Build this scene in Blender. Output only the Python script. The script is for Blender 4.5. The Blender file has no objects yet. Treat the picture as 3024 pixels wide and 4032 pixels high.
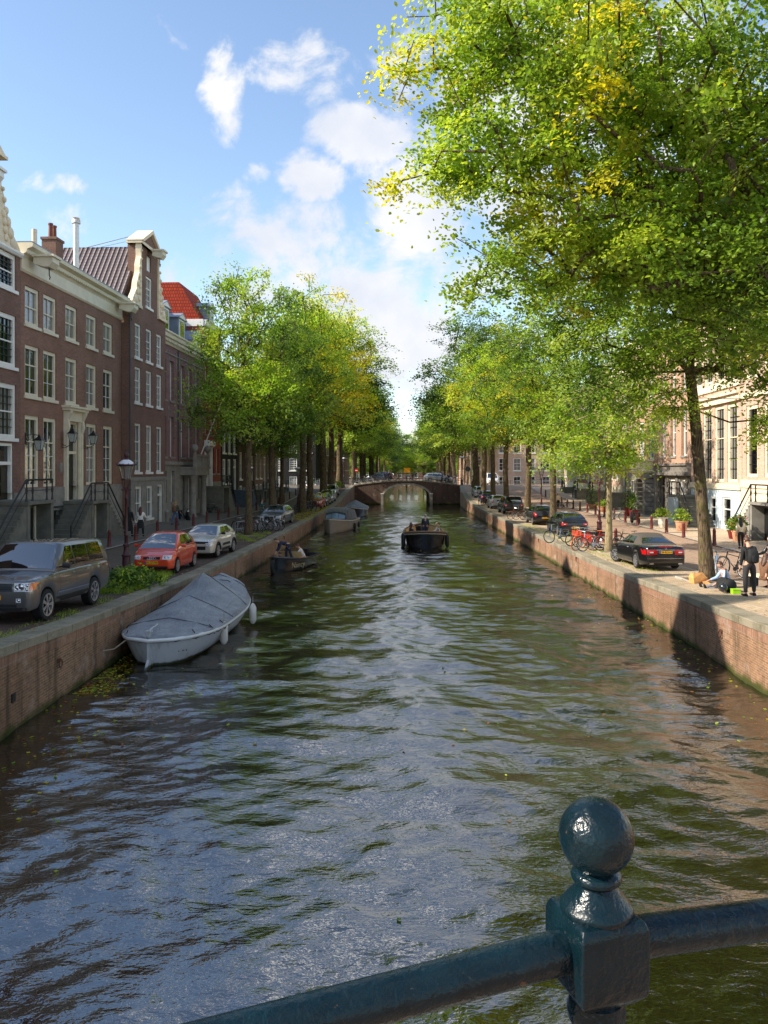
import bpy, bmesh, math, random
import numpy as np
from mathutils import Vector, Matrix
from mathutils.bvhtree import BVHTree
random.seed(7)
RNG = np.random.default_rng(7)
SC = bpy.context.scene
COL = SC.collection
R = math.radians
PI = math.pi

def lin(c):
    return tuple(((v / 255.0) / 12.92 if v / 255.0 <= 0.04045 else ((v / 255.0 + 0.055) / 1.055) ** 2.4) for v in c)

# ---------------------------------------------------------------- mesh builder
class MB:
    def __init__(s):
        s.v = []; s.f = []
    def add(s, vs, fs):
        b = len(s.v)
        s.v += [tuple(p) for p in vs]
        s.f += [tuple(i + b for i in f) for f in fs]
        return s
    def box(s, x0, x1, y0, y1, z0, z1):
        return s.add([(x0, y0, z0), (x1, y0, z0), (x1, y1, z0), (x0, y1, z0), (x0, y0, z1), (x1, y0, z1), (x1, y1, z1), (x0, y1, z1)],
                     [(0, 3, 2, 1), (4, 5, 6, 7), (0, 1, 5, 4), (1, 2, 6, 5), (2, 3, 7, 6), (3, 0, 4, 7)])
    def cbox(s, c, d, rz=0.0, rx=0.0):
        m = Matrix.Rotation(rz, 3, 'Z') @ Matrix.Rotation(rx, 3, 'X')
        vs = []
        for sz in (-.5, .5):
            for sx, sy in ((-.5, -.5), (.5, -.5), (.5, .5), (-.5, .5)):
                vs.append(Vector(c) + m @ Vector((sx * d[0], sy * d[1], sz * d[2])))
        return s.add(vs, [(0, 3, 2, 1), (4, 5, 6, 7), (0, 1, 5, 4), (1, 2, 6, 5), (2, 3, 7, 6), (3, 0, 4, 7)])
    def tube(s, pts, r, n=8, cap=True, closed=False):
        pts = [Vector(p) for p in pts]
        if not hasattr(r, '__len__'): r = [r] * len(pts)
        N = len(pts); rings = []
        ref = None
        for i, p in enumerate(pts):
            if closed: t = pts[(i + 1) % N] - pts[i - 1]
            elif i == 0: t = pts[1] - p
            elif i == N - 1: t = p - pts[i - 1]
            else: t = pts[i + 1] - pts[i - 1]
            if t.length < 1e-9: t = Vector((0, 0, 1))
            t.normalize()
            if ref is None:
                ref = Vector((0, 0, 1)) if abs(t.z) < .9 else Vector((1, 0, 0))
            a = t.cross(ref)
            if a.length < 1e-6: a = t.cross(Vector((0, 1, 0)))
            a.normalize(); b = a.cross(t).normalized(); ref = b
            rings.append([p + (a * math.cos(2 * PI * k / n) + b * math.sin(2 * PI * k / n)) * r[i] for k in range(n)])
        vs = [q for g in rings for q in g]; fs = []
        M = N if closed else N - 1
        for i in range(M):
            j = (i + 1) % N
            for k in range(n):
                l = (k + 1) % n
                fs.append((i * n + k, i * n + l, j * n + l, j * n + k))
        if cap and not closed:
            fs.append(tuple(range(n))); fs.append(tuple(reversed(range((N - 1) * n, N * n))))
        return s.add(vs, fs)
    def lathe(s, prof, n=16, c=(0, 0, 0), axis='Z', cap=True):
        vs = []
        for r, h in prof:
            for k in range(n):
                a = 2 * PI * k / n; x, y = r * math.cos(a), r * math.sin(a)
                if axis == 'Z': p = (x, y, h)
                elif axis == 'Y': p = (x, h, y)
                else: p = (h, x, y)
                vs.append((p[0] + c[0], p[1] + c[1], p[2] + c[2]))
        fs = []
        for i in range(len(prof) - 1):
            for k in range(n):
                l = (k + 1) % n
                fs.append((i * n + k, i * n + l, (i + 1) * n + l, (i + 1) * n + k))
        if cap:
            fs.append(tuple(reversed(range(n)))); fs.append(tuple(range((len(prof) - 1) * n, len(prof) * n)))
        return s.add(vs, fs)
    def loft(s, secs, closed=False, cap=False):
        n = len(secs[0]); vs = [p for g in secs for p in g]; fs = []
        for i in range(len(secs) - 1):
            for k in range(n if closed else n - 1):
                l = (k + 1) % n
                fs.append((i * n + k, i * n + l, (i + 1) * n + l, (i + 1) * n + k))
        if cap:
            fs.append(tuple(reversed(range(n)))); fs.append(tuple(range((len(secs) - 1) * n, len(secs) * n)))
        return s.add(vs, fs)
    def prism(s, poly, y0, y1, plane='XZ'):
        n = len(poly)
        if plane == 'XZ': f = lambda p, d: (p[0], d, p[1])
        elif plane == 'YZ': f = lambda p, d: (d, p[0], p[1])
        else: f = lambda p, d: (p[0], p[1], d)
        vs = [f(p, y0) for p in poly] + [f(p, y1) for p in poly]
        fs = [tuple(range(n)), tuple(reversed(range(n, 2 * n)))]
        for i in range(n):
            j = (i + 1) % n
            fs.append((i, i + n, j + n, j))
        return s.add(vs, fs)
    def ball(s, c, r, n=12, m=8):
        if not hasattr(r, '__len__'): r = (r, r, r)
        vs = [(c[0], c[1], c[2] - r[2])]
        for i in range(1, m):
            t = -PI / 2 + PI * i / m
            for k in range(n):
                a = 2 * PI * k / n
                vs.append((c[0] + r[0] * math.cos(t) * math.cos(a), c[1] + r[1] * math.cos(t) * math.sin(a), c[2] + r[2] * math.sin(t)))
        vs.append((c[0], c[1], c[2] + r[2])); fs = []
        for k in range(n):
            fs.append((0, 1 + (k + 1) % n, 1 + k))
            fs.append((len(vs) - 1, 1 + (m - 2) * n + k, 1 + (m - 2) * n + (k + 1) % n))
        for i in range(m - 2):
            for k in range(n):
                l = (k + 1) % n
                fs.append((1 + i * n + k, 1 + i * n + l, 1 + (i + 1) * n + l, 1 + (i + 1) * n + k))
        return s.add(vs, fs)
    def xf(s, m):
        s.v = [tuple(m @ Vector(p)) for p in s.v]; return s
    def mesh(s, name, m, smooth=False):
        me = bpy.data.meshes.new(name)
        me.from_pydata(s.v, [], s.f)
        bm = bmesh.new(); bm.from_mesh(me)
        bmesh.ops.recalc_face_normals(bm, faces=bm.faces)
        bm.to_mesh(me); bm.free()
        if m: me.materials.append(m)
        if smooth: smooth_me(me, smooth if not isinstance(smooth, bool) else 40)
        me.update()
        return me

def smooth_me(me, ang=40):
    me.polygons.foreach_set('use_smooth', [True] * len(me.polygons))
    try: me.set_sharp_from_angle(angle=R(ang))
    except Exception: pass

def link(o, parent=None):
    COL.objects.link(o)
    if parent: o.parent = parent
    return o
def obj(name, mb, m, parent=None, smooth=False, label=None):
    me = mb if isinstance(mb, bpy.types.Mesh) else mb.mesh(name, m, smooth)
    o = link(bpy.data.objects.new(name, me), parent)
    if label: o['label'] = label
    return o
def tag(o, label=None, cat=None, group=None, kind=None):
    if label: o['label'] = label
    if cat: o['category'] = cat
    if group: o['group'] = group
    if kind: o['kind'] = kind
    return o
def thing(name, label, cat, loc=(0, 0, 0), rz=0.0, group=None, sc=1.0):
    o = link(bpy.data.objects.new(name, None))
    o.empty_display_size = .2
    o.location = loc; o.rotation_euler = (0, 0, rz); o.scale = (sc, sc, sc)
    return tag(o, label, cat, group)
def kids(o):
    return [c for c in ALLK.get(o.name, [])] if False else list(o.children)
def dup(root, loc, rz=0.0, label=None, group=None, sc=None, swap=None):
    """copy of a thing with its parts and sub-parts; swap maps a material name to another material"""
    def cp(o, par):
        c = o.copy(); COL.objects.link(c)
        c.parent = par
        if swap and o.type == 'MESH':
            for i, sl in enumerate(c.material_slots):
                if sl.material and sl.material.name in swap:
                    q = swap[sl.material.name]; sl.link = 'OBJECT'; sl.material = q
        for ch in list(o.children): cp(ch, c)
        return c
    r = cp(root, None)
    r.location = loc; r.rotation_euler = (0, 0, rz)
    if label: r['label'] = label
    if group: r['group'] = group
    if sc: r.scale = sc if hasattr(sc, '__len__') else (sc, sc, sc)
    return r

TMPS = bpy.data.scenes.new('tmp_build')
def bake(o):
    TMPS.collection.objects.link(o); 
    with bpy.context.temp_override(scene=TMPS, view_layer=TMPS.view_layers[0]): dg = bpy.context.evaluated_depsgraph_get()
    me = bpy.data.meshes.new_from_object(o.evaluated_get(dg)); bpy.data.objects.remove(o); return me

# ---------------------------------------------------------------- site geometry (metres; camera at x=0,y=0)
CZ = 5.35; F = 3100.0
def pl(tab, y):
    return float(np.interp(y, [a for a, b in tab], [b for a, b in tab]))
HP = [(-40, 3.7), (0, 3.7), (6, 3.0), (15.5, 1.86), (19, 1.65), (21, 1.57), (26, 1.42), (31, 1.26), (36, 1.19), (90, 1.18), (100, 1.6), (108, 2.1),
      (115, 2.6), (121, 2.95), (129, 2.95), (138, 2.4), (150, 1.5), (160, 1.2), (700, 1.2)]
def H(y): return pl(HP, y)
EL = [(-40, -7.6), (15.5, -7.56), (21, -7.5), (39, -7.11), (45, -6.82), (57.6, -6.5), (66.6, -6.28), (95, -5.6), (108, -5.3), (114, -5.0), (118, -4.75), (122, -4.5),
      (131, -4.4), (150, -4.2), (400, 7.5), (700, 21)]
ER = [(-40, 8.6), (18.6, 9.07), (24, 9.36), (31.7, 9.54), (42.5, 9.74), (56.6, 9.95), (76, 10.2), (103.6, 10.66), (112, 11.0), (118, 11.4), (122, 11.8),
      (131, 11.8), (150, 11.5), (400, 22.5), (700, 35)]
def eL(y): return pl(EL, y)
def eR(y): return pl(ER, y)
def FXL(y): return -20.14 + .048 * y
def FXR(y): return 21.0 + .05 * y
def gp(px, py):
    """point of the quay surface seen at photo pixel px,py: used to read positions off the survey"""
    y = 40.0
    for _ in range(60): y = .5 * y + .5 * F * (CZ - H(y)) / (py - 1850.0)
    return ((px - 1512) / F * y, y, H(y))
def wp(px, py):
    y = F * CZ / (py - 1850.0)
    return ((px - 1512) / F * y, y, 0.0)

# ---------------------------------------------------------------- materials
class NT:
    def __init__(s, nt): s.nt = nt; s.x = 0
    def n(s, t, **kw):
        nd = s.nt.nodes.new(t); s.x += 40; nd.location = (s.x, 0)
        for k, v in kw.items():
            if k in ('inp',):
                for a, b in v.items(): nd.inputs[a].default_value = b
            else: setattr(nd, k, v)
        return nd
    def l(s, a, b): s.nt.links.new(a, b); return b
    def math(s, op, a, b=None, clamp=False, c=None):
        nd = s.n('ShaderNodeMath', operation=op, use_clamp=clamp)
        for i, v in enumerate((a, b, c)):
            if v is None: continue
            if isinstance(v, (int, float)): nd.inputs[i].default_value = v
            else: s.l(v, nd.inputs[i])
        return nd.outputs[0]
    def mix(s, f, a, b, mode='MIX'):
        nd = s.n('ShaderNodeMix', data_type='RGBA', blend_type=mode)
        for k, v in ((0, f), (6, a), (7, b)):
            if isinstance(v, (int, float)): nd.inputs[k].default_value = v
            elif isinstance(v, tuple): nd.inputs[k].default_value = (v + (1,))[:4]
            else: s.l(v, nd.inputs[k])
        return nd.outputs[2]
    def ramp(s, f, lo, hi, a=0.0, b=1.0):
        nd = s.n('ShaderNodeMapRange', interpolation_type='SMOOTHSTEP')
        nd.inputs[1].default_value = lo; nd.inputs[2].default_value = hi
        nd.inputs[3].default_value = a; nd.inputs[4].default_value = b
        s.l(f, nd.inputs[0]); return nd.outputs[0]
MATS = {}
def newmat(name):
    m = bpy.data.materials.new(name); m.use_nodes = True
    m.node_tree.nodes.clear(); t = NT(m.node_tree)
    out = t.n('ShaderNodeOutputMaterial'); b = t.n('ShaderNodeBsdfPrincipled')
    t.l(b.outputs[0], out.inputs[0]); MATS[name] = m
    return m, t, b, out
def coordv(t, kind='Object'):
    return t.n('ShaderNodeTexCoord').outputs[kind]
def noise(t, vec, scale, det=4, rough=.55, dist=0.0, out=0):
    nd = t.n('ShaderNodeTexNoise'); nd.inputs['Scale'].default_value = scale; nd.inputs['Detail'].default_value = det
    nd.inputs['Roughness'].default_value = rough; nd.inputs['Distortion'].default_value = dist
    t.l(vec, nd.inputs['Vector']); return nd.outputs[out]
def mk(name, col, rough=.7, var=.12, scale=3.0, bump=0.0, bscale=40.0, metal=0.0, spec=.5, coat=0.0, srgb=True, alpha=None, dirt=0.0):
    if name in MATS: return MATS[name]
    m, t, b, out = newmat(name)
    c = lin(col) if srgb else col
    vec = coordv(t)
    nz = noise(t, vec, scale, 5)
    f = t.ramp(nz, .3, .7)
    cc = t.mix(f, tuple(x * (1 - var) for x in c), tuple(min(1, x * (1 + var)) for x in c))
    if dirt:
        n2 = t.ramp(noise(t, vec, scale * .37, 6, .65), .5, .72, 0, dirt)
        cc = t.mix(n2, cc, tuple(x * .35 for x in c))
    t.l(cc, b.inputs['Base Color'])
    b.inputs['Roughness'].default_value = rough; b.inputs['Metallic'].default_value = metal
    b.inputs['Specular IOR Level'].default_value = spec; b.inputs['Coat Weight'].default_value = coat; b.inputs['Coat Roughness'].default_value = .04
    if bump:
        bn = t.n('ShaderNodeBump'); bn.inputs['Strength'].default_value = bump; bn.inputs['Distance'].default_value = .02
        t.l(noise(t, vec, bscale, 4), bn.inputs['Height']); t.l(bn.outputs[0], b.inputs['Normal'])
    return m
def brickmat(name, c1, c2, mortar, bw=.22, bh=.066, ms=.009, axes='XZ', rough=.85, patch=.35, stain=0.0, mossz=None, bumps=.35, srgb=True):
    if name in MATS: return MATS[name]
    m, t, b, out = newmat(name)
    vec = coordv(t); sp = t.n('ShaderNodeSeparateXYZ'); t.l(vec, sp.inputs[0])
    cb = t.n('ShaderNodeCombineXYZ')
    if axes == 'XZ':
        t.l(t.math('ADD', sp.outputs[0], sp.outputs[1]), cb.inputs[0]); t.l(sp.outputs[2], cb.inputs[1])
    elif axes == 'XY':
        t.l(sp.outputs[0], cb.inputs[0]); t.l(sp.outputs[1], cb.inputs[1])
    elif axes == 'YX':
        t.l(sp.outputs[1], cb.inputs[0]); t.l(sp.outputs[0], cb.inputs[1])
    bt = t.n('ShaderNodeTexBrick'); t.l(cb.outputs[0], bt.inputs['Vector'])
    g = (lambda c: lin(c)) if srgb else (lambda c: c)
    bt.inputs['Color1'].default_value = g(c1) + (1,); bt.inputs['Color2'].default_value = g(c2) + (1,); bt.inputs['Mortar'].default_value = g(mortar) + (1,)
    bt.inputs['Scale'].default_value = 1; bt.inputs['Brick Width'].default_value = bw; bt.inputs['Row Height'].default_value = bh
    bt.inputs['Mortar Size'].default_value = ms; bt.inputs['Mortar Smooth'].default_value = .3; bt.inputs['Bias'].default_value = -.1
    f1 = t.ramp(noise(t, vec, .55, 6, .62), .35, .68)
    col = t.mix(f1, bt.outputs['Color'], t.mix(patch, bt.outputs['Color'], tuple(v * .45 for v in g(c1))))
    f2 = t.ramp(noise(t, vec, 9, 4, .7), .3, .75, .82, 1.18)
    mm = t.n('ShaderNodeVectorMath', operation='SCALE'); t.l(col, mm.inputs[0]); t.l(f2, mm.inputs['Scale'])
    col = mm.outputs[0]
    if stain:
        mp = t.n('ShaderNodeMapping'); mp.inputs['Scale'].default_value = (1.3, 1.3, .12); t.l(vec, mp.inputs[0])
        col = t.mix(t.ramp(noise(t, mp.outputs[0], 1.6, 6, .65), .5, .68, 0, stain), col, lin((52, 48, 36)))
        col = t.mix(t.ramp(noise(t, vec, 1.1, 6, .65), .56, .7, 0, stain * .8), col, lin((170, 150, 135)))
    if mossz is not None:
        zz = t.math('ADD', sp.outputs[2], t.math('MULTIPLY', noise(t, vec, 2.2, 5), -.5))
        col = t.mix(t.ramp(zz, mossz - .28, mossz - .05, 1, 0), col, lin((58, 62, 22)))
        col = t.mix(t.ramp(zz, mossz - .42, mossz - .28, 1, 0), col, lin((22, 24, 12)))
    t.l(col, b.inputs['Base Color']); b.inputs['Roughness'].default_value = rough; b.inputs['Specular IOR Level'].default_value = .25
    bn = t.n('ShaderNodeBump'); bn.inputs['Strength'].default_value = bumps; bn.inputs['Distance'].default_value = .008
    t.l(t.math('SUBTRACT', noise(t, vec, 30, 3), t.math('MULTIPLY', bt.outputs['Fac'], 1.2)), bn.inputs['Height']); t.l(bn.outputs[0], b.inputs['Normal'])
    return m
def glassmat(name, col=(10, 14, 16), rough=.04, wav=.35, curtain=0.0):
    if name in MATS: return MATS[name]
    m, t, b, out = newmat(name)
    vec = coordv(t)
    c = t.mix(t.ramp(noise(t, vec, .9, 3), .4, .6), tuple(v * .5 for v in lin(col)), lin(col))
    if curtain:
        sp = t.n('ShaderNodeSeparateXYZ'); t.l(vec, sp.inputs[0])
        c = t.mix(t.ramp(t.math('SINE', t.math('MULTIPLY', sp.outputs[0], 38)), -1, 1, curtain * .6, curtain), c, lin((205, 200, 188)))
    t.l(c, b.inputs['Base Color']); b.inputs['Roughness'].default_value = rough; b.inputs['IOR'].default_value = 1.6
    b.inputs['Specular IOR Level'].default_value = .8
    bn = t.n('ShaderNodeBump'); bn.inputs['Strength'].default_value = wav; bn.inputs['Distance'].default_value = .02
    t.l(noise(t, vec, 1.7, 2), bn.inputs['Height']); t.l(bn.outputs[0], b.inputs['Normal'])
    return m
white_paint = mk('white_paint', (226, 224, 216), .45, .05, 2)
cream_paint = mk('cream_paint', (216, 207, 182), .5, .06, 2, dirt=.15)
cream_stone = mk('cream_stone', (222, 206, 176), .7, .08, 3, .2, dirt=.15)
grey_stone = mk('grey_stone', (132, 128, 120), .8, .16, 2.2, .3, dirt=.3)
dark_stone = mk('dark_stone', (116, 110, 102), .8, .2, 1.8, .3, dirt=.4)
step_stone = mk('step_stone', (104, 102, 92), .8, .18, 2.5, .25, dirt=.3)
blue_plaster = mk('blue_plaster', (176, 190, 198), .75, .06, 1.5, .15, dirt=.1)
coping_stone = mk('coping_stone', (140, 133, 118), .85, .18, 2.6, .5, 60, dirt=.35)
black_paint = mk('black_paint', (16, 17, 18), .35, .2, 5)
dark_green_paint = mk('dark_green_paint', (20, 36, 34), .35, .2, 5)
iron_black = mk('iron_black', (20, 21, 23), .4, .2, 8)
lamp_red = mk('lamp_red', (62, 22, 26), .4, .2, 6)
bollard_red = mk('bollard_red', (92, 34, 34), .45, .25, 5, .1, dirt=.25)
slate = mk('slate', (66, 70, 76), .6, .25, 6, .3)
zinc = mk('zinc', (116, 126, 140), .45, .08, 2)
tile_dark = brickmat('tile_dark', (52, 42, 44), (70, 58, 58), (24, 20, 22), .24, .3, .03, patch=.2, bumps=.9)
def tilemat(name, c, c2):
    m, t, b, out = newmat(name); vec = coordv(t); sp = t.n('ShaderNodeSeparateXYZ'); t.l(vec, sp.inputs[0])
    a = t.math('SINE', t.math('MULTIPLY', sp.outputs[1], 2 * PI / .34)); r_ = t.math('FRACT', t.math('MULTIPLY', sp.outputs[2], 1 / .26))
    col = t.mix(t.ramp(noise(t, vec, 3, 4), .3, .7), lin(c), lin(c2)); col = t.mix(t.ramp(a, .55, .95, 0, .75), col, lin((176, 160, 150))); col = t.mix(t.ramp(r_, 0, .22, .9, 0), col, lin((24, 18, 18)))
    t.l(col, b.inputs['Base Color']); b.inputs['Roughness'].default_value = .4
    bn = t.n('ShaderNodeBump'); bn.inputs['Strength'].default_value = .8; bn.inputs['Distance'].default_value = .05; t.l(t.math('ADD', a, t.math('MULTIPLY', r_, -.8)), bn.inputs['Height']); t.l(bn.outputs[0], b.inputs['Normal']); return m
tile_big = tilemat('tile_big', (54, 42, 42), (74, 60, 58))
tile_red = brickmat('tile_red', (176, 62, 34), (150, 48, 28), (84, 26, 16), .24, .3, .03, patch=.25, bumps=.9)
brick_brown = brickmat('brick_brown', (144, 102, 84), (122, 86, 72), (150, 132, 118))
brick_brown2 = brickmat('brick_brown2', (130, 94, 80), (108, 78, 68), (138, 122, 110))
brick_purple = brickmat('brick_purple', (150, 112, 108), (128, 94, 92), (128, 112, 108))
brick_red = brickmat('brick_red', (160, 76, 56), (136, 62, 48), (128, 98, 86))
brick_black = brickmat('brick_black', (34, 33, 33), (26, 26, 27), (52, 50, 48))
brick_umber = brickmat('brick_umber', (92, 66, 52), (74, 54, 44), (98, 86, 76))
brick_pink = brickmat('brick_pink', (200, 168, 146), (184, 150, 128), (196, 176, 158))
brick_orange = brickmat('brick_orange', (190, 152, 126), (170, 130, 106), (176, 150, 130))
quay_brick = brickmat('quay_brick', (148, 110, 80), (118, 87, 66), (156, 138, 116), .21, .062, .008, patch=.55, stain=.7, mossz=.06)
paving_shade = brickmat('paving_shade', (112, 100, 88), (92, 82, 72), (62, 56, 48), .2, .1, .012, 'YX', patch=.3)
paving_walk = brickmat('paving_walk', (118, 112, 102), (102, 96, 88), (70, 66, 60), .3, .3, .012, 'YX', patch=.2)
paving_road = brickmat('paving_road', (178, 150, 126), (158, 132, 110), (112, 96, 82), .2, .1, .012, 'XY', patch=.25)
glass_dark = glassmat('glass_dark')
glass_curtain = glassmat('glass_curtain', (40, 42, 42), .05, .35, .35)
glass_car = glassmat('glass_car', (10, 14, 14), .02, .03); glass_car.node_tree.nodes['Principled BSDF'].inputs['IOR'].default_value = 2.1
glass_lamp = mk('glass_lamp', (170, 176, 170), .1, .1, 6, spec=.8)
door_black = mk('door_black', (20, 22, 22), .35, .15, 5)
door_green = mk('door_green', (24, 44, 38), .35, .15, 5)
brass = mk('brass', (160, 120, 60), .3, .1, 10, metal=.9)
tyre_rubber = mk('tyre_rubber', (20, 20, 20), .85, .2, 20)
alloy = mk('alloy', (190, 190, 192), .3, .05, 10, metal=.8)
chrome = mk('chrome', (210, 210, 212), .15, .02, 10, metal=1)
plastic_black = mk('plastic_black', (18, 18, 19), .55, .15, 10)
lamp_lens = mk('lamp_lens', (205, 208, 210), .1, .1, 30, spec=.8, coat=.8)
amber_lens = mk('amber_lens', (214, 110, 40), .15, .05, 30, coat=.8)
red_lens = mk('red_lens', (170, 14, 16), .12, .1, 30, coat=.8)
plate_yellow = mk('plate_yellow', (232, 170, 24), .4, .03, 10)
plate_blue = mk('plate_blue', (30, 60, 150), .4, .03, 10)
ink_black = mk('ink_black', (14, 14, 14), .5, .05, 10)
def barkmat(name, c1, c2, moss):
    m, t, b, out = newmat(name); vec = coordv(t)
    mp = t.n('ShaderNodeMapping'); mp.inputs['Scale'].default_value = (1, 1, .16); t.l(vec, mp.inputs[0])
    n1 = noise(t, mp.outputs[0], 26, 5, .6, .6)
    c = t.mix(t.ramp(n1, .36, .62), lin(c1), lin(c2))
    c = t.mix(t.ramp(noise(t, vec, 2.2, 6, .65), .48, .66, 0, .65), c, lin(moss))
    c = t.mix(t.ramp(noise(t, vec, .9, 4, .6), .5, .7, 0, .5), c, tuple(v * .55 for v in lin(c1)))
    t.l(c, b.inputs['Base Color']); b.inputs['Roughness'].default_value = .95; b.inputs['Specular IOR Level'].default_value = .15
    bn = t.n('ShaderNodeBump'); bn.inputs['Strength'].default_value = 1; bn.inputs['Distance'].default_value = .035; t.l(n1, bn.inputs['Height']); t.l(bn.outputs[0], b.inputs['Normal']); return m
bark = barkmat('bark', (58, 48, 38), (112, 96, 76), (92, 92, 48))
bark_pale = barkmat('bark_pale', (112, 98, 76), (160, 144, 112), (124, 124, 76))

def leafmat(name, trans=.46, gl=.42):
    m, t, b, out = newmat(name)
    at = t.n('ShaderNodeAttribute', attribute_name='tint')
    t.l(at.outputs['Color'], b.inputs['Base Color']); b.inputs['Roughness'].default_value = gl; b.inputs['Specular IOR Level'].default_value = .35
    tr = t.n('ShaderNodeBsdfTranslucent')
    mm = t.n('ShaderNodeVectorMath', operation='MULTIPLY'); t.l(at.outputs['Color'], mm.inputs[0]); mm.inputs[1].default_value = (1.42, 1.38, .6)
    t.l(mm.outputs[0], tr.inputs[0])
    ms = t.n('ShaderNodeMixShader'); ms.inputs[0].default_value = trans + .05
    t.l(b.outputs[0], ms.inputs[1]); t.l(tr.outputs[0], ms.inputs[2]); t.l(ms.outputs[0], out.inputs[0])
    return m
leaf_mat = leafmat('leaf_mat')

def watermat():
    m, t, b, out = newmat('canal_water')
    vec = coordv(t)
    f = t.ramp(noise(t, vec, .22, 4), .35, .7)
    t.l(t.mix(f, (.007, .0055, .002), (.017, .013, .005)), b.inputs['Base Color'])
    b.inputs['Roughness'].default_value = .01; b.inputs['IOR'].default_value = 2.7; b.inputs['Specular IOR Level'].default_value = .5
    mp = t.n('ShaderNodeMapping'); mp.inputs['Scale'].default_value = (.75, 1.25, 1); mp.inputs['Rotation'].default_value = (0, 0, R(-8)); t.l(vec, mp.inputs[0])
    h1 = noise(t, mp.outputs[0], 5.5, 3, .55, .4)
    h2 = noise(t, mp.outputs[0], 1.9, 3, .5, .6); h3 = noise(t, mp.outputs[0], 15, 2, .5, .3)
    ht = t.math('ADD', t.math('ADD', t.math('MULTIPLY', h1, .05), t.math('MULTIPLY', h3, .022)), t.math('MULTIPLY', h2, .10))
    bn = t.n('ShaderNodeBump'); bn.inputs['Strength'].default_value = 1.0; bn.inputs['Distance'].default_value = .23
    t.l(ht, bn.inputs['Height']); t.l(bn.outputs[0], b.inputs['Normal'])
    return m
water_mat = watermat()
# ---------------------------------------------------------------- ground and water
def strip(name, ys, fa, fb, fz, m, nx=2, kind='structure', thick=None):
    mb = MB(); secs = []
    for y in ys:
        a, b = fa(y), fb(y); secs.append([(a + (b - a) * i / nx, y, fz(y)) for i in range(nx + 1)])
    mb.loft(secs); o = obj(name, mb, m)
    if kind: tag(o, kind=kind)
    return o
ys = sorted(set([round(y, 2) for y in list(np.arange(-40, 40, 1.5)) + list(np.arange(40, 160, 2.5)) + [160, 200, 260, 330, 400, 500, 600, 700]] + [15.5, 19, 21, 36, 90, 121, 129]))
WALL_T = .55   # coping width
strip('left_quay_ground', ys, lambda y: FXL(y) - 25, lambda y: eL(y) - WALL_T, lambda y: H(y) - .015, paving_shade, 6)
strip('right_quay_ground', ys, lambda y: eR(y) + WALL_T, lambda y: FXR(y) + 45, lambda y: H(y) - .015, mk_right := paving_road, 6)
walk_ys = [y for y in ys if -6 < y < 119]
def kerbstrip(name, fa, fb, hh, m):
    mb = MB(); secs = []
    for y in walk_ys:
        a, b = fa(y), fb(y); z = H(y)
        secs.append([(a, y, z - .1), (a, y, z + hh), (b, y, z + hh), (b, y, z - .1)])
    mb.loft(secs); tag(obj(name, mb, m), kind='structure')
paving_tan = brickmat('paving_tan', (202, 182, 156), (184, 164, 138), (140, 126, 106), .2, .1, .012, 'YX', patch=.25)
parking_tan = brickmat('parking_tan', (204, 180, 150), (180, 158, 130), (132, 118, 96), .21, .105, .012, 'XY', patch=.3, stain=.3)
def lpave():
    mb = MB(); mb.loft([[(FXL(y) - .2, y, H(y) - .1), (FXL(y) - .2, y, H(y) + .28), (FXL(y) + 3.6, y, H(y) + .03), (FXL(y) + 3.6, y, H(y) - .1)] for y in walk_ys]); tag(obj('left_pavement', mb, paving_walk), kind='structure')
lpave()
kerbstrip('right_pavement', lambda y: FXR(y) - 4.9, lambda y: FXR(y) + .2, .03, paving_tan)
kstone = mk('kerb_stone', (166, 160, 150), .8, .12, 4, .2)
strip('left_kerb', walk_ys, lambda y: FXL(y) + 3.6, lambda y: FXL(y) + 3.74, lambda y: H(y) + .034, kstone, 1)
strip('right_kerb', walk_ys, lambda y: FXR(y) - 5.06, lambda y: FXR(y) - 4.9, lambda y: H(y) + .034, kstone, 1)
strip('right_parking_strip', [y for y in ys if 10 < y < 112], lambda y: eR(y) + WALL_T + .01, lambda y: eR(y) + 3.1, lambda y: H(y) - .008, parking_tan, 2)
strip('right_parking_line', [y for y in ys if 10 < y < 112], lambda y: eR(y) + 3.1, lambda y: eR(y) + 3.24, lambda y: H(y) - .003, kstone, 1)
strip('left_parking_strip', [y for y in ys if 10 < y < 112], lambda y: eL(y) - 3.0, lambda y: eL(y) - WALL_T - .01, lambda y: H(y) - .008, brickmat('paving_old', (104, 84, 74), (88, 72, 64), (60, 56, 44), .21, .105, .014, 'XY', patch=.4, stain=.3), 2)
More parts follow.
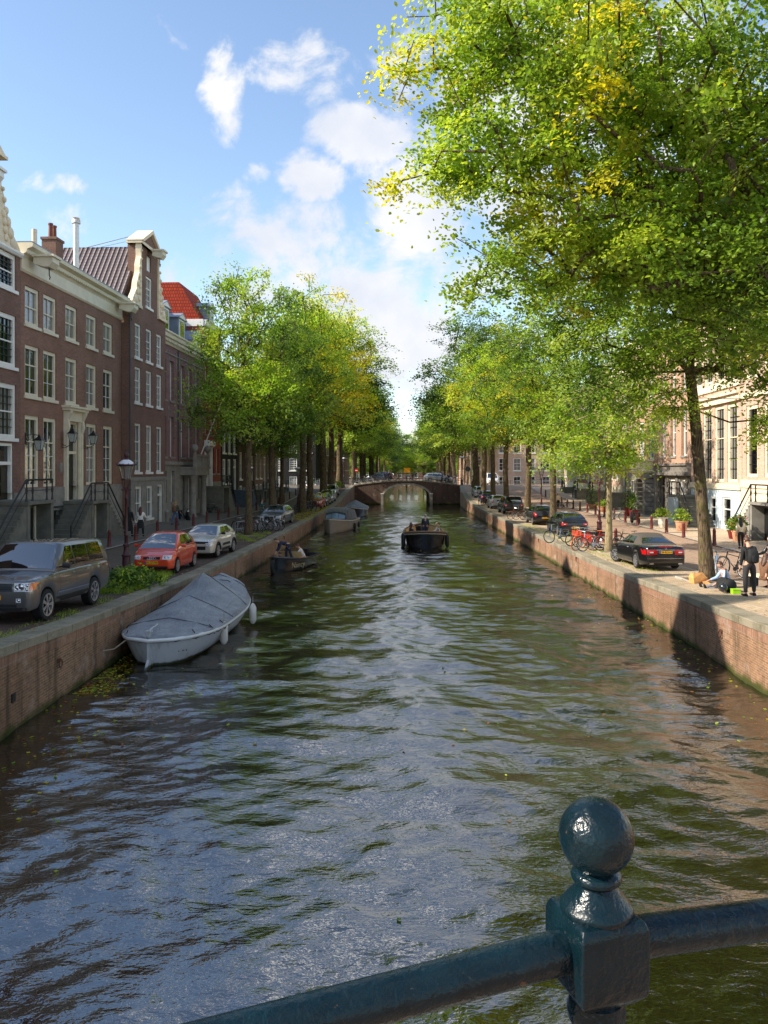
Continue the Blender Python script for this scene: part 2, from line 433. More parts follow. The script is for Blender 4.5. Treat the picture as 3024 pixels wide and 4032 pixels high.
# canal water, with real wavelets where the camera sees them large
def wave(X, Y):
    z = np.zeros_like(X)
    r = np.random.default_rng(3)
    for k in range(46):
        lam = 0.35 * (1.13 ** (k % 23)) * (1 + .1 * r.random()); ang = r.normal(0, .75) + (PI / 2 if k % 3 else PI / 2 - 1.0)
        kx, ky = math.cos(ang) * 2 * PI / lam, math.sin(ang) * 2 * PI / lam
        amp = .0050 * lam ** .92
        ph = r.random() * 6.28
        env = .5 + .5 * np.sin(X * r.uniform(.15, .5) + Y * r.uniform(.1, .35) + r.random() * 6)
        z += amp * env * np.sin(kx * X + ky * Y + ph + .9 * np.sin(X * .35 + Y * .21 + k))
    # the sloop's wake: diverging arms plus transverse rollers behind it
    dx = X - 2.85 + np.clip(53 - Y, 0, 60) * .045; dy = 53.2 - Y; dyp = np.clip(dy, 0.01, None)
    inside = (dy > 0) & (np.abs(dx) < .42 * dyp + 1.2)
    arm = np.exp(-((np.abs(dx) - (.33 * dyp + 1.0)) / (.5 + .05 * dyp)) ** 2)
    z += np.where(dy > 0, .030 * arm * np.sin(2 * PI * (np.abs(dx) * .55 + dyp * .75)) * np.exp(-dyp / 32), 0)
    z += np.where(inside, .016 * np.sin(2 * PI * dyp / 1.25 + dx * dx * .12) * np.exp(-dyp / 22), 0)
    return z
def water_mesh():
    yy = [-6.0]; d = .05
    while yy[-1] < 150: yy.append(yy[-1] + max(.045, .0022 * (yy[-1] + 8) * 1.0))
    yy += [160, 200, 300, 420, 700]
    NX = 300; V = []
    Y = np.array(yy); ex = np.array([[eL(y) - .25, eR(y) + .25] for y in yy])
    tt = np.linspace(0, 1, NX)
    X = ex[:, :1] * (1 - tt) + ex[:, 1:] * tt; YY = np.repeat(Y[:, None], NX, 1)
    Z = wave(X, YY); Z *= np.clip((140 - YY) / 60, 0, 1)
    co = np.stack([X, YY, Z], -1).reshape(-1, 3).astype(np.float32)
    n = len(yy); i = np.arange((n - 1) * (NX - 1)); a = (i // (NX - 1)) * NX + i % (NX - 1)
    q = np.stack([a, a + 1, a + NX + 1, a + NX], -1).astype(np.int32)
    return np_mesh('canal_water', co, q, water_mat, True)
def np_mesh(name, co, faces, m, smooth=False, tint=None):
    me = bpy.data.meshes.new(name); nf, k = faces.shape
    me.vertices.add(len(co)); me.vertices.foreach_set('co', co.astype(np.float32).ravel())
    me.loops.add(nf * k); me.loops.foreach_set('vertex_index', faces.astype(np.int32).ravel())
    me.polygons.add(nf); me.polygons.foreach_set('loop_start', (np.arange(nf) * k).astype(np.int32))
    me.polygons.foreach_set('loop_total', np.full(nf, k, np.int32))
    if smooth: me.polygons.foreach_set('use_smooth', np.ones(nf, bool))
    me.update(calc_edges=True)
    if tint is not None:
        at = me.attributes.new('tint', 'FLOAT_COLOR', 'POINT')
        at.data.foreach_set('color', np.concatenate([tint, np.ones((len(tint), 1))], 1).astype(np.float32).ravel())
    me.materials.append(m)
    return me
tag(link(bpy.data.objects.new('water', water_mesh())), kind='structure')

# ---------------------------------------------------------------- quay walls
def quay_wall(side, label):
    e = eL if side < 0 else eR
    root = thing('quay_wall', label, 'quay wall', (0, 0, 0))
    s = -side           # outward (to the water)
    yy = [y for y in ys if y <= 121.0] + [122]
    wall = MB(); cop = MB()
    wall.loft([[(e(y) , y, -1.2), (e(y) , y, H(y) - .2), (e(y) - s * .35, y, H(y) - .2), (e(y) - s * .35, y, -1.2)] for y in yy], closed=True, cap=True)
    obj('wall', wall, quay_brick, root)
    # soldier course directly under the coping
    cop.loft([[(e(y) + s * .035, y, H(y) - .2), (e(y) + s * .045, y, H(y) - .02), (e(y) + s * .02, y, H(y)), (e(y) - s * (WALL_T + .02), y, H(y)), (e(y) - s * (WALL_T + .02), y, H(y) - .2)] for y in yy], closed=True, cap=True)
    # real joints between coping stones
    obj('coping', cop, coping_mat, root)
    so = MB()
    so.loft([[(e(y) + s * .012, y, H(y) - .44), (e(y) + s * .012, y, H(y) - .205), (e(y) - s * .1, y, H(y) - .205), (e(y) - s * .1, y, H(y) - .44)] for y in yy], closed=True, cap=True)
    obj('soldier_course', so, brickmat('soldier_brick', (152, 110, 84), (124, 90, 70), (150, 132, 116), .066, .24, .009, patch=.3, stain=.5), root)
    y2 = [y for y in ys if y > 130]
    w2 = MB(); w2.loft([[(e(y), y, -1.2), (e(y), y, H(y)), (e(y) - s * .5, y, H(y)), (e(y) - s * .5, y, -1.2)] for y in y2], closed=True, cap=True)
    obj('far_wall', w2, quay_brick, root)
    return root
def copingmat():
    m, t, b, out = newmat('coping_mat')
    vec = coordv(t); sp = t.n('ShaderNodeSeparateXYZ'); t.l(vec, sp.inputs[0])
    cb = t.n('ShaderNodeCombineXYZ'); t.l(sp.outputs[1], cb.inputs[0]); t.l(sp.outputs[2], cb.inputs[1])
    bt = t.n('ShaderNodeTexBrick'); t.l(cb.outputs[0], bt.inputs['Vector']); bt.inputs['Scale'].default_value = 1
    bt.inputs['Brick Width'].default_value = 1.35; bt.inputs['Row Height'].default_value = 40; bt.inputs['Mortar Size'].default_value = .012; bt.offset = 0
    bt.inputs['Color1'].default_value = lin((146, 137, 118)) + (1,); bt.inputs['Color2'].default_value = lin((128, 120, 103)) + (1,); bt.inputs['Mortar'].default_value = lin((70, 66, 52)) + (1,)
    c = t.mix(t.ramp(noise(t, vec, 1.3, 6, .65), .42, .68, 0, .6), bt.outputs['Color'], lin((92, 88, 66)))
    c = t.mix(t.ramp(noise(t, vec, 14, 4, .7), .5, .75, 0, .45), c, lin((176, 168, 150)))
    t.l(c, b.inputs['Base Color']); b.inputs['Roughness'].default_value = .9; b.inputs['Specular IOR Level'].default_value = .2
    bn = t.n('ShaderNodeBump'); bn.inputs['Strength'].default_value = .5; bn.inputs['Distance'].default_value = .01
    t.l(noise(t, vec, 45, 4), bn.inputs['Height']); t.l(bn.outputs[0], b.inputs['Normal'])
    return m
coping_mat = copingmat()
quay_wall(-1, 'brown brick quay wall with stone coping along the left bank, under the parked cars')
quay_wall(1, 'sunlit brick quay wall with stone coping along the right bank of the canal')

# ---------------------------------------------------------------- far arch bridge
BY0, BY1 = 121.6, 130.6
def deckz(x):
    return 3.72 - .62 * ((x - 3.5) / 7.6) ** 2
def far_bridge():
    root = thing('arch_bridge', 'low brick arch bridge with iron railings crossing the far canal', 'bridge', (3.5, BY0, 0))
    X0, X1 = -4.8, 12.0; ax0, ax1, sp_, top = 0.0, 7.0, 1.35, 2.98
    def az(x):
        t = (x - (ax0 + ax1) / 2) / ((ax1 - ax0) / 2)
        return None if abs(t) >= 1 else sp_ + (top - sp_) * math.sqrt(max(0, 1 - t * t * .999))
    xs = sorted(set(list(np.linspace(X0, ax0, 8)) + [ax0 + (ax1 - ax0) * (1 - math.cos(PI * i / 24)) / 2 for i in range(25)] + list(np.linspace(ax1, X1, 8))))
    mb = MB(); rim = MB(); cop = MB()
    for y in (BY0, BY1):
      mb = MB()
      for a, b in zip(xs[:-1], xs[1:]):
            m_ = (a + b) / 2; inside = ax0 < m_ < ax1
            za = (az(a) or sp_) if inside else -1.2; zb = (az(b) or sp_) if inside else -1.2
            p = [(a - 3.5, y - BY0, za), (b - 3.5, y - BY0, zb), (b - 3.5, y - BY0, deckz(b) - .02), (a - 3.5, y - BY0, deckz(a) - .02)]
            mb.add(p, [(0, 1, 2, 3)])
      obj('bridge_wall', mb, bridge_brick, root)
    vault = MB()
    arc = [(x, az(x) if az(x) else sp_) for x in xs if ax0 <= x <= ax1]
    arc = [(ax0, -1.2)] + arc + [(ax1, -1.2)]
    vault.loft([[(x - 3.5, 0.0, z) for x, z in arc], [(x - 3.5, BY1 - BY0, z) for x, z in arc]])
    obj('vault', vault, bridge_brick, root)
    arc2 = arc[1:-1]
    for i in range(len(arc2) - 1):
        (xa, za), (xb, zb) = arc2[i], arc2[i + 1]
        def o(x, z, k=.32):
            cx = 3.5; d = Vector((x - cx, (z - sp_ + .6) * 1.6)); d.normalize(); return (x + d.x * k - 3.5, z + d.y * k)
        a2, b2 = o(xa, za), o(xb, zb)
        rim.prism([(xa - 3.5, za), (xb - 3.5, zb), b2, a2], -.05, .3)
    obj('arch_ring', rim, grey_stone, root)
    for a, b in zip(xs[:-1], xs[1:]):
        cop.prism([(a - 3.5, deckz(a) - .14), (b - 3.5, deckz(b) - .14), (b - 3.5, deckz(b) + .05), (a - 3.5, deckz(a) + .05)], -.08, .45)
    obj('coping', cop, coping_stone, root)
    dk = MB(); dk.loft([[(x - 3.5, .45, deckz(x)), (x - 3.5, BY1 - BY0, deckz(x))] for x in np.linspace(X0 - 3, X1 + 3, 24)])
    obj('deck', dk, paving_road, root)
    for nm, x in (('abutment_post', ax0 - .28), ('abutment_post', ax1 + .28)):
        p = MB(); p.box(x - 3.5 - .2, x - 3.5 + .2, -.45, -.06, -1, 1.62); q = obj(nm, p, grey_stone, root)
        c = MB(); c.box(x - 3.5 - .24, x - 3.5 + .24, -.5, -.06, 1.62, 1.74); obj('cap', c, white_paint, q)
    return root
bridge_brick = brickmat('bridge_brick', (104, 76, 66), (86, 62, 54), (108, 96, 86), stain=.5, mossz=.15)
far_bridge()
# railings on the bridge
def railing(pts, label, zf=None, post=1.0, n=None, mat_=None, nm='bridge_railing'):
    mat_ = mat_ or iron_green
    root = thing(nm, label, 'railing', pts[0])
    o = Vector(pts[0]); P = [Vector(p) - o for p in pts]
    L = [0]
    for a, b in zip(P[:-1], P[1:]): L.append(L[-1] + (b - a).length)
    def at(d):
        for i in range(len(P) - 1):
            if d <= L[i + 1] + 1e-6: return P[i].lerp(P[i + 1], (d - L[i]) / (L[i + 1] - L[i]))
        return P[-1]
    tot = L[-1]; k = n or max(1, round(tot / 1.9))
    rails = MB()
    for hh, rr in ((1.0, .035), (.62, .018), (.3, .018)):
        rails.tube([p + Vector((0, 0, hh)) for p in P], rr, 6)
    obj('rails', rails, mat_, root)
    for i in range(k + 1):
        p = at(tot * i / k); pm = MB()
        pm.lathe([(.07, 0), (.07, .08), (.035, .12), (.03, .5), (.045, .55), (.03, .6), (.03, .94), (.05, .97), (.05, 1.03), (.025, 1.05), (.05, 1.09), (.055, 1.13), (.04, 1.18), (.01, 1.2)], 8, tuple(p))
        obj('post', pm, mat_, root, True)
    return root
iron_green = mk('iron_green', (24, 34, 36), .35, .2, 6)
railing([(x, BY0 + .2, deckz(x) + .04) for x in np.linspace(-4.8, 11.9, 12)], 'dark iron railing on the near side of the far arch bridge')
railing([(x, BY1 - .2, deckz(x) + .02) for x in np.linspace(-4.8, 11.9, 12)], 'dark iron railing on the far side of the arch bridge behind the parked bicycles')
railing([(19.5, 141, 2.2), (24, 136, 2.55), (30, 132, 2.9)], 'iron railing curving away beside the side street right of the bridge')
railing([(-4.9, 121.5, 2.98), (-6.5, 118, 2.82), (-9, 117, 2.8)], 'short iron railing at the left end of the far arch bridge')

# ---------------------------------------------------------------- hump of the near bridge the camera stands on
def near_bridge():
    root = thing('near_bridge', 'bridge deck underfoot carrying the foreground green railing', 'bridge', (0, -4, 0))
    d = MB(); d.box(-14, 14, -4.5, 5.3, 3.35, 3.7); obj('deck', d, paving_road, root)
    c = MB(); c.box(-14, 14, 5.304, 5.6, 3.3, 3.74); obj('coping', c, coping_stone, root)
near_bridge()
# ---------------------------------------------------------------- foreground railing
def paintgreen():
    m, t, b, out = newmat('railing_green')
    vec = coordv(t)
    c = t.mix(t.ramp(noise(t, vec, 14, 5, .6), .35, .7), (.0015, .008, .012), (.0025, .014, .020))
    c = t.mix(t.ramp(noise(t, vec, 60, 4, .7), .66, .74, 0, .5), c, (.08, .10, .08))
    c = t.mix(t.ramp(noise(t, vec, 22, 6, .7), .66, .69, 0, .8), c, (.10, .045, .02))
    t.l(c, b.inputs['Base Color'])
    t.l(t.ramp(noise(t, vec, 30, 4), .3, .7, .16, .36), b.inputs['Roughness']); b.inputs['Specular IOR Level'].default_value = .26; b.inputs['Coat Weight'].default_value = .04; b.inputs['Coat Roughness'].default_value = .12
    bn = t.n('ShaderNodeBump'); bn.inputs['Strength'].default_value = .55; bn.inputs['Distance'].default_value = .007
    h = t.math('ADD', noise(t, vec, 38, 3, .6, .4), t.math('MULTIPLY', noise(t, vec, 140, 3), .3))
    t.l(h, bn.inputs['Height']); t.l(bn.outputs[0], b.inputs['Normal']); t.l(bn.outputs[0], b.inputs['Coat Normal'])
    return m
railing_green = paintgreen()
def front_railing():
    th = math.atan(.30); px, py = .291, 1.08
    root = thing('foreground_railing', 'glossy dark green bridge railing with a ball finial post in the foreground', 'railing', (px, py, 3.7), th)
    z0 = 3.7
    # local x runs along the railing
    P = thing('post', None, None); P.parent = root
    bpy.data.objects.remove(P)
    def q(v): return v - z0
    bx = MB(); s = .051
    bx.loft([[(a * k, b * k, z) for a, b in ((-1, -1), (1, -1), (1, 1), (-1, 1))] for k, z in
             ((.030, q(4.628)), (.040, q(4.638)), (s - .001, q(4.650)), (s, q(4.68)), (s, q(4.735)), (s - .003, q(4.744)), (s - .006, q(4.748)))], closed=True, cap=True)
    me = bx.mesh('post_block', railing_green)
    bm = bmesh.new(); bm.from_mesh(me)
    bmesh.ops.bevel(bm, geom=[e for e in bm.edges], offset=.0035, segments=3, affect='EDGES', profile=.6)
    bm.to_mesh(me); bm.free(); smooth_me(me, 60)
    o = obj('post_block', me, railing_green, root)
    nk = MB()
    nk.lathe([(.001, q(4.745)), (.048, q(4.746)), (.0495, q(4.751)), (.048, q(4.756)), (.044, q(4.759)), (.039, q(4.767)), (.030, q(4.777)), (.0265, q(4.784)), (.028, q(4.787)), (.0335, q(4.790)),
              (.0345, q(4.795)), (.032, q(4.800)), (.026, q(4.803)), (.02, q(4.81))], 40)
    obj('finial_neck', nk, railing_green, root, True)
    b = MB(); b.ball((0, 0, q(4.848)), .0505, 48, 32); obj('ball_finial', b, railing_green, root, True)
    lo = MB(); lo.lathe([(.02, q(4.65)), (.030, q(4.635)), (.033, q(4.630)), (.036, q(4.628)), (.040, q(4.612)), (.038, q(4.60)), (.030, q(4.585)), (.026, q(4.56)), (.03, q(4.5)), (.036, q(4.4)), (.03, q(4.2)), (.026, q(4.0)), (.045, q(3.85)), (.06, q(3.78)), (.06, 0)], 32)
    obj('baluster', lo, railing_green, root, True)
    for sx, sl in ((-1, .058), (1, .05)):
        r_ = MB(); zc = q(4.70)
        r_.tube([(sx * .03, 0, zc), (sx * .9, 0, zc - sl * .9), (sx * 2.0, 0, zc - sl * 2.0)], .0275, 28)
        obj('top_rail', r_, railing_green, root, 60)
        r2 = MB()
        for hz in (4.25, 3.98): r2.tube([(0, 0, q(hz)), (sx * 2.0, 0, q(hz) - sl * 2)], .016, 12)
        obj('lower_rails', r2, railing_green, root, 60)
        pp = MB(); pp.lathe([(.05, -.1), (.05, .1), (.03, .3), (.035, .95)], 16, (sx * 2.0, 0, 0)); obj('end_post', pp, railing_green, root, True)
front_railing()
# ---------------------------------------------------------------- houses
# local frame of a house: x along the front (0..W), the front faces -y at y=0, z up from absolute 0
WCACHE = {}
def window_meshes(st, w, h):
    """st: dict(frame,colour mats,nx,ny,sash,glass,fw)"""
    key = (st['key'], round(w, 2), round(h, 2))
    if key in WCACHE: return WCACHE[key]
    fw = st.get('fw', .12); fr = MB(); d = st.get('rec', .12)
    fr.box(-w / 2, -w / 2 + fw, d - .05, d + .1, 0, h); fr.box(w / 2 - fw, w / 2, d - .05, d + .1, 0, h)
    fr.box(-w / 2 + fw, w / 2 - fw, d - .05, d + .1, h - fw * 1.15, h); fr.box(-w / 2 + fw, w / 2 - fw, d - .05, d + .1, 0, fw * .9)
    iw = w - 2 * fw; z0 = fw * .9; z1 = h - fw * 1.15; sash = st.get('sash', .55)
    zs = z0 + (z1 - z0) * sash
    mt = st.get('mt', .035)
    if sash: fr.box(-iw / 2, iw / 2, d - .02, d + .06, zs - .035, zs + .035)
    mu = MB()
    for i in range(1, st['nx']):
        x = -iw / 2 + iw * i / st['nx']; mu.box(x - mt / 2, x + mt / 2, d + .0, d + .05, z0, z1)
    lo, hi = st['ny']
    for n, a, b in ((lo, z0, zs if sash else z1), (hi, zs, z1)):
        if not sash and n == hi and a == zs: continue
        for i in range(1, n):
            z = a + (b - a) * i / n; mu.box(-iw / 2, iw / 2, d + .003, d + .047, z - mt / 2, z + mt / 2)
    gl = MB(); gl.add([(-iw / 2, d + .055, z0), (iw / 2, d + .055, z0), (iw / 2, d + .055, z1), (-iw / 2, d + .055, z1)], [(0, 1, 2, 3)])
    sl = MB()
    if st.get('sill', 1): sl.box(-w / 2 - .1, w / 2 + .1, -.09, d, -.16, 0)
    r = (fr.mesh('window', st['frame']), mu.mesh('glazing_bars', st.get('bars', st['frame'])) if mu.v else None, gl.mesh('pane', st['glass']), sl.mesh('sill', st.get('sillm', st['frame'])) if sl.v else None)
    WCACHE[key] = r
    return r
def add_window(root, st, x, z, w, h, y=0.0):
    a, b, c, d = window_meshes(st, w, h)
    o = link(bpy.data.objects.new('window', a), root); o.location = (x, y, z)
    if b: link(bpy.data.objects.new('glazing_bars', b), o)
    g = link(bpy.data.objects.new('pane', c), o)
    if st.get('alt') and random.random() < st['altp']:
        g.material_slots[0].link = 'OBJECT'; g.material_slots[0].material = st['alt']
    if d: link(bpy.data.objects.new('sill', d), o)
    return o
def holed_wall(mb, W, z0, z1, holes, depth=.3, y=0.0, x0=0.0):
    """front sheet from x0..W with rectangular holes (x0,x1,z0,z1) and reveals"""
    xs = sorted(set([x0, W] + [v for h in holes for v in h[:2]])); zs = sorted(set([z0, z1] + [v for h in holes for v in h[2:4]]))
    for i in range(len(xs) - 1):
        for j in range(len(zs) - 1):
            cx, cz = (xs[i] + xs[i + 1]) / 2, (zs[j] + zs[j + 1]) / 2
            if any(h[0] < cx < h[1] and h[2] < cz < h[3] for h in holes): continue
            mb.add([(xs[i], y, zs[j]), (xs[i + 1], y, zs[j]), (xs[i + 1], y, zs[j + 1]), (xs[i], y, zs[j + 1])], [(0, 1, 2, 3)])
    for a, b, c, d in holes:
        mb.add([(a, y, c), (b, y, c), (b, y, d), (a, y, d), (a, y + depth, c), (b, y + depth, c), (b, y + depth, d), (a, y + depth, d)], [(0, 4, 5, 1), (1, 5, 6, 2), (2, 6, 7, 3), (3, 7, 4, 0)])
def cornice(W, z, prof, x0=0.0, ret=.35):
    """prof: (out, dz) list going up; swept along the front with short returns"""
    mb = MB(); secs = []
    P = [(0, 0)] + prof + [(-.3, prof[-1][1])]
    mb.loft([[(x, -o if o > 0 else (0.02 if o == 0 else .4), z + dz) for o, dz in P] for x in (x0, W)], cap=True)
    return mb
def dentils(W, z, w, gap, out0, out1, h, x0=0.0):
    mb = MB(); n = int((W - x0) / (w + gap)); st = (W - x0) / n
    for i in range(n): mb.box(x0 + i * st + gap / 2, x0 + i * st + gap / 2 + w, -out1, -out0, z, z + h)
    return mb
ST = {
    'w22': dict(key='w22', frame=white_paint, nx=2, ny=(1, 1), sash=.5, glass=glass_dark, fw=.15, alt=glass_curtain, altp=.35),
    'c22': dict(key='c22', frame=cream_paint, bars=white_paint, nx=2, ny=(1, 1), sash=.48, glass=glass_curtain, fw=.17, sillm=cream_paint),
    'c24': dict(key='c24', frame=cream_paint, bars=white_paint, nx=2, ny=(2, 1), sash=.64, glass=glass_dark, fw=.17, sillm=cream_paint, alt=glass_curtain, altp=.25),
    'c25': dict(key='c25', frame=cream_paint, bars=white_paint, nx=2, ny=(3, 1), sash=.66, glass=glass_dark, fw=.18, sill=0, alt=glass_curtain, altp=.4),
    'w24': dict(key='w24', frame=white_paint, nx=2, ny=(3, 1), sash=.64, glass=glass_dark, fw=.13, alt=glass_curtain, altp=.55),
    'bm': dict(key='bm', frame=white_paint, bars=dark_green_paint, nx=4, ny=(3, 3), sash=.5, glass=glass_dark, fw=.2, mt=.045, alt=glass_curtain, altp=.3),
    'nar': dict(key='nar', frame=white_paint, nx=1, ny=(1, 1), sash=.5, glass=glass_dark, fw=.09, rec=.3, sillm=grey_stone, alt=glass_curtain, altp=.2),
    'far': dict(key='far', frame=white_paint, nx=2, ny=(2, 1), sash=.6, glass=glass_dark, fw=.12, alt=glass_curtain, altp=.3),
    'rt': dict(key='rt', frame=cream_stone, bars=iron_black, nx=3, ny=(4, 3), sash=.58, glass=glass_dark, fw=.22, mt=.035, sill=0, alt=glass_curtain, altp=.85),
    'cell': dict(key='cell', frame=white_paint, bars=iron_black, nx=3, ny=(2, 1), sash=.6, glass=glass_dark, fw=.1, sill=0),
}
def house(name, label, W, D, z0, z1, wallm, rows, plinth=None, loc=(0, 0, 0), rz=0.0, doors=(), extra=None, top='flat', sidem=None, wallpoly=None, walldepth=.3):
    """rows: (style, zbottom, height, width, [centres])"""
    root = thing(name, label, 'house', loc, rz)
    holes = [(c - w / 2, c + w / 2, zb, zb + h) for st, zb, h, w, cs in rows for c in cs] + [(x - w / 2, x + w / 2, zb, zb + h) for x, zb, w, h in [d[:4] for d in doors]]
    zp = plinth[0] if plinth else z0
    wb = MB(); holed_wall(wb, W, zp, z1, [(a, b, max(c, zp), d) for a, b, c, d in holes if d > zp], walldepth)
    wb.add([(0, 0, z0), (0, D, z0), (0, D, z1), (0, 0, z1)], [(0, 1, 2, 3)]); wb.add([(W, 0, z0), (W, D, z0), (W, D, z1), (W, 0, z1)], [(0, 1, 2, 3)])
    wb.add([(0, D, z0), (W, D, z0), (W, D, z1), (0, D, z1)], [(0, 1, 2, 3)])
    wb.add([(0, walldepth + .35, z0), (W, walldepth + .35, z0), (W, walldepth + .35, z1), (0, walldepth + .35, z1)], [(0, 1, 2, 3)])
    obj('wall', wb, wallm, root)
    if plinth:
        pb = MB(); holed_wall(pb, W, z0, zp, [(a, b, c, min(d, zp)) for a, b, c, d in holes if c < zp], walldepth, y=-.06)
        pb.add([(0, -.06, zp), (W, -.06, zp), (W, .0, zp), (0, .0, zp)], [(0, 1, 2, 3)]); pb.add([(0, -.06, z0), (0, 0, z0), (0, 0, zp), (0, -.06, zp)], [(0, 1, 2, 3)])
        obj('plinth', pb, plinth[1], root)
    for st, zb, h, w, cs in rows:
        for c in cs: add_window(root, ST[st] if isinstance(st, str) else st, c, zb, w, h, -.06 if (plinth and zb < zp) else 0)
    for dd in doors:
        x, zb, w, h, mdoor, mfr = dd[:6]; light = dd[6] if len(dd) > 6 else .8
        f = MB(); f.box(x - w / 2, x - w / 2 + .12, .05, .3, zb, zb + h); f.box(x + w / 2 - .12, x + w / 2, .05, .3, zb, zb + h); f.box(x - w / 2 + .12, x + w / 2 - .12, .05, .3, zb + h - .14, zb + h)
        if light: f.box(x - w / 2 + .12, x + w / 2 - .12, .05, .3, zb + h - light - .16, zb + h - light)
        fo = obj('door_frame', f, mfr, root)
        dm = MB(); x0, x1, zt = x - w / 2 + .12, x + w / 2 - .12, zb + h - .14 - (light + .02 if light else 0)
        dm.box(x0, x1, .22, .28, zb, zt)
        for a, b in ((.1, .42), (.5, .93)):
            for sx in (0, 1):
                xa = x0 + (x1 - x0) * (.1 + .45 * sx); xb = xa + (x1 - x0) * .35
                dm.box(xa, xb, .19, .22, zb + (zt - zb) * a, zb + (zt - zb) * b)
        do = obj('door', dm, mdoor, root)
        kn = MB(); kn.ball((x1 - .12, .17, zb + 1.05), .04, 8, 6); obj('door_knob', kn, brass, do, True)
        if light:
            g = MB(); g.add([(x0, .22, zb + h - light), (x1, .22, zb + h - light), (x1, .22, zb + h - .14), (x0, .22, zb + h - .14)], [(0, 1, 2, 3)]); obj('pane', g, glass_dark, fo)
    return root
def gable_roof(root, W, D, z, zr, m, y0=0.5, ridge='X', over=.0, name='roof'):
    mb = MB()
    if ridge == 'Y':
        mb.prism([(-over, z), (W / 2, zr), (W + over, z)], y0, D)
    else:
        mb.prism([(y0, z), ((y0 + D) / 2, zr), (D, z)], 0.02, W - .02, plane='YZ')
    return obj(name, mb, m, root)
def hip_roof(root, W, D, z, zr, m, y0=.4, inset=2.0):
    mb = MB(); cy = (y0 + D) / 2
    mb.add([(0, y0, z), (W, y0, z), (W, D, z), (0, D, z), (inset, cy, zr), (W - inset, cy, zr)], [(0, 1, 5, 4), (1, 2, 5), (2, 3, 4, 5), (3, 0, 4), (0, 3, 2, 1)])
    return obj('roof', mb, m, root)
def mansard(root, W, D, z, zr, m, y0=.5, s=1.1, mtop=None):
    mb = MB()
    mb.loft([[(0, y0, z), (W, y0, z), (W, D, z), (0, D, z)], [(0.1, y0 + s, zr), (W - .1, y0 + s, zr), (W - .1, D - s, zr), (.1, D - s, zr)]], closed=True, cap=True)
    return obj('roof', mb, m, root)
def dormer(root, x, z, w, h, y, depth, wallm, roofm, st='far', ped=.45):
    mb = MB(); mb.box(x - w / 2, x + w / 2, y, y + depth, z, z + h)
    o = obj('dormer', mb, wallm, root)
    p = MB(); p.prism([(x - w / 2 - .15, z + h), (x, z + h + ped), (x + w / 2 + .15, z + h)], y - .12, y + .1); obj('pediment', p, white_paint, o)
    r_ = MB(); r_.prism([(x - w / 2 - .2, z + h + .02), (x, z + h + ped + .07), (x + w / 2 + .2, z + h + .02), (x + w / 2 + .2, z + h - .05), (x, z + h + ped), (x - w / 2 - .2, z + h - .05)], y - .15, y + depth); obj('dormer_roof', r_, roofm, o)
    a = MB(); a.box(x - w * .36, x + w * .36, y - .04, y + .0, z + .15, z + h - .12); obj('window_frame', a, white_paint, o)
    g = MB(); g.box(x - w * .27, x + w * .27, y - .06, y - .042, z + .25, z + h - .22); obj('pane', g, glass_dark, o)
    return o
def chimney(root, x, y, w, d, z0, z1, m=None, pots=2, cap=None):
    mb = MB(); mb.box(x - w / 2, x + w / 2, y - d / 2, y + d / 2, z0, z1); mb.box(x - w / 2 - .06, x + w / 2 + .06, y - d / 2 - .06, y + d / 2 + .06, z1, z1 + .15)
    o = obj('chimney', mb, m or brick_brown2, root)
    if cap:
        c = MB(); c.box(x - w / 2 - .1, x + w / 2 + .1, y - d / 2 - .1, y + d / 2 + .1, z1 + .15, z1 + .55); obj('chimney_cap', c, cap, o)
    for i in range(pots):
        p = MB(); xx = x + (i - (pots - 1) / 2) * .5; p.lathe([(.14, z1 + .15), (.12, z1 + .9), (.15, z1 + .95), (.15, z1 + 1.05)], 10, (xx, y, 0)); obj('chimney_pot', p, tile_pot, o)
tile_pot = mk('tile_pot', (120, 70, 54), .8, .15, 5)
def hoist_beam(root, x, z, w=1.0, out=1.9, m=None):
    mb = MB(); mb.loft([[(x - w / 2, y, z + a * .7), (x + w / 2, y, z + a * .7), (x + w / 2, y, z + .5), (x - w / 2, y, z + .5)] for y, a in ((-.35, .25), (-.9, 0), (-out + .2, 0), (-out, .35))], closed=True, cap=True)
    mb.box(x - w / 2 - .1, x + w / 2 + .1, -out - .1, -.3, z + .5, z + .62)
    o = obj('hoist_beam', mb, m or cream_paint, root)
    hk = MB(); hk.tube([(x, -out + .35, z + .02), (x, -out + .35, z - .35), (x + .1, -out + .35, z - .45), (x + .02, -out + .35, z - .55)], .03, 6); obj('hook', hk, iron_black, o)
def scroll_side(root, x, z, w, h, flip, m, y=-.12):
    """carved claw piece beside a neck gable: outer edge curves from wide foot to narrow top"""
    pts = [(0, 0)]
    N = 18
    for i in range(N + 1):
        t = i / N; xx = w * ((1 - t) ** 2.2 * .86 + .10 + .035 * math.sin(t * 23)); pts.append((xx, h * t))
    pts.append((0, h))
    s = -1 if flip else 1
    mb = MB(); mb.prism([(x + s * a, z + b) for a, b in pts], y, .25)
    for i in range(7):
        t = .06 + i * .13; xx = x + s * w * ((1 - t) ** 1.7 * .62 + .05); mb.ball((xx, y - .02, z + h * t), (.24 * (1.15 - t), .12, .3 * (1.1 - t)), 10, 6)
    for i in range(4):
        t = .04 + i * .1; xx = x + s * w * ((1 - t) ** 1.7 * .25 + .05); mb.ball((xx, y - .02, z + h * (t + .05)), (.16, .1, .2), 8, 5)
    obj('carved_ornament', mb, m, root, 50)
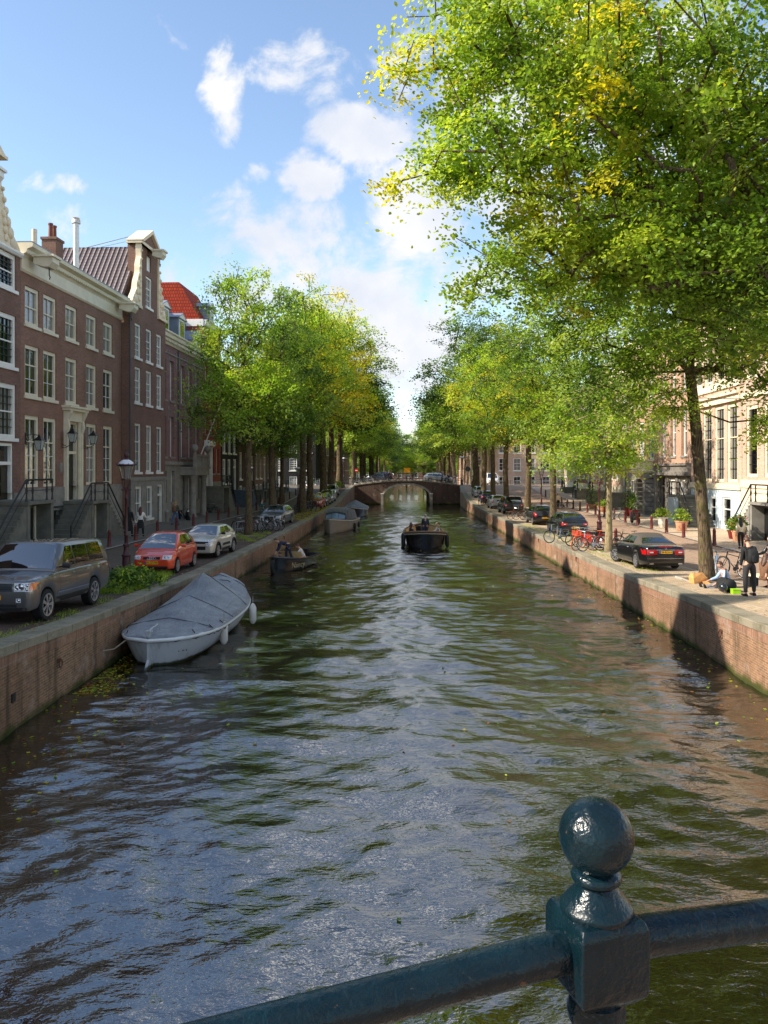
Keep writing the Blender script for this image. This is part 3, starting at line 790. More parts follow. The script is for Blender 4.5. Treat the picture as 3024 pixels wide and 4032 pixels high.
def stoop(root, x, w, zl, z0, out, side, n=8, m=None, railm=None, run=.28, both=True, undercolor=None, cellar=True, label=None):
    """raised landing (width w, centred x) reached by flights along the facade on the given sides (-1, +1)"""
    m = m or step_stone; railm = railm or iron_black
    so = MB(); so.box(x - w / 2, x - w / 2 + .28, -out, -.08, z0, zl - .16); so.box(x + w / 2 - .28, x + w / 2, -out, -.08, z0, zl - .16); so.box(x - w / 2 - .06, x + w / 2 + .06, -out - .08, -.07, zl - .16, zl)
    so.box(x - w / 2 + .28, x + w / 2 - .28, -out * .55, -.08, z0, zl - .165)
    s = obj('stoop', so, m, root)
    if cellar:
        c = MB(); c.box(x - w / 2 + .3, x + w / 2 - .3, -out * .55 - .05, -out * .55 - .01, z0 + .02, zl - .4); obj('cellar_door', c, door_black, s)
        c2 = MB(); c2.box(x + w / 2 - .42, x + w / 2 - .3, -out * .55 - .12, -out * .55 - .052, z0 + .02, zl - .3); obj('cellar_frame', c2, cream_paint, s)
    for sd in ([-1, 1] if both else [side]):
        st = MB(); hh = (zl - .02 - z0) / (n + 1)
        for i in range(n):
            xa = x + sd * (w / 2 + .061 + i * run); xb = xa + sd * run; zt = zl - (i + 1) * hh
            st.box(min(xa, xb), max(xa, xb), -out, -.08, z0, zt - .06); st.box(min(xa, xb) - .0, max(xa, xb) + .03, -out - .04, -.075, zt - .058, zt)
        obj('steps', st, m, root)
        rl = MB(); xe = x + sd * (w / 2 + n * run); xs_ = x + sd * (w / 2)
        ze = z0 + hh * 1.2
        rl.tube([(xs_, -out + .05, zl + 1.0), (xe, -out + .05, ze + .95)], .045, 8); rl.tube([(xs_, -out + .05, zl + .5), (xe, -out + .05, ze + .45)], .02, 6); rl.tube([(xe, -out + .05, ze - .1), (xe, -out + .05, ze + 1.0)], .05, 8)
        obj('handrail', rl, railm, root)
    rl = MB(); y = -out + .05
    rl.tube([(x - w / 2, y, zl + 1.0), (x + w / 2, y, zl + 1.0)], .045, 8); rl.tube([(x - w / 2, y, zl + .5), (x + w / 2, y, zl + .5)], .02, 6)
    for k in (-1, -.55, .55, 1):
        rl.lathe([(.07, zl), (.05, zl + .1), (.035, zl + .3), (.065, zl + .5), (.035, zl + .7), (.05, zl + .95)], 8, (x + k * (w / 2 - .03), y, 0))
    obj('landing_railing', rl, railm, root, True)
def area_grille(root, x, w, z0, z1, y=-.35):
    g = MB(); n = int(w / .13)
    for i in range(n + 1): xx = x - w / 2 + w * i / n; g.tube([(xx, y, z0), (xx, y, z1)], .016, 5); g.ball((xx, y, z1 + .04), (.03, .03, .06), 6, 4)
    g.box(x - w / 2, x + w / 2, y - .02, y + .02, z1 - .2, z1 - .16); g.box(x - w / 2, x + w / 2, y - .02, y + .02, z0 + .2, z0 + .24)
    obj('window_grille', g, iron_black, root)
def wall_lantern(loc, rz, label, up=False):
    root = thing('wall_lantern', label, 'lantern', loc, rz)
    a = MB(); a.box(-.04, .04, 0, .06, -.35, .25); a.tube([(0, 0, .1), (0, -.35, .16), (0, -.7, .1)] if not up else [(0, 0, -.1), (0, -.3, -.25), (0, -.62, -.1), (0, -.62, .02)], .022, 6)
    a.tube([(0, 0, -.25), (0, -.28, -.05), (0, -.45, .12)] if not up else [(0, 0, -.3), (0, -.3, -.3)], .016, 6); obj('bracket', a, iron_black, root)
    cy = -.7 if not up else -.62; zb = -.62 if not up else .02
    g = MB(); g.loft([[(k * a_, cy + k * b_, z) for a_, b_ in ((-1, -1), (1, -1), (1, 1), (-1, 1))] for k, z in ((.1, zb), (.19, zb + .45))], closed=True, cap=True); obj('lantern_glass', g, glass_lamp, root)
    f = MB()
    for a_, b_ in ((-1, -1), (1, -1), (1, 1), (-1, 1)): f.tube([(.105 * a_, cy + .105 * b_, zb - .02), (.2 * a_, cy + .2 * b_, zb + .46)], .014, 5)
    f.loft([[(k * a_, cy + k * b_, z) for a_, b_ in ((-1, -1), (1, -1), (1, 1), (-1, 1))] for k, z in ((.23, zb + .45), (.2, zb + .5), (.07, zb + .64), (.05, zb + .7), (.01, zb + .78))], closed=True, cap=True)
    f.box(-.11, .11, cy - .11, cy + .11, zb - .05, zb - .01); obj('lantern_frame', f, iron_black, root)
    return root

TH = math.atan(.048)
RZL = PI / 2 - TH; RZR = -PI / 2 - math.atan(.05)
def locL(y, off=0.0): return (FXL(y) + off, y, 0)
def yw(root, u, out, z):  # world point of a local facade point (u along, out in front)
    return root.matrix_basis @ Vector((u, -out, z))
# --- house 1: partly in frame at the left edge, neck gable
h = house('brick_house', 'dark brick house at the left edge with large many-paned dark windows', 7.9, 13, .9, 16.0, brick_brown2,
    [('bm', 14.2, 1.75, 1.9, [1.3, 3.9, 6.55]), ('bm', 10.4, 2.55, 1.9, [1.3, 3.9, 6.55]), ('bm', 6.9, 2.65, 1.9, [1.3, 3.9, 6.55]), ('bm', 4.55, 1.7, 1.6, [1.2, 3.2])],
    plinth=(4.2, grey_stone), loc=locL(31.6), rz=RZL, doors=[(6.35, 3.9, 1.7, 2.75, door_black, white_paint, .9)])
mb = MB(); mb.prism([(2.2, 16.0), (5.7, 16.0), (5.7, 20.4), (2.2, 20.4)], 0.0, .35); obj('neck_gable', mb, brick_brown2, h)
scroll_side(h, 5.7, 16.2, 2.1, 3.6, False, cream_stone); scroll_side(h, 2.2, 16.2, 2.1, 3.6, True, cream_stone)
obj('gable_cornice', cornice(7.9, 15.95, [(.12, 0), (.2, .12), (.2, .22)]), white_paint, h)
mb = MB(); mb.prism([(1.9, 20.3), (6.0, 20.3), (3.95, 21.6)], -.3, .4); mb.box(1.8, 6.1, -.35, .4, 20.15, 20.3); obj('pediment', mb, cream_stone, h)
hoist_beam(h, 3.95, 18.4, .8, 1.1, white_paint); add_window(h, ST['bm'], 3.95, 16.4, 1.5, 1.6)
gable_roof(h, 7.9, 12.5, 15.9, 20.2, tile_dark, .4, 'Y')
stoop(h, 6.2, 2.6, 3.88, 1.15, 1.9, -1, 9, both=False, run=.3)
area_grille(h, 3.2, 2.6, 1.2, 2.6)
H1 = h
# --- house 2: five-bay brown brick with long cream cornice
c5 = [1.2, 3.15, 5.75, 8.5, 11.05]
h = house('brick_house', 'wide brown brick house, five cream windows per floor, under a long cream dentilled cornice', 13.3, 14, .9, 15.4, brick_brown,
    [('c22', 12.8, 1.95, 1.5, c5), ('c24', 9.15, 2.6, 1.5, c5), ('c25', 4.45, 3.7, 1.5, [1.2, 3.15, 8.5, 11.05]), ('cell', 1.5, 1.75, 1.3, [1.6, 3.6, 9.3])],
    plinth=(4.4, grey_stone), loc=locL(39.5), rz=RZL, doors=[(5.85, 3.62, 1.45, 4.5, door_black, cream_paint, 1.7)])
mb = cornice(13.3, 15.35, [(.05, 0), (.12, .1), (.07, .18), (.07, .75), (.14, .85), (.32, .95), (.34, 1.1), (.62, 1.2), (.66, 1.38), (.55, 1.42)]); d_ = dentils(13.3, 16.25, .13, .14, .13, .32, .16); mb.add(d_.v, d_.f); obj('cornice', mb, cream_paint, h)
gt = MB(); gt.box(0, 13.3, -.6, .2, 16.775, 16.83); obj('gutter', gt, zinc, h)
hoist_beam(h, 1.0, 15.7, .75, 1.35); hoist_beam(h, 12.4, 15.7, .75, 1.35)
mb = MB(); mb.box(5.0, 5.13, -.12, .0, 3.62, 8.3); mb.box(6.57, 6.7, -.12, 0, 3.62, 8.3); mb.box(4.78, 5.0, -.2, 0, 3.62, 8.2); mb.box(6.7, 6.92, -.2, 0, 3.62, 8.2)
mb.box(4.78, 6.92, -.2, 0, 8.12, 8.7); mb.box(4.6, 7.1, -.45, 0, 8.7, 8.85); mb.box(4.5, 7.2, -.55, 0, 8.85, 8.97)
for sx in (4.88, 6.82): mb.loft([[(sx - .12, y, z), (sx + .12, y, z), (sx + .12, 0, z), (sx - .12, 0, z)] for y, z in ((-.22, 7.5), (-.3, 7.8), (-.25, 8.2), (-.42, 8.55), (-.44, 8.7))], closed=True, cap=True)
obj('door_surround', mb, cream_paint, h)
stoop(h, 5.8, 2.4, 3.6, 1.12, 1.7, -1, 9)
area_grille(h, 3.3, 1.5, 1.5, 3.3, -.3); area_grille(h, 9.4, 1.5, 1.5, 3.3, -.3)
gable_roof(h, 13.3, 13.5, 15.6, 17.0, tile_dark, 1.0)
chimney(h, 9.5, 2.9, 1.0, .9, 15.8, 19.6, brick_brown2, 2)
mb = MB(); mb.lathe([(.19, 16), (.19, 21.55), (.28, 21.56), (.28, 21.75), (.22, 21.8), (.26, 21.9), (.02, 22.0)], 14, (12.2, 2.6, 0)); obj('flue_pipe', mb, mk('flue_steel', (206, 202, 192), .35, .08, 6, metal=.5), h, 50)
mb = MB(); mb.lathe([(.16, 16), (.16, 19.9)], 10, (8.0, 3.3, 0)); obj('flue_pipe', mb, cream_stone, h)
mb = MB(); mb.box(6.97, 7.25, -.075, 0.0, 5.0, 6.15); obj('name_plate', mb, mk('brass_plate', (126, 96, 40), .45, .1, 8, metal=.4), h)
mb = MB(); mb.box(4.2, 4.55, -.06, 0.0, 5.2, 5.75); mb.box(4.25, 4.5, -.075, -.05, 5.26, 5.69); obj('plaque', mb, grey_stone, h)
H2 = h
# --- house 3: neck gable with carved claws, standing forward of its neighbours
h = house('gabled_house', 'narrow brown brick house topped by a tall neck gable with white carved scrolls', 7.5, 14, .9, 16.6, brick_brown2,
    [('w24', 13.1, 2.35, 1.2, [1.65, 3.85, 6.05]), ('w24', 10.0, 2.45, 1.2, [1.65, 3.85, 6.05]), ('w24', 5.2, 3.35, 1.2, [1.65, 3.85, 6.05]), ('w22', 1.9, 2.3, 1.2, [1.65, 3.85])],
    plinth=(4.6, grey_stone), loc=locL(52.82, .5), rz=RZL, doors=[(6.15, 1.25, 1.2, 3.0, door_black, white_paint, .7)])
mb = MB(); holed_wall(mb, 5.6, 16.6, 21.1, [(3.2, 4.5, 17.0, 19.2), (3.4, 4.3, 19.6, 20.7)], .3, x0=2.1); mb.add([(2.1, 0, 16.6), (2.1, .9, 16.6), (2.1, .9, 21.1), (2.1, 0, 21.1)], [(0, 1, 2, 3)]); mb.add([(5.6, 0, 16.6), (5.6, .9, 16.6), (5.6, .9, 21.1), (5.6, 0, 21.1)], [(0, 1, 2, 3)])
mb.add([(2.1, .5, 16.6), (5.6, .5, 16.6), (5.6, .5, 21.1), (2.1, .5, 21.1)], [(0, 1, 2, 3)]); obj('neck_gable', mb, brick_brown2, h)
add_window(h, ST['w24'], 3.85, 17.0, 1.3, 2.2)
mb = MB(); mb.box(3.4, 4.3, .1, .2, 19.6, 20.7); obj('shutter', mb, white_paint, h)
scroll_side(h, 2.1, 16.75, 1.9, 4.6, True, cream_stone); scroll_side(h, 5.6, 16.75, 1.8, 4.6, False, cream_stone)
mb = MB(); mb.box(0, 2.1, -.18, .1, 16.55, 16.76); mb.box(5.6, 7.5, -.18, .1, 16.55, 16.76); obj('shoulder_cornice', mb, cream_stone, h)
mb = MB(); mb.box(1.8, 5.9, -.22, .8, 21.1, 21.3)
mb.prism([(1.8, 21.3), (5.9, 21.3), (3.85, 22.45)], -.1, .7); obj('pediment', mb, brick_brown2, h)
mb = MB(); mb.prism([(1.65, 21.3), (3.85, 22.57), (6.05, 21.3), (5.6, 21.3), (3.85, 22.3), (2.1, 21.3)], -.32, .85); mb.box(1.7, 6.0, -.24, .85, 21.1, 21.303); obj('pediment_trim', mb, cream_stone, h)
hoist_beam(h, 3.85, 20.5, .7, 1.15, cream_paint)
gable_roof(h, 7.5, 13.6, 16.5, 21.4, tile_big, .6, 'Y')
mb = MB(); mb.box(0, 7.5, -.12, .0, 4.6, 4.85); obj('string_course', mb, grey_stone, h)
mb = MB(); mb.tube([(.02, -.06, 1.1), (.02, -.06, 16.3)], .07, 8); obj('drainpipe', mb, mk('pipe_grey', (70, 72, 76), .5), h)
H3 = h
# --- house 4: purple brick, narrow recessed windows, grey stone ground floor with columned porch and balcony
c4 = [1.2, 3.15, 6.0, 8.15, 10.3]
h = house('mansion_house', 'purple brick house with a grey stone ground floor, balcony and slate roof with white dormers', 12.2, 14, .9, 15.3, brick_purple,
    [('nar', 10.9, 3.2, 1.05, c4), ('nar', 6.4, 3.2, 1.05, c4), ('nar', 2.75, 2.5, .95, [1.2, 3.15, 10.5])],
    plinth=(5.9, grey_stone), loc=locL(60.35), rz=RZL, doors=[(7.1, 1.3, 1.6, 3.4, door_green, white_paint, .9)], walldepth=.45)
mb = cornice(12.2, 15.25, [(.08, 0), (.12, .12), (.12, .4), (.4, .5), (.45, .75), (.55, .82), (.55, .95)]); d_ = dentils(12.2, 15.42, .16, .2, .11, .38, .2); mb.add(d_.v, d_.f); obj('cornice', mb, cream_paint, h)
mb = MB()
for x in [1.2 - .75, 2.2, 3.15 + .95, 4.9, 7.1, 9.2, 11.4]:
    for z, zt in ((13.6, 14.9), (9.3, 10.4)): mb.box(x - .07, x + .07, -.05, 0, z, zt)
mb.box(0, 12.2, -.22, 0, 5.75, 6.02); mb.box(0, 12.2, -.08, 0, 14.55, 14.65); obj('stone_bands', mb, grey_stone, h)
mansard(h, 12.2, 13, 16.1, 19.2, slate, .6, 1.2)
dormer(h, 2.6, 16.2, 1.9, 2.2, .35, 2.0, zinc, zinc); dormer(h, 6.8, 16.2, 1.9, 2.0, .35, 2.0, zinc, zinc); dormer(h, 10.2, 16.15, 1.7, .7, -.1, 1.5, cream_paint, zinc, ped=.9)
chimney(h, 3.0, 5.5, 3.6, 1.4, 17.5, 21.2, brick_brown2, 1, cap=zinc)
mb = MB()
for x in (5.6, 8.7): mb.lathe([(.34, 1.2), (.34, 1.5), (.26, 1.6), (.24, 4.6), (.34, 4.75), (.34, 4.9)], 16, (x, -1.0, 0))
for x in (6.1, 8.2): mb.lathe([(.3, 1.2), (.3, 1.5), (.2, 1.6), (.19, 4.6), (.3, 4.75), (.3, 4.9)], 12, (x, -.25, 0))
mb.box(5.1, 9.2, -1.4, 0, 4.9, 5.45); mb.box(5.0, 9.3, -1.5, 0, 5.45, 5.6); obj('porch', mb, grey_stone, h, 50)
mb = MB(); mb.box(5.1, 9.2, -1.4, -1.15, 6.5, 6.65)
for x in (5.1, 7.0, 9.0): mb.box(x, x + .22, -1.42, -1.15, 5.6, 6.6)
for i in range(7): mb.lathe([(.07, 5.6), (.1, 5.85), (.05, 6.2), (.07, 6.5)], 8, (5.55 + i * .2, -1.28, 0)); mb.lathe([(.07, 5.6), (.1, 5.85), (.05, 6.2), (.07, 6.5)], 8, (7.45 + i * .2, -1.28, 0))
for x in (5.25, 9.1): mb.lathe([(.12, 6.65), (.07, 6.8), (.26, 7.0), (.3, 7.2), (.2, 7.4), (.05, 7.5)], 12, (x, -1.25, 0))
obj('balcony', mb, grey_stone, h, 50)
mb = MB(); mb.tube([(7.3, -1.2, 6.7), (8.0, -3.2, 12.3)], [.05, .03], 8); obj('flagpole', mb, white_paint, h)
mb = MB(); mb.tube([(.0, -.08, 1.2), (.0, -.08, 15.2)], .06, 8); mb.tube([(4.6, -.08, 6), (4.6, -.08, 15.2)], .05, 8); obj('drainpipe', mb, MATS['pipe_grey'], h)
# --- house 5: red brick with tall red tiled roof
c3 = [1.1, 3.15, 5.1]
ST['red'] = dict(key='red', frame=white_paint, nx=1, ny=(1, 1), sash=.5, glass=glass_dark, fw=.13, rec=.28, sillm=grey_stone)
h = house('red_house', 'narrow red brick house with a steep orange-red tiled roof and grey stoop', 6.3, 14, .9, 18.7, brick_red,
    [('red', 15.9, 1.9, 1.05, c3), ('red', 12.5, 2.8, 1.05, c3), ('red', 8.7, 2.6, 1.05, c3), ('red', 5.0, 2.4, 1.05, [3.4, 5.2])],
    plinth=(4.2, grey_stone), loc=locL(72.55), rz=RZL, doors=[(1.3, 3.85, 1.5, 3.6, door_green, white_paint, 1.0)], walldepth=.42)
mb = MB(); mb.box(.45, .6, -.3, 0, 3.85, 7.6); mb.box(2.0, 2.15, -.3, 0, 3.85, 7.6); mb.loft([[(.3, y, z), (2.3, y, z), (2.3, 0, z), (.3, 0, z)] for y, z in ((-.3, 7.5), (-.5, 7.6), (-.55, 7.9), (-.35, 8.1))], closed=True, cap=True); obj('door_surround', mb, white_paint, h)
obj('cornice', cornice(6.3, 18.65, [(.1, 0), (.2, .1), (.3, .5), (.4, .55)]), white_paint, h)
mb = MB(); mb.box(-.05, .0, 0, 13, 18.6, 19.25); obj('side_cornice', mb, white_paint, h)
mansard(h, 6.3, 13, 19.25, 22.7, tile_red, .3, 2.0)
dormer(h, 3.2, 19.4, 1.7, 1.5, .1, 2.6, zinc, zinc)
stoop(h, 1.5, 2.6, 3.83, 1.12, 1.8, 1, 9, both=False)
# --- house 6: black
h = house('black_house', 'black painted brick house with white sash windows beyond the red house', 7.2, 14, .9, 15.2, brick_black,
    [('w22', 12.4, 2.2, 1.3, [1.4, 3.6, 5.8]), ('w24', 7.1, 2.6, 1.3, [1.4, 3.6, 5.8]), ('w24', 3.95, 2.5, 1.3, [1.4, 3.5]), ('w22', 10.0, 1.9, 1.3, [1.4, 3.6, 5.8])],
    loc=locL(78.9), rz=RZL, doors=[(5.9, 3.2, 1.4, 3.3, door_black, white_paint, .8)])
obj('cornice', cornice(7.2, 15.15, [(.15, 0), (.25, .4), (.45, .5), (.5, .7)]), white_paint, h)
gable_roof(h, 7.2, 13, 15.3, 19, tile_dark, .5)
st_blue = mk('step_blue', (70, 84, 98), .75, .12, 3)
stoop(h, 5.9, 2.0, 3.18, 1.12, 1.8, 1, 7, m=st_blue, both=False, run=.3)
# --- houses 7..9 towards the bridge, mostly behind the trees
farspec = [(86.2, 8.6, 14.8, brick_umber, 'brown brick house with tall white arched sash windows seen between the left bank trunks', 3),
           (94.9, 7.2, 16.2, brick_brown, 'tall brown brick house behind the left bank trees, second from the side street', 3),
           (102.2, 8.2, 14.0, brick_umber, 'umber brick house behind the left bank trees closest to the far bridge', 3)]
for y, W, top, m, lab, n in farspec:
    cs = [W * (i + .5) / n for i in range(n)]
    h = house('brick_house', lab, W - .05, 13, .9, top, m, [('far', 12.2, 1.8, 1.25, cs), ('far', 8.6, 2.4, 1.25, cs), ('far', 4.3, 3.0, 1.25, cs[:2]), ('w22', 1.9, 1.7, 1.1, cs[:2])], plinth=(3.4, dark_stone), loc=locL(y), rz=RZL,
              doors=[(cs[2], 3.0, 1.35, 4.0, door_green, white_paint, .9)])
    obj('cornice', cornice(W - .05, top - .05, [(.12, 0), (.2, .4), (.5, .55), (.5, .7)]), cream_paint, h)
    gable_roof(h, W - .05, 12.5, top + .1, top + 3.6, tile_dark, .5)
    stoop(h, cs[2], 1.8, 2.98, 1.1, 1.6, -1, 6, both=False)
# --- dark house with white windows facing the camera across the left side street, then the far row
def farhouse(name, lab, x, y, rz, W, top, m, n, z0=.9, st='far', D=12, rowz=((12.0, 1.9), (8.6, 2.3), (5.2, 2.4), (2.0, 2.1)), roofm=None, corn=None):
    cs = [W * (i + .5) / n for i in range(n)]
    h = house(name, lab, W, D, z0, top, m, [(st, a, b, 1.45, cs) for a, b in rowz if a + b < top - .6], loc=(x, y, 0), rz=rz)
    obj('cornice', cornice(W, top - .05, [(.12, 0), (.2, .4), (.5, .55), (.5, .7)]), corn or cream_paint, h)
    gable_roof(h, W, D - .5, top + .1, top + 3.4, roofm or tile_dark, .5)
    return h
ST['big'] = dict(key='big', frame=white_paint, nx=4, ny=(3, 2), sash=.6, glass=glass_dark, fw=.16, mt=.06)
farhouse('corner_house', 'black corner house with bright white multi-paned windows facing the left side street', -24.5, 150, 0, 11.5, 13.6, brick_black, 4, st='big', corn=white_paint, D=10)
h = farhouse('corner_house', 'white plastered shop front house at the far left street corner', -36.5, 150.5, 0, 11.9, 12.8, mk('white_plaster', (200, 200, 196), .8, .05, 2, dirt=.1), 4, st='big', D=10)
for i, (y, W, top, m) in enumerate([(161, 13, 15, brick_umber), (174.5, 12, 14, brick_brown), (187, 14, 16, brick_red), (201.5, 14, 14.5, brick_umber), (216, 16, 15.5, brick_brown)]):
    farhouse('brick_house', '%s house past the far bridge in the left row, counting away from it' % ['first', 'second', 'third', 'fourth', 'fifth'][i], -13.4 + (y - 161) * .045, y, PI / 2 - .045, W, top, m, 4)
# --- right bank
def locR(y, off=0.0): return (FXR(y) + off, y, 0)
# R1 nearest (right edge), from y 36 to 51.8
h = house('brick_house', 'pinkish brick house at the right edge with tall sash windows and iron-railed stoop', 12.6, 14, .9, 16.5, brick_pink,
    [('rt', 4.9, 4.6, 1.75, [1.5, 4.2]), ('rt', 11.2, 3.4, 1.75, [1.5, 4.2, 7.1, 10.0]), ('cell', 1.5, 1.7, 1.6, [3.4]), ('rt', 4.9, 4.6, 1.75, [10.2])],
    plinth=(4.2, cream_stone), loc=locR(51.85), rz=RZR, doors=[(7.2, 3.5, 1.7, 4.4, door_green, cream_stone, 1.4)])
obj('cornice', cornice(12.6, 16.45, [(.15, 0), (.25, .5), (.6, .7), (.6, .95)]), cream_stone, h); gable_roof(h, 12.6, 13, 16.6, 20, tile_dark, .6)
for a, b, o_ in ((4.2, 4.7, .14), (10.0, 10.35, .1)): mb = MB(); mb.box(0, 12.6, -o_, 0, a, b); obj('string_course', mb, cream_stone, h)
stoop(h, 6.9, 3.0, 3.48, 1.12, 1.7, -1, 9, m=grey_stone, railm=iron_black, both=False)
# R2 pink brick, cream window surrounds, pale blue plinth
h = house('brick_house', 'pink brick house with tall cream-framed windows above a pale blue base, right bank', 9.7, 14, .9, 16.8, brick_pink,
    [('rt', 4.5, 5.4, 1.8, [3.4, 5.75, 8.1]), ('rt', 11.6, 3.6, 1.7, [1.4, 3.6, 5.85, 8.1]), ('cell', 1.45, 2.0, 1.5, [7.2]), ('cell', 1.6, 1.8, 1.2, [4.6])],
    plinth=(4.0, blue_plaster), loc=locR(61.6), rz=RZR, doors=[(1.5, 3.45, 1.7, 5.0, door_black, cream_stone, 1.5)])
obj('cornice', cornice(9.7, 16.75, [(.15, 0), (.25, .5), (.6, .7), (.6, .95)]), cream_stone, h); gable_roof(h, 9.7, 13, 16.9, 20.4, tile_dark, .6)
for a, b, o_ in ((4.0, 4.4, .16), (10.0, 10.45, .2), (10.45, 10.6, .4), (11.0, 11.5, .12)): mb = MB(); mb.box(0, 9.7, -o_, 0, a, b); obj('stone_band', mb, cream_stone, h)
stoop(h, 1.6, 2.4, 3.43, 1.12, 1.9, 1, 8, m=step_stone, railm=iron_black, both=False, cellar=False)
mb = MB(); mb.box(.41, 2.79, -1.98, -1.904, 1.12, 3.26); obj('stoop_cladding', mb, blue_plaster, h)
# R3 dark stone base with three windows
h = house('stone_house', 'house with rusticated dark stone ground floor and narrow windows behind the leaning trunk', 8.9, 14, .9, 16.2, brick_orange,
    [('nar', 6.5, 4.0, 1.4, [1.6, 4.4, 7.2]), ('nar', 11.8, 2.8, 1.3, [1.6, 4.4, 7.2]), ('w22', 2.2, 2.4, 1.3, [4.4, 7.2])], plinth=(5.6, dark_stone), loc=locR(70.6), rz=RZR, doors=[(1.6, 1.4, 1.5, 3.5, door_black, dark_stone, .9)], walldepth=.42)
mb = MB(); mb.box(0, 8.9, -.5, 0, 4.9, 5.2); mb.box(0, 8.9, -.3, 0, 5.2, 5.7); mb.box(0, 8.9, -.45, 0, 5.7, 5.9)
for i in range(7):
    for j in range(8):
        mb.box(.05 + i * 1.27 + (j % 2) * .3, .05 + i * 1.27 + (j % 2) * .3 + .62, -.14 - .03 * ((i + j) % 2), -.06, 1.2 + j * .45, 1.2 + j * .45 + .4) if i in (0, 2, 4, 6) and .05 + i * 1.27 + .92 < 8.9 else None
obj('rusticated_base', mb, dark_stone, h)
obj('cornice', cornice(8.9, 16.15, [(.15, 0), (.25, .5), (.6, .7), (.6, .95)]), cream_stone, h); gable_roof(h, 8.9, 13, 16.3, 20, tile_dark, .6)
# R4 with ornate balcony over the door
h = house('stone_house', 'pale stone house with a carved balcony carried on columns over its doorway', 9.9, 14, .9, 17.0, brick_orange,
    [('w24', 6.3, 3.6, 1.5, [1.6, 4.9, 8.2]), ('w24', 11.6, 3.0, 1.4, [1.6, 4.9, 8.2]), ('w22', 2.0, 2.4, 1.3, [1.6])], plinth=(5.5, grey_stone), loc=locR(80.6), rz=RZR, doors=[(7.4, 1.4, 1.9, 3.6, door_black, dark_stone, .9)])
mb = MB(); mb.lathe([(.3, 4.3), (.6, 4.6), (1.1, 4.9), (1.45, 5.1), (1.5, 5.25), (1.35, 5.3), (1.35, 6.1), (1.45, 6.15), (1.45, 6.3)], 20, (7.4, -.3, 0)); obj('balcony', mb, cream_stone, h, 40)
mb = MB()
for x in (6.2, 8.6):
    for j in range(8): mb.box(x - .32 - .05 * (j % 2), x + .32 + .05 * (j % 2), -.85, 0, 1.2 + j * .42, 1.2 + j * .42 + .38)
mb.box(5.7, 9.1, -.9, 0, 4.6, 5.0); obj('porch', mb, grey_stone, h)
obj('cornice', cornice(9.9, 16.95, [(.15, 0), (.25, .5), (.6, .7), (.6, .95)]), cream_stone, h); gable_roof(h, 9.9, 13, 17.1, 21, tile_dark, .6)
rspec = [(89.5, 8.8, 15.5, brick_pink, 'pink brick house with white windows glimpsed through the right bank leaves'), (98.5, 8.9, 16.8, brick_orange, 'orange brick house behind the right bank trees'),
         (107.5, 8.9, 15.0, brick_brown, 'brown brick house on the right bank two doors before the side street'), (117.5, 9.9, 16.0, brick_pink, 'pale pink corner house on the right bank beside the side street')]
for y, W, top, m, lab in rspec:
    n = 3; cs = [W * (i + .5) / n for i in range(n)]
    h = house('brick_house', lab, W, 13, .9, top, m, [('far', 12.2, 1.9, 1.4, cs), ('far', 8.4, 2.6, 1.4, cs), ('far', 4.3, 3.2, 1.4, cs[:2])], plinth=(3.6, cream_stone), loc=locR(y), rz=RZR, doors=[(cs[2], 3.0, 1.45, 4.1, door_green, white_paint, .9)])
    obj('cornice', cornice(W, top - .05, [(.12, 0), (.2, .4), (.5, .55), (.5, .7)]), cream_stone, h); gable_roof(h, W, 12.5, top + .1, top + 3.5, tile_dark, .5)
    stoop(h, cs[2], 1.8, 2.98, 1.1, 1.6, -1, 6, both=False)
farhouse('corner_house', 'sunlit brick corner house with a dark door facing the right side street beyond the bridge', 21.5, 152, 0, 14, 14.5, brick_pink, 5, D=10, st='far')
for i, (y, W, top, m) in enumerate([(175, 13, 15, cream_stone), (189, 13.5, 14, brick_pink), (204, 14, 16, brick_orange), (220, 15, 14.5, brick_pink), (237, 16, 15.5, brick_orange)]):
    farhouse('brick_house', '%s house past the far bridge in the right row, counting away from it' % ['first', 'second', 'third', 'fourth', 'fifth'][i], 19.4 + (y - 175) * .045, y, -PI / 2 - .045, W, top, m, 4, z0=.8)
for i in range(4): farhouse('brick_house', '%s brick house closing the far end of the canal' % ['first', 'second', 'third', 'fourth'][i], -24 + i * 22, 350, 0, 21.8, 12 + i % 2, [brick_umber, brick_brown, brick_pink, brick_orange][i], 6, D=10)
# --- houses out of frame on the left that shade the canal
for y0, W, top, lab in ((21.4, 4.1, 20.5, 'narrow tall umber brick house three doors outside the left edge'), (13.6, 6.2, 20.8, 'tall umber brick house left of a low brown one, outside the frame')):
    h = house('brick_house', lab, W, 13, 1.2, top, brick_umber, [('far', 8.4, 2.6, 1.4, [1.4, 4.0]), ('far', 4.3, 3.2, 1.4, [1.4, 4.0])], loc=locL(y0), rz=RZL)
    gable_roof(h, W, 12.5, top, top + 4.5, tile_dark, .5, 'Y')
for y0, W, lab in ((19.85, 1.5, 'very narrow low brick house squeezed between two tall ones outside the frame'), (6.5, 7.05, 'low brown brick house beside the near bridge'), (-4, 10.4, 'wide low brick house behind the camera on the left bank')):
    h = house('brick_house', lab, W, 13, 1.2, 15.5, brick_brown, [('far', 8.4, 2.6, .9, [W / 2]), ('far', 4.3, 3.2, .9, [W / 2])], loc=locL(y0), rz=RZL)
h = house('brick_house', 'brown brick house next door to the one at the left edge', 5.4, 13, 1.2, 14.6, brick_brown, [('far', 8.4, 2.6, 1.4, [1.4, 4.0]), ('far', 4.3, 3.2, 1.4, [1.4, 4.0])], loc=locL(26.1), rz=RZL)
gable_roof(h, 5.4, 12.5, 14.6, 17.5, tile_dark, .5)
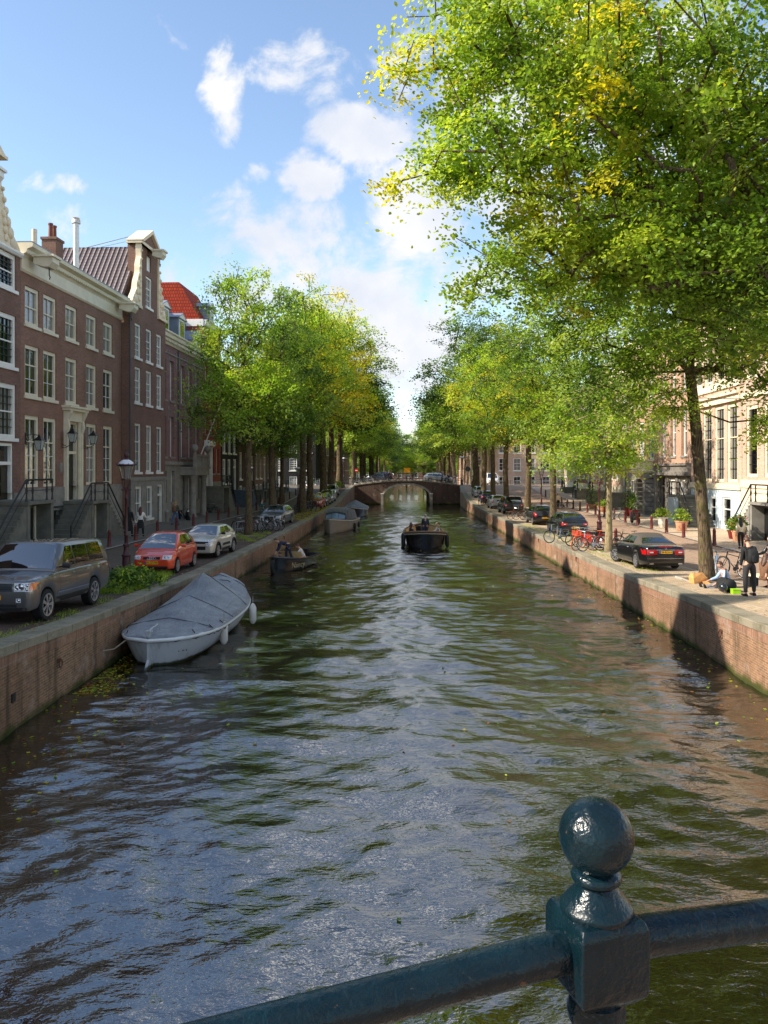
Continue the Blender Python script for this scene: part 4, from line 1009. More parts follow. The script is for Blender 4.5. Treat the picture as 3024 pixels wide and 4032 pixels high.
# wall lanterns
v = yw(H2, .55, .0, 7.0); wall_lantern(v, RZL, 'black iron lantern on a scrolled bracket left of the first ground floor window')
v = yw(H2, 4.55, .0, 6.9); wall_lantern(v, RZL, 'black lantern on an arm left of the cream doorway', True)
v = yw(H2, 7.35, .0, 6.9); wall_lantern(v, RZL, 'black lantern on an arm right of the cream doorway', True)
# ---------------------------------------------------------------- trees
def G(*c): return np.array(lin(c))
PAL = {
    'green': [G(90, 120, 44), G(114, 142, 52), G(70, 98, 38), G(132, 154, 60)],
    'light': [G(144, 174, 60), G(168, 190, 72), G(124, 156, 54), G(182, 194, 80)],
    'yellow': [G(196, 184, 40), G(214, 198, 56), G(204, 184, 52), G(176, 186, 54)],
    'dark': [G(52, 80, 30), G(66, 94, 34), G(44, 72, 28)],
}
def field(c, k=0.0): return (math.sin(c[0] * .55 + k) + math.sin(c[1] * .6 + 1.3 * k + 1) + math.sin(c[2] * .7 + .7 * k + 2)) / 3
def blend(a, b, t, rng):
    P, Q = PAL[a], PAL[b]; t = min(1, max(0, t)); return P[int(rng.integers(len(P)))] * (1 - t) + Q[int(rng.integers(len(Q)))] * t
def leaves(cent, tints, n_per, spread, size, rng, shape=6, drop=.25, outd=None):
    """individual leaves scattered round the twig ends; every leaf keeps its own folded blade and colour"""
    K = len(cent); N = K * n_per
    c = np.repeat(cent, n_per, 0)
    # each twig end carries a flattened, tilted, slightly drooping spray
    tn = np.stack([rng.normal(0, .5, K), rng.normal(0, .5, K), np.full(K, 1.0)], 1); tn /= np.linalg.norm(tn, axis=1, keepdims=True)
    off = rng.normal(0, 1, (N, 3)) * spread * np.repeat(rng.uniform(.6, 1.35, K), n_per)[:, None]
    TN = np.repeat(tn, n_per, 0); off -= TN * (off * TN).sum(1, keepdims=True) * .72
    off[:, 2] -= drop * .5 * (off[:, 0] ** 2 + off[:, 1] ** 2) / spread
    p = c + off
    nz = TN * 1.1 + rng.normal(0, .42, (N, 3))
    nz /= np.linalg.norm(nz, axis=1, keepdims=True)
    d = rng.normal(0, 1, (N, 3)); d[:, 2] -= drop * 2; d -= nz * (d * nz).sum(1, keepdims=True); d /= np.linalg.norm(d, axis=1, keepdims=True) + 1e-9
    s = np.cross(nz, d)
    L = size * rng.uniform(.65, 1.25, N)[:, None]; W = L * rng.uniform(.28, .36, N)[:, None]
    fold = rng.uniform(.05, .28, N)[:, None] * W
    t = np.repeat(tints, n_per, 0) * rng.uniform(.78, 1.25, N)[:, None]
    if shape == 6:
        P = [p, p + d * L * .35 + s * W + nz * fold, p + d * L * .72 + s * W * .8 + nz * fold, p + d * L - nz * L * .08, p + d * L * .72 - s * W * .8 + nz * fold, p + d * L * .35 - s * W + nz * fold]
        co = np.stack(P, 1).reshape(-1, 3); b = np.arange(N)[:, None] * 6
        q = np.concatenate([b + np.array([[0, 1, 2, 3]]), b + np.array([[0, 3, 4, 5]])], 0)
        return co, q, np.repeat(t, 6, 0)
    P = [p, p + d * L * .5 + s * W * 1.25 + nz * fold, p + d * L, p + d * L * .5 - s * W * 1.25 + nz * fold]
    co = np.stack(P, 1).reshape(-1, 3); q = np.arange(N)[:, None] * 4 + np.array([[0, 1, 2, 3]])
    return co, q, np.repeat(t, 4, 0)
def grow(trunk, r0, cent, rng, minr=.012):
    """skeleton: trunk nodes then every cluster joined to the nearest wood already there"""
    nodes = [np.array(p, float) for p in trunk]; par = [-1] + list(range(len(trunk) - 1))
    base = nodes[-1]; start = max(1, len(trunk) // 2)
    order = np.argsort(np.linalg.norm(cent - base, axis=1)); ends = []
    for i in order:
        c = cent[i]; A = np.array(nodes[start:])
        dv = np.linalg.norm(A - c, axis=1) + .25 * np.linalg.norm(A - base, axis=1) + np.where(A[:, 2] > c[2] + .5, 1.5, 0)
        j = int(np.argmin(dv)) + start; a = nodes[j]; L = np.linalg.norm(c - a)
        m = max(1, int(L / 1.1)); prev = j
        bend = rng.normal(0, .07 * L, 3)
        for k in range(1, m + 1):
            t = k / m; q = a + (c - a) * t + bend * math.sin(PI * t) + np.array([0, 0, -.10 * L * math.sin(PI * t)])
            nodes.append(q); par.append(prev); prev = len(nodes) - 1
        ends.append(prev)
    n = len(nodes); w = np.zeros(n)
    for e in ends: w[e] += 1
    for i in range(n - 1, 0, -1): w[par[i]] += w[i]
    w = np.maximum(w, .5); rad = np.maximum(minr, r0 * (w / w[0]) ** .46)
    return nodes, par, rad, len(trunk)
def wood(nodes, par, rad, nt, flare=1.35):
    ch = {}
    for i, p in enumerate(par): ch.setdefault(p, []).append(i)
    tr = MB(); br = MB()
    T = [tuple(nodes[i]) for i in range(nt)]; rr = [rad[0] * (flare if i == 0 else 1.0 - .25 * i / nt) for i in range(nt)]
    # smooth trunk
    P = []; Q = []
    for i in range(nt - 1):
        for k in range(4):
            t = k / 4; P.append(tuple(np.array(T[i]) * (1 - t) + np.array(T[i + 1]) * t)); Q.append(rr[i] * (1 - t) + rr[i + 1] * t)
    P.append(T[-1]); Q.append(rr[-1]); tr.tube(P, Q, 14)
    seen = set(range(nt)); stack = [i for i in range(nt, len(nodes)) if par[i] < nt]
    while stack:
        i = stack.pop(); path = [nodes[par[i]], nodes[i]]; r_ = [min(rad[i] * 1.1, rad[par[i]]), rad[i]]; cur = i
        while cur in ch:
            c = sorted(ch[cur], key=lambda k: -rad[k]); stack += c[1:]; cur = c[0]; path.append(nodes[cur]); r_.append(rad[cur])
        br.tube([tuple(p) for p in path], r_, 5 if r_[0] < .05 else 7, cap=False)
    return tr, br
def sample(lobes, K, rng, shell=2.3):
    vol = np.array([l[3] * l[4] * l[5] * (l[6] if len(l) > 6 else 1) for l in lobes]); pick = rng.choice(len(lobes), K, p=vol / vol.sum())
    u = rng.normal(0, 1, (K, 3)); u /= np.linalg.norm(u, axis=1, keepdims=True); rr = rng.random(K) ** (1 / shell)
    L = np.array([l[:6] for l in lobes])[pick]
    return L[:, :3] + u * rr[:, None] * L[:, 3:6], pick
def tree_meshes(key, trunk, r0, lobes, K, nper, size, spread, tintf, seed, shape=4, barkm=None, drop=.25, shell=2.3):
    rng = np.random.default_rng(seed)
    cent, pick = sample(lobes, K, rng, shell)
    nodes, par, rad, nt = grow(trunk, r0, cent, rng)
    tr, br = wood(nodes, par, rad, nt)
    tints = np.array([tintf(c, rng) for c in cent])
    co, q, t = leaves(cent, tints, nper, spread, size, rng, shape, drop)
    a = tr.mesh('trunk', barkm or bark, True); b = br.mesh('branches', barkm or bark, True)
    c = np_mesh('crown', co, q, leaf_mat, False, t)
    return a, b, c
def place_tree(ms, name, label, loc, rz=0, sc=(1, 1, 1), group=None):
    root = thing(name, label, 'tree', loc, rz, group); root.scale = sc
    t = link(bpy.data.objects.new('trunk', ms[0]), root); cr = link(bpy.data.objects.new('crown', ms[2]), root); link(bpy.data.objects.new('branches', ms[1]), cr)
    return root
def pick_tint(names, ps):
    # colour drifts through the crown instead of changing from sprig to sprig; the third kind is only the turned part
    def f(c, rng):
        t = .5 + 1.3 * field(c, len(names) + ps[0] * 9) + rng.normal(0, .15)
        v = blend(names[0], names[1], t * (1 - ps[0]) * 2, rng)
        if len(names) > 2 and names[2] == 'yellow':
            y = (field(c, 5 + ps[0]) - (.62 - 1.1 * ps[2])) * 2.2 + (.25 if c[2] > 14 else 0)
            if y > 0: v = v * (1 - min(.8, y)) + PAL['yellow'][int(rng.integers(4))] * min(.8, y)
        return v
    return f
# --- two foreground trees on the right bank (world coordinates relative to the trunk foot)
def tint0(c, rng):
    # outer canal-side sprays have started to turn
    edge = (c[0] < -6.5) or (c[0] < -4 and c[2] < 9.3)
    f1 = field((c[0] * 2.2, c[1] * 2.2, c[2] * 2.2), 3)
    v = blend('green', 'light', .35 + .8 * field((c[0] * 1.6, c[1] * 1.6, c[2] * 1.6)) + (.45 if edge else 0) + rng.normal(0, .12), rng)
    y = (f1 - (.10 if edge else .46)) * 2.6
    if y > 0: v = v * (1 - min(.9, y)) + PAL['yellow'][int(rng.integers(4))] * min(.9, y)
    return v
z0 = H(20.5)
A = (11.6, 19.5)
def rel(x, y, z): return (x - A[0], y - A[1], z - z0)
lob = [rel(8.2, 20.5, 14.2) + (4.8, 5.0, 4.4), rel(4.4, 20, 15.2) + (3.3, 4.2, 3.4), rel(2.1, 20.0, 13.3) + (1.3, 2.5, .9, 1.5), rel(1.0, 19.6, 12.45) + (1.35, .8, .28, 4.0), rel(2.6, 20.4, 16.8) + (2.3, 3.0, 1.7), rel(1.0, 20.5, 15.6) + (1.1, 1.2, 1.3, 1.5),
       rel(3.7, 20.5, 11.2) + (1.9, 2.6, 1.6, 1.2), rel(2.6, 20.2, 10.2) + (1.0, 1.2, .55, 1.6), rel(9.0, 19.8, 10.2) + (3.2, 3.4, 2.1), rel(9.4, 20.5, 8.4) + (1.3, 1.6, .7, 1.2), rel(12.5, 18.5, 14) + (3.8, 4.5, 4.5, .5), rel(6.0, 20.5, 11.3) + (2.8, 3, 2.0, 1.2)]
TR0 = tree_meshes('t0', [(0, 0, 0), (-.1, .1, 2.2), (-.35, .2, 4.6), (-.9, .4, 6.6), (-1.6, .6, 8.3)], .34, lob, 1300, 100, .125, .33, tint0, 11, 6)
place_tree(TR0, 'elm_tree', 'nearest right bank tree, its yellowing branches spread over the canal across the top', (A[0], A[1], H(19.5)))
def tint1(c, rng):
    return blend('green', 'light', .5 + 1.2 * field((c[0] * 1.4, c[1] * 1.4, c[2] * 1.4), 2) + rng.normal(0, .15), rng)
z1 = H(28.6)
B = (11.75, 28.6)
def relb(x, y, z): return (x - B[0], y - B[1], z - z1)
lob = [relb(10.6, 28.8, 12.2) + (4.4, 4.6, 3.8), relb(8.6, 28, 9.3) + (2.7, 3.0, 1.9, 1.2), relb(13.4, 28.5, 10.3) + (2.4, 3, 2.1), relb(7.6, 28.5, 12.8) + (2.6, 3, 3.0), relb(9.8, 28, 7.7) + (1.5, 1.8, .7, 1.6), relb(13.6, 27.2, 8.0) + (.9, 1.2, .7, 1.3), relb(12.6, 28, 15.5) + (3.4, 3.6, 2.6), relb(15.0, 28.8, 11.6) + (2.8, 3.2, 2.6), relb(6.4, 29, 10.6) + (1.9, 2.4, 1.8), relb(14.3, 27.6, 7.6) + (1.5, 1.5, 1.1, 1.6), relb(12.9, 27.2, 7.0) + (.7, .9, .7, 1.5), relb(9.0, 28, 6.9) + (1.0, 1.2, .5, 1.4)]
TR1 = tree_meshes('t1', [(0, 0, 0), (-.12, 0, 1.8), (-.26, .05, 3.8), (-.46, .05, 6.2), (-.6, .1, 7.6)], .225, lob, 860, 100, .12, .33, tint1, 12, 6, drop=.4)
place_tree(TR1, 'elm_tree', 'leaning tree with a moss-streaked trunk beside the black convertible on the right quay', (B[0], B[1], H(28.6)))
# slim pale-barked tree further on
lob = [(-.3, 0, 6.6, 3.2, 3.0, 2.6), (-1.6, .3, 4.9, 2.0, 2.0, 1.0, 1.4), (.9, 0, 4.9, 1.9, 1.8, .9, 1.4), (0, 0, 8.9, 2.4, 2.4, 1.8)]
TR2 = tree_meshes('t2', [(0, 0, 0), (.03, 0, 1.6), (.02, 0, 3.4), (0, 0, 5.6)], .165, lob, 260, 70, .14, .34, pick_tint(['light', 'green', 'yellow'], [.6, .36, .04]), 13, 4, barkm=bark_pale, drop=.35)
place_tree(TR2, 'young_elm', 'slim young tree with pale straight trunk beside the red-panniered bicycles', (11.55, 40.5, H(40.5)))
# three full-grown kinds used along the rest of the canal
def big(seed, names, ps, K=300, nper=58, lean=0.0, size=.19):
    rng = np.random.default_rng(seed + 100)
    lob = [(0, 0, 12.3, 5.0, 5.0, 5.4), (lean - 1.5, 1.2, 9.0, 4.4, 4.2, 2.7, 1.3), (1.6, -1.4, 8.8, 4.0, 4.2, 2.6, 1.3), (-.8, -1.6, 15.8, 3.0, 3.0, 2.7), (1.2, 1.2, 14.9, 3.2, 3.0, 2.7), (lean * 1.5, 0, 11.5, 5.6, 3.2, 2.6)]
    return tree_meshes('b%d' % seed, [(0, 0, 0), (.05, .03, 2.0), (-.05, .1, 4.2), (.05, .1, 6.4), (0, 0, 9)], .29, lob, K, nper, size, .52, pick_tint(names, ps), seed, 4, shell=2.6)
BT = [big(21, ['green', 'light', 'dark'], [.5, .42, .08], 330, 95, -.6), big(22, ['light', 'green', 'yellow'], [.5, .36, .14], 320, 90, .5), big(23, ['dark', 'green'], [.55, .45], 320, 85, -.3)]
BTy = big(24, ['light', 'yellow', 'green'], [.45, .35, .2], 300, 90, .2)
LEFTT = [(-8.7, 50.5, 0, .76, .95, 'first full tree on the left quay behind the small bicycle rack'), (-9.6, 67.7, 2, .95, .95, 'dark tree with bare trunk beside the grey estate car'), (-7.9, 76.5, 1, 1.1, 1.25, 'left bank tree beside the blue and grey bicycles'),
         (-12.0, 92, 0, .85, .85, 'thin-trunked tree set back near the left house fronts'), (-7.9, 84.0, 3, 1.2, 1.33, 'yellowing tree in the middle of the left bank row'), (-7.7, 100.8, 3, 1.5, 1.42, 'yellowing left bank tree behind the three small cars'),
         (-7.3, 108, 2, 1.45, 1.32, 'dark tree near the left end of the far bridge'), (-6.6, 116, 0, 1.65, 1.3, 'broad-trunked tree beside the left end of the far bridge')]
TS = {0: BT[0], 1: BT[1], 2: BT[2], 3: BTy}
for i, (x, y, k, sx, sz, lab) in enumerate(LEFTT):
    place_tree(TS[k], 'elm_tree', lab, (x, y, H(y) - .02), i * 1.7, (sx, sx, sz), 'trees along the left quay')
RIGHTT = [(12.4, 57.5, 1, .85, .86, 'right bank tree rising behind the black sports utility car'), (12.5, 68.5, 2, .95, .98, 'forked dark-trunked tree beside the right bank street lamp'), (12.3, 79.5, 3, .98, 1.0, 'pale-trunked tree beside the third parked car on the right quay'),
          (12.5, 90, 0, 1.0, 1.06, 'right bank tree hanging over the silver hatchback'), (12.6, 99.5, 1, 1.15, 1.2, 'right bank tree next to the far lamp'), (12.5, 107.5, 2, 1.55, 1.38, 'dark tree nearest the right end of the far bridge')]
for i, (x, y, k, sx, sz, lab) in enumerate(RIGHTT):
    place_tree(TS[k], 'elm_tree', lab, (x, y, H(y) - .02), 2 + i * 2.1, (sx, sx, sz), 'trees along the right quay')
side = {-1: 'left', 1: 'right'}; words = ['first', 'second', 'third', 'fourth', 'fifth', 'sixth', 'seventh', 'eighth', 'ninth', 'tenth']
for s, e in ((-1, eL), (1, eR)):
    for i, y in enumerate([146, 158, 170, 183, 197, 212, 230, 250, 275]):
        x = e(y) + s * (1.9 if i % 2 else 1.5); k = (i + (1 if s > 0 else 0)) % 3
        place_tree(TS[k], 'elm_tree', '%s tree beyond the far bridge on the %s bank' % (words[i], side[s]), (x, y, H(y)), i * 1.3 + s, (1.32 + .08 * (i % 3),) * 2 + (1.1 + .08 * (i % 4),), 'trees beyond the far bridge')
for i, (x, y) in enumerate([(12, 335), (20, 330), (6, 330), (28, 335), (-3, 335)]):
    place_tree(TS[i % 3], 'elm_tree', '%s tree closing the view at the end of the canal' % words[i], (x, y, 1.2), i, (1.3, 1.3, 1.1), 'trees closing the canal')
for i, (x, y) in enumerate([(-4, 300), (2, 312), (9, 318), (16, 316), (23, 312), (30, 305), (-12, 292), (36, 292)]):
    place_tree(TS[(i + 1) % 3], 'elm_tree', 'low-branched tree at the far end of the canal, %s from the left' % words[i], (x, y, -2.6), i * 2.3, (1.25, 1.25, .95), 'low trees at the far end')
# trees just out of frame on the left quay: their shade falls on the right bank
for i, y in enumerate([24.5, 36.0]):
    pass
# ---------------------------------------------------------------- vehicles
def paint(name, col, metal=.3, rough=.35):
    if name in MATS: return MATS[name]
    m, t, b, out = newmat(name); vec = coordv(t)
    c = lin(col)
    cc = t.mix(t.ramp(noise(t, vec, 2.5, 5, .6), .45, .75, 0, .22), c, tuple(v * .6 + .03 for v in c))
    t.l(cc, b.inputs['Base Color']); b.inputs['Roughness'].default_value = rough; b.inputs['Metallic'].default_value = metal
    b.inputs['Coat Weight'].default_value = 1; b.inputs['Coat Roughness'].default_value = .03
    return m
def patch(bvh, d, corners, n=6, m=4, off=.004, thick=None):
    """panel that follows the bodywork: corners are four points in space (order: a b c d), projected along d"""
    d = Vector(d).normalized(); mb = MB(); a, b, c, e = [Vector(p) for p in corners]; g = []
    for j in range(m + 1):
        for i in range(n + 1):
            s, t = i / n, j / m
            p = (a * (1 - s) + b * s) * (1 - t) + (e * (1 - s) + c * s) * t
            h = bvh.ray_cast(p - d * 3, d)
            if h[0] is None: q = None
            else:
                nn = h[1] if h[1].dot(d) < 0 else -h[1]
                q = h[0] + nn * off - d * off * .5
            g.append(q)
    fs = [(j * (n + 1) + i, j * (n + 1) + i + 1, (j + 1) * (n + 1) + i + 1, (j + 1) * (n + 1) + i) for j in range(m) for i in range(n)]
    fs = [f for f in fs if all(g[k] is not None for k in f)]
    ok = {k for f in fs for k in f}; idx = {k: i for i, k in enumerate(sorted(ok))}
    if not fs: return mb.add([(0, 0, .5), (.01, 0, .5), (0, .01, .5)], [(0, 1, 2)])
    return mb.add([g[k] for k in sorted(ok)], [tuple(idx[k] for k in f) for f in fs])
def text_mesh(s, size, m, name='lettering', ext=.002, sx=1.0):
    cu = bpy.data.curves.new('txt', 'FONT'); cu.body = s; cu.size = size; cu.align_x = 'CENTER'; cu.align_y = 'CENTER'; cu.extrude = ext; cu.offset = size * .012; cu.space_character = 1.05
    me = bake(bpy.data.objects.new('txt', cu))
    for v in me.vertices: v.co = Vector((v.co.x * sx, 0, v.co.y))   # stands upright facing -y
    for i, v in enumerate(me.vertices): pass
    me.materials.clear(); me.materials.append(m); me.name = name
    return me
def flattext(s, size, m, ext=.0):
    return text_mesh(s, size, m)
WHEELS = {}
def wheel_meshes(r, w, spokes, rimc, style=0):
    k = (r, w, spokes, rimc.name, style)
    if k in WHEELS: return WHEELS[k]
    t = MB(); ri = r * .70
    t.lathe([(ri, -w / 2 + .02), (ri + .01, -w / 2), (r * .93, -w / 2), (r, -w / 2 + .03), (r, w / 2 - .03), (r * .93, w / 2), (ri + .01, w / 2), (ri, w / 2 - .02)], 30, axis='X', cap=False)
    t.lathe([(ri, -w * .3), (ri * .3, -w * .3)], 20, axis='X', cap=False); t.lathe([(ri, w * .3), (ri * .3, w * .3)], 20, axis='X', cap=False)
    rm = MB()
    for s in (-1, 1):
        x = s * w / 2
        rm.lathe([(ri + .012, x * .98), (ri + .012, x * 1.03), (ri - .02, x * 1.0), (ri - .025, x * .6)], 30, axis='X', cap=False)
        rm.lathe([(.055, x * .7), (.055, x * .98), (.03, x * 1.02), (.001, x * 1.02)], 14, axis='X')
        for i in range(spokes):
            a = 2 * PI * i / spokes
            for da in ((-.09, .09) if style == 1 else (0,)):
                p0 = Vector((x * .9, math.cos(a) * .04, math.sin(a) * .04)); p1 = Vector((x * .88, math.cos(a + da) * ri, math.sin(a + da) * ri))
                tn = Vector((0, -math.sin(a), math.cos(a)))
                wd0, wd1 = (.022, .016) if spokes > 6 else (.04, .045)
                vs = []
                for p, wd in ((p0, wd0), (p1, wd1)):
                    for sx, st in ((-1, -1), (1, -1), (1, 1), (-1, 1)): vs.append(p + Vector((sx * .012, 0, 0)) + tn * st * wd)
                rm.add(vs, [(0, 1, 5, 4), (1, 2, 6, 5), (2, 3, 7, 6), (3, 0, 4, 7), (4, 5, 6, 7)])
    WHEELS[k] = (t.mesh('wheel', tyre_rubber, 35), rm.mesh('rim', rimc, 30)); return WHEELS[k]
def car(label, cat, sp, paintm, loc, rz, group=None, name='parked_car'):
    L, W, Hh, wb, fo = sp['L'], sp['W'], sp['H'], sp['wb'], sp['fo']; r = sp['r']; w = W / 2; y0 = -L / 2; y1 = L / 2
    yf, yr = y0 + fo, y0 + fo + wb; sill = sp.get('sill', .24); ra = r * 1.13
    top = sp['top']       # (y fraction 0..1, z) of bonnet, belt and boot line
    TX = [a for a, b in top]; TZ = [b for a, b in top]
    NS = 64; st = [y0 + L * i / NS for i in range(NS + 1)]
    for yy in (yf, yr): st += [yy - ra * .999, yy + ra * .999, yy - ra * .93, yy + ra * .93]
    e = .04
    st += [y0 + e * .3, y0 + e, y1 - e, y1 - e * .3]; st = sorted(set(round(v, 4) for v in st))
    ef, er = sp.get('ef', .16), sp.get('er', .12); rf = sp.get('nose', .55)
    secs = []
    for y in st:
        t = (y - y0) / L; zt = float(np.interp(t, TX, TZ))
        df, dr = (y - y0), (y1 - y)
        k = 1 - ef * max(0, 1 - df / rf) ** 2.4 - er * max(0, 1 - dr / rf) ** 2.4
        ww = w * k
        zb = sill + (sp.get('bf', .0)) * max(0, 1 - df / .5) + (sp.get('br', .06)) * max(0, 1 - dr / .6)
        for yy in (yf, yr):
            if abs(y - yy) < ra: zb = max(zb, r + math.sqrt(max(0, ra * ra - (y - yy) ** 2)))
        # round off the very nose and tail
        c = 0.0
        if df < e: c = (1 - df / e) ** 2
        if dr < e: c = max(c, (1 - dr / e) ** 2)
        zt2 = zt - .07 * c; ww2 = ww - .05 * c; zb2 = zb + .05 * c
        hs = zt2 - zb2; ms = sp.get('shoulder', .72)
        P = [(0, zb2), (ww2 * .8, zb2), (ww2 * .955, zb2 + .01), (ww2 * .985, zb2 + min(.08, hs * .2)), (ww2, zb2 + hs * .38), (ww2 * .998, zb2 + hs * .6), (ww2 * .975, zb2 + hs * .8), (ww2 * .955, zb2 + hs * .9),
             (ww2 * .93, zt2 - .035), (ww2 * .895, zt2 - .012), (ww2 * .8, zt2), (ww2 * .4, zt2 + .022), (0, zt2 + .03)]
        ring = [(-x, y, z) for x, z in P[::-1]] + [(x, y, z) for x, z in P[1:-1]]
        ring = [(x, y, z) for x, z in P] + [(-x, y, z) for x, z in P[-2:0:-1]]
        secs.append(ring)
    bm_ = MB(); bm_.loft(secs, closed=True, cap=True)
    root = thing(name, label, cat, (0, 0, 0), 0, group)
    za, zb_ = H(loc[1] - wb / 2), H(loc[1] + wb / 2)
    if len(loc) > 2: za = zb_ = loc[2]
    sl = (zb_ - za) / wb * (1 if abs(rz) < 1 else -1)
    if abs(abs(rz) - PI / 2) < .6: sl = 0
    root.location = (loc[0], loc[1], (za + zb_) / 2 + .004); root.rotation_euler = (math.atan(sl), 0, rz)
    body = obj('body', bm_, paintm, root, 38)
    bvh = BVHTree.FromPolygons([Vector(v) for v in bm_.v], bm_.f)
    # cabin
    c = sp['cab']; yc0, yc1, yc2, yc3 = [y0 + L * q for q in c['y']]; zr = Hh; zbelt = lambda y: float(np.interp((y - y0) / L, TX, TZ))
    wbt, wrf = w * c.get('wb', .93), w * c.get('wr', .74); cs = []
    ysn = sorted(set([yc0 + (yc1 - yc0) * i / 8 for i in range(9)] + [yc1 + (yc2 - yc1) * i / 8 for i in range(9)] + [yc2 + (yc3 - yc2) * i / 8 for i in range(9)]))
    crown = c.get('crown', .03)
    for y in ysn:
        b = zbelt(y) - .03
        if y <= yc1: k = (y - yc0) / (yc1 - yc0); k = k ** c.get('pf', .96)
        elif y <= yc2: k = 1.0
        else: k = ((yc3 - y) / (yc3 - yc2)) ** c.get('pr', .8)
        tt = min(1, max(0, (y - yc1) / max(.01, yc2 - yc1)))
        roof = zr - crown * 1.6 * (2 * tt - .9) ** 2 if yc1 < y < yc2 else zr - crown * 1.6 * (.81 if y <= yc1 else 1.21)
        z = b + .03 + (roof - b - .03) * k; xr = wbt + (wrf - wbt) * min(1, k * 1.02)
        taper = 1 - c.get('tr', .05) * tt ** 2 - (c.get('tr', .05) * .6 if y > yc2 else 0) * (1 - k)
        P = [(wbt * taper, b), (wbt * taper * .995 + (xr - wbt) * .1, b + (z - b) * .3), (wbt + (xr - wbt) * .62, b + (z - b) * .62), (xr, z - .055 * k), (xr - .035, z - .02 * k), (xr * .75, z + .008), (xr * .35, z + .02), (0, z + .024)]
        P = [(x * taper if i > 1 else x, zz) for i, (x, zz) in enumerate(P)]
        cs.append([(x, y, zz) for x, zz in P] + [(-x, y, zz) for x, zz in P[-2::-1]])
    cm = MB(); cm.loft(cs, cap=True); cab = obj('cabin', cm, c.get('mat') or paintm, root, 50)
    cb = BVHTree.FromPolygons([Vector(v) for v in cm.v], cm.f)
    # glass
    zf = zbelt(yc0)
    a0, a1 = yc0 + (yc1 - yc0) * .05, yc0 + (yc1 - yc0) * .93
    gw = patch(cb, (0, 0, -1), [(-wbt * .90, a0, 3), (wbt * .90, a0, 3), (wrf * .88, a1, 3), (-wrf * .88, a1, 3)], 10, 8, .007); obj('windscreen', gw, glass_car, root, True)
    b0, b1 = yc3 - (yc3 - yc2) * c.get('rg0', .18), yc2 + (yc3 - yc2) * c.get('rg1', .1)
    zz0, zz1 = zbelt(b0) + .02, zr - .1
    if yc3 - yc2 > .35: gr = patch(cb, (0, 0, -1), [(-wbt * .82, b0, 3), (wbt * .82, b0, 3), (wrf * .84, b1, 3), (-wrf * .84, b1, 3)], 10, 6, .007)
    else: gr = patch(cb, (0, -1, 0), [(-wbt * .80, 3, zz0 + .05), (wbt * .80, 3, zz0 + .05), (wrf * .84, 3, zz1), (-wrf * .84, 3, zz1)], 10, 6, .007)
    obj('rear_window', gr, glass_car, root, True)
    for s in (1, -1):
        for i, (ya, yb, yc_, yd) in enumerate(c['win']):      # bottom-front, bottom-rear, top-rear, top-front as length fractions
            q = [(s * 3, y0 + L * ya, zbelt(y0 + L * ya) + .045), (s * 3, y0 + L * yb, zbelt(y0 + L * yb) + .045), (s * 3, y0 + L * yc_, zr - .11), (s * 3, y0 + L * yd, zr - .11)]
            obj('side_window', patch(cb, (-s, 0, 0), q, 6, 6, .006), glass_car, root, True)
    # wheels
    tm, rm = wheel_meshes(r, sp.get('tw', .2), sp.get('spokes', 10), sp.get('rim', alloy), sp.get('ws', 0))
    for yy in (yf, yr):
        for s in (1, -1):
            wo = link(bpy.data.objects.new('wheel', tm), root); wo.location = (s * (w * .985 - sp.get('tw', .2) / 2), yy, r)
            if yy == yf and sp.get('steer'): wo.rotation_euler = (0, 0, sp['steer'])
            link(bpy.data.objects.new('rim', rm), wo)
    inn = MB()
    for yy in (yf, yr): inn.box(-w * .78, w * .78, yy - ra * .95, yy + ra * .95, sill + .03, r + ra * .6)
    inn.box(-w * .7, w * .7, y0 + .3, y1 - .3, sill - .03, sill + .04); obj('underbody', inn, plastic_black, root)
    F_, B_ = (0, 1, 0), (0, -1, 0)
    def fr(x0, x1, z0, z1, nm, m, d=F_, off=.006, n=8, parent=None, sk=0.0):
        return obj(nm, patch(bvh, d, [(x0, 0, z0), (x1, 0, z0 + sk), (x1, 0, z1 + sk), (x0, 0, z1)], n, 3, off), m, parent or root, True)
    for part in sp['front']:
        fr(*part[:4], part[4], part[5], F_, part[6] if len(part) > 6 else .006)
    for part in sp['rear']:
        fr(*part[:4], part[4], part[5], B_, part[6] if len(part) > 6 else .006)
    for x0, x1, z0, z1, ins in sp['heads']:
        for s in (1, -1):
            o = fr(s * x0, s * x1, z0, z1, 'headlight', lamp_lens, F_, .008)
            for q in ins:
                h_ = bvh.ray_cast(Vector((s * q[0], -5, q[1])), Vector((0, 1, 0)))
                if h_[0]:
                    m2 = MB(); cc = h_[0]; m2.lathe([(q[2], cc.y - .012), (q[2] * .9, cc.y - .02), (q[2] * .7, cc.y - .014), (q[2] * .5, cc.y - .022), (.002, cc.y - .026)], 16, (cc.x, 0, cc.z), 'Y'); obj('lamp', m2, q[3] if len(q) > 3 else chrome, o, True)
    for x0, x1, z0, z1, m_ in sp['tails']:
        for s in (1, -1):
            o = fr(s * x0, s * x1, z0, z1, 'taillight', m_, B_, .008)
            fr(s * (x0 * .7 + x1 * .3), s * (x0 * .4 + x1 * .6), z0 + (z1 - z0) * .35, z0 + (z1 - z0) * .6, 'lens', lamp_lens, B_, .012, 4, o)
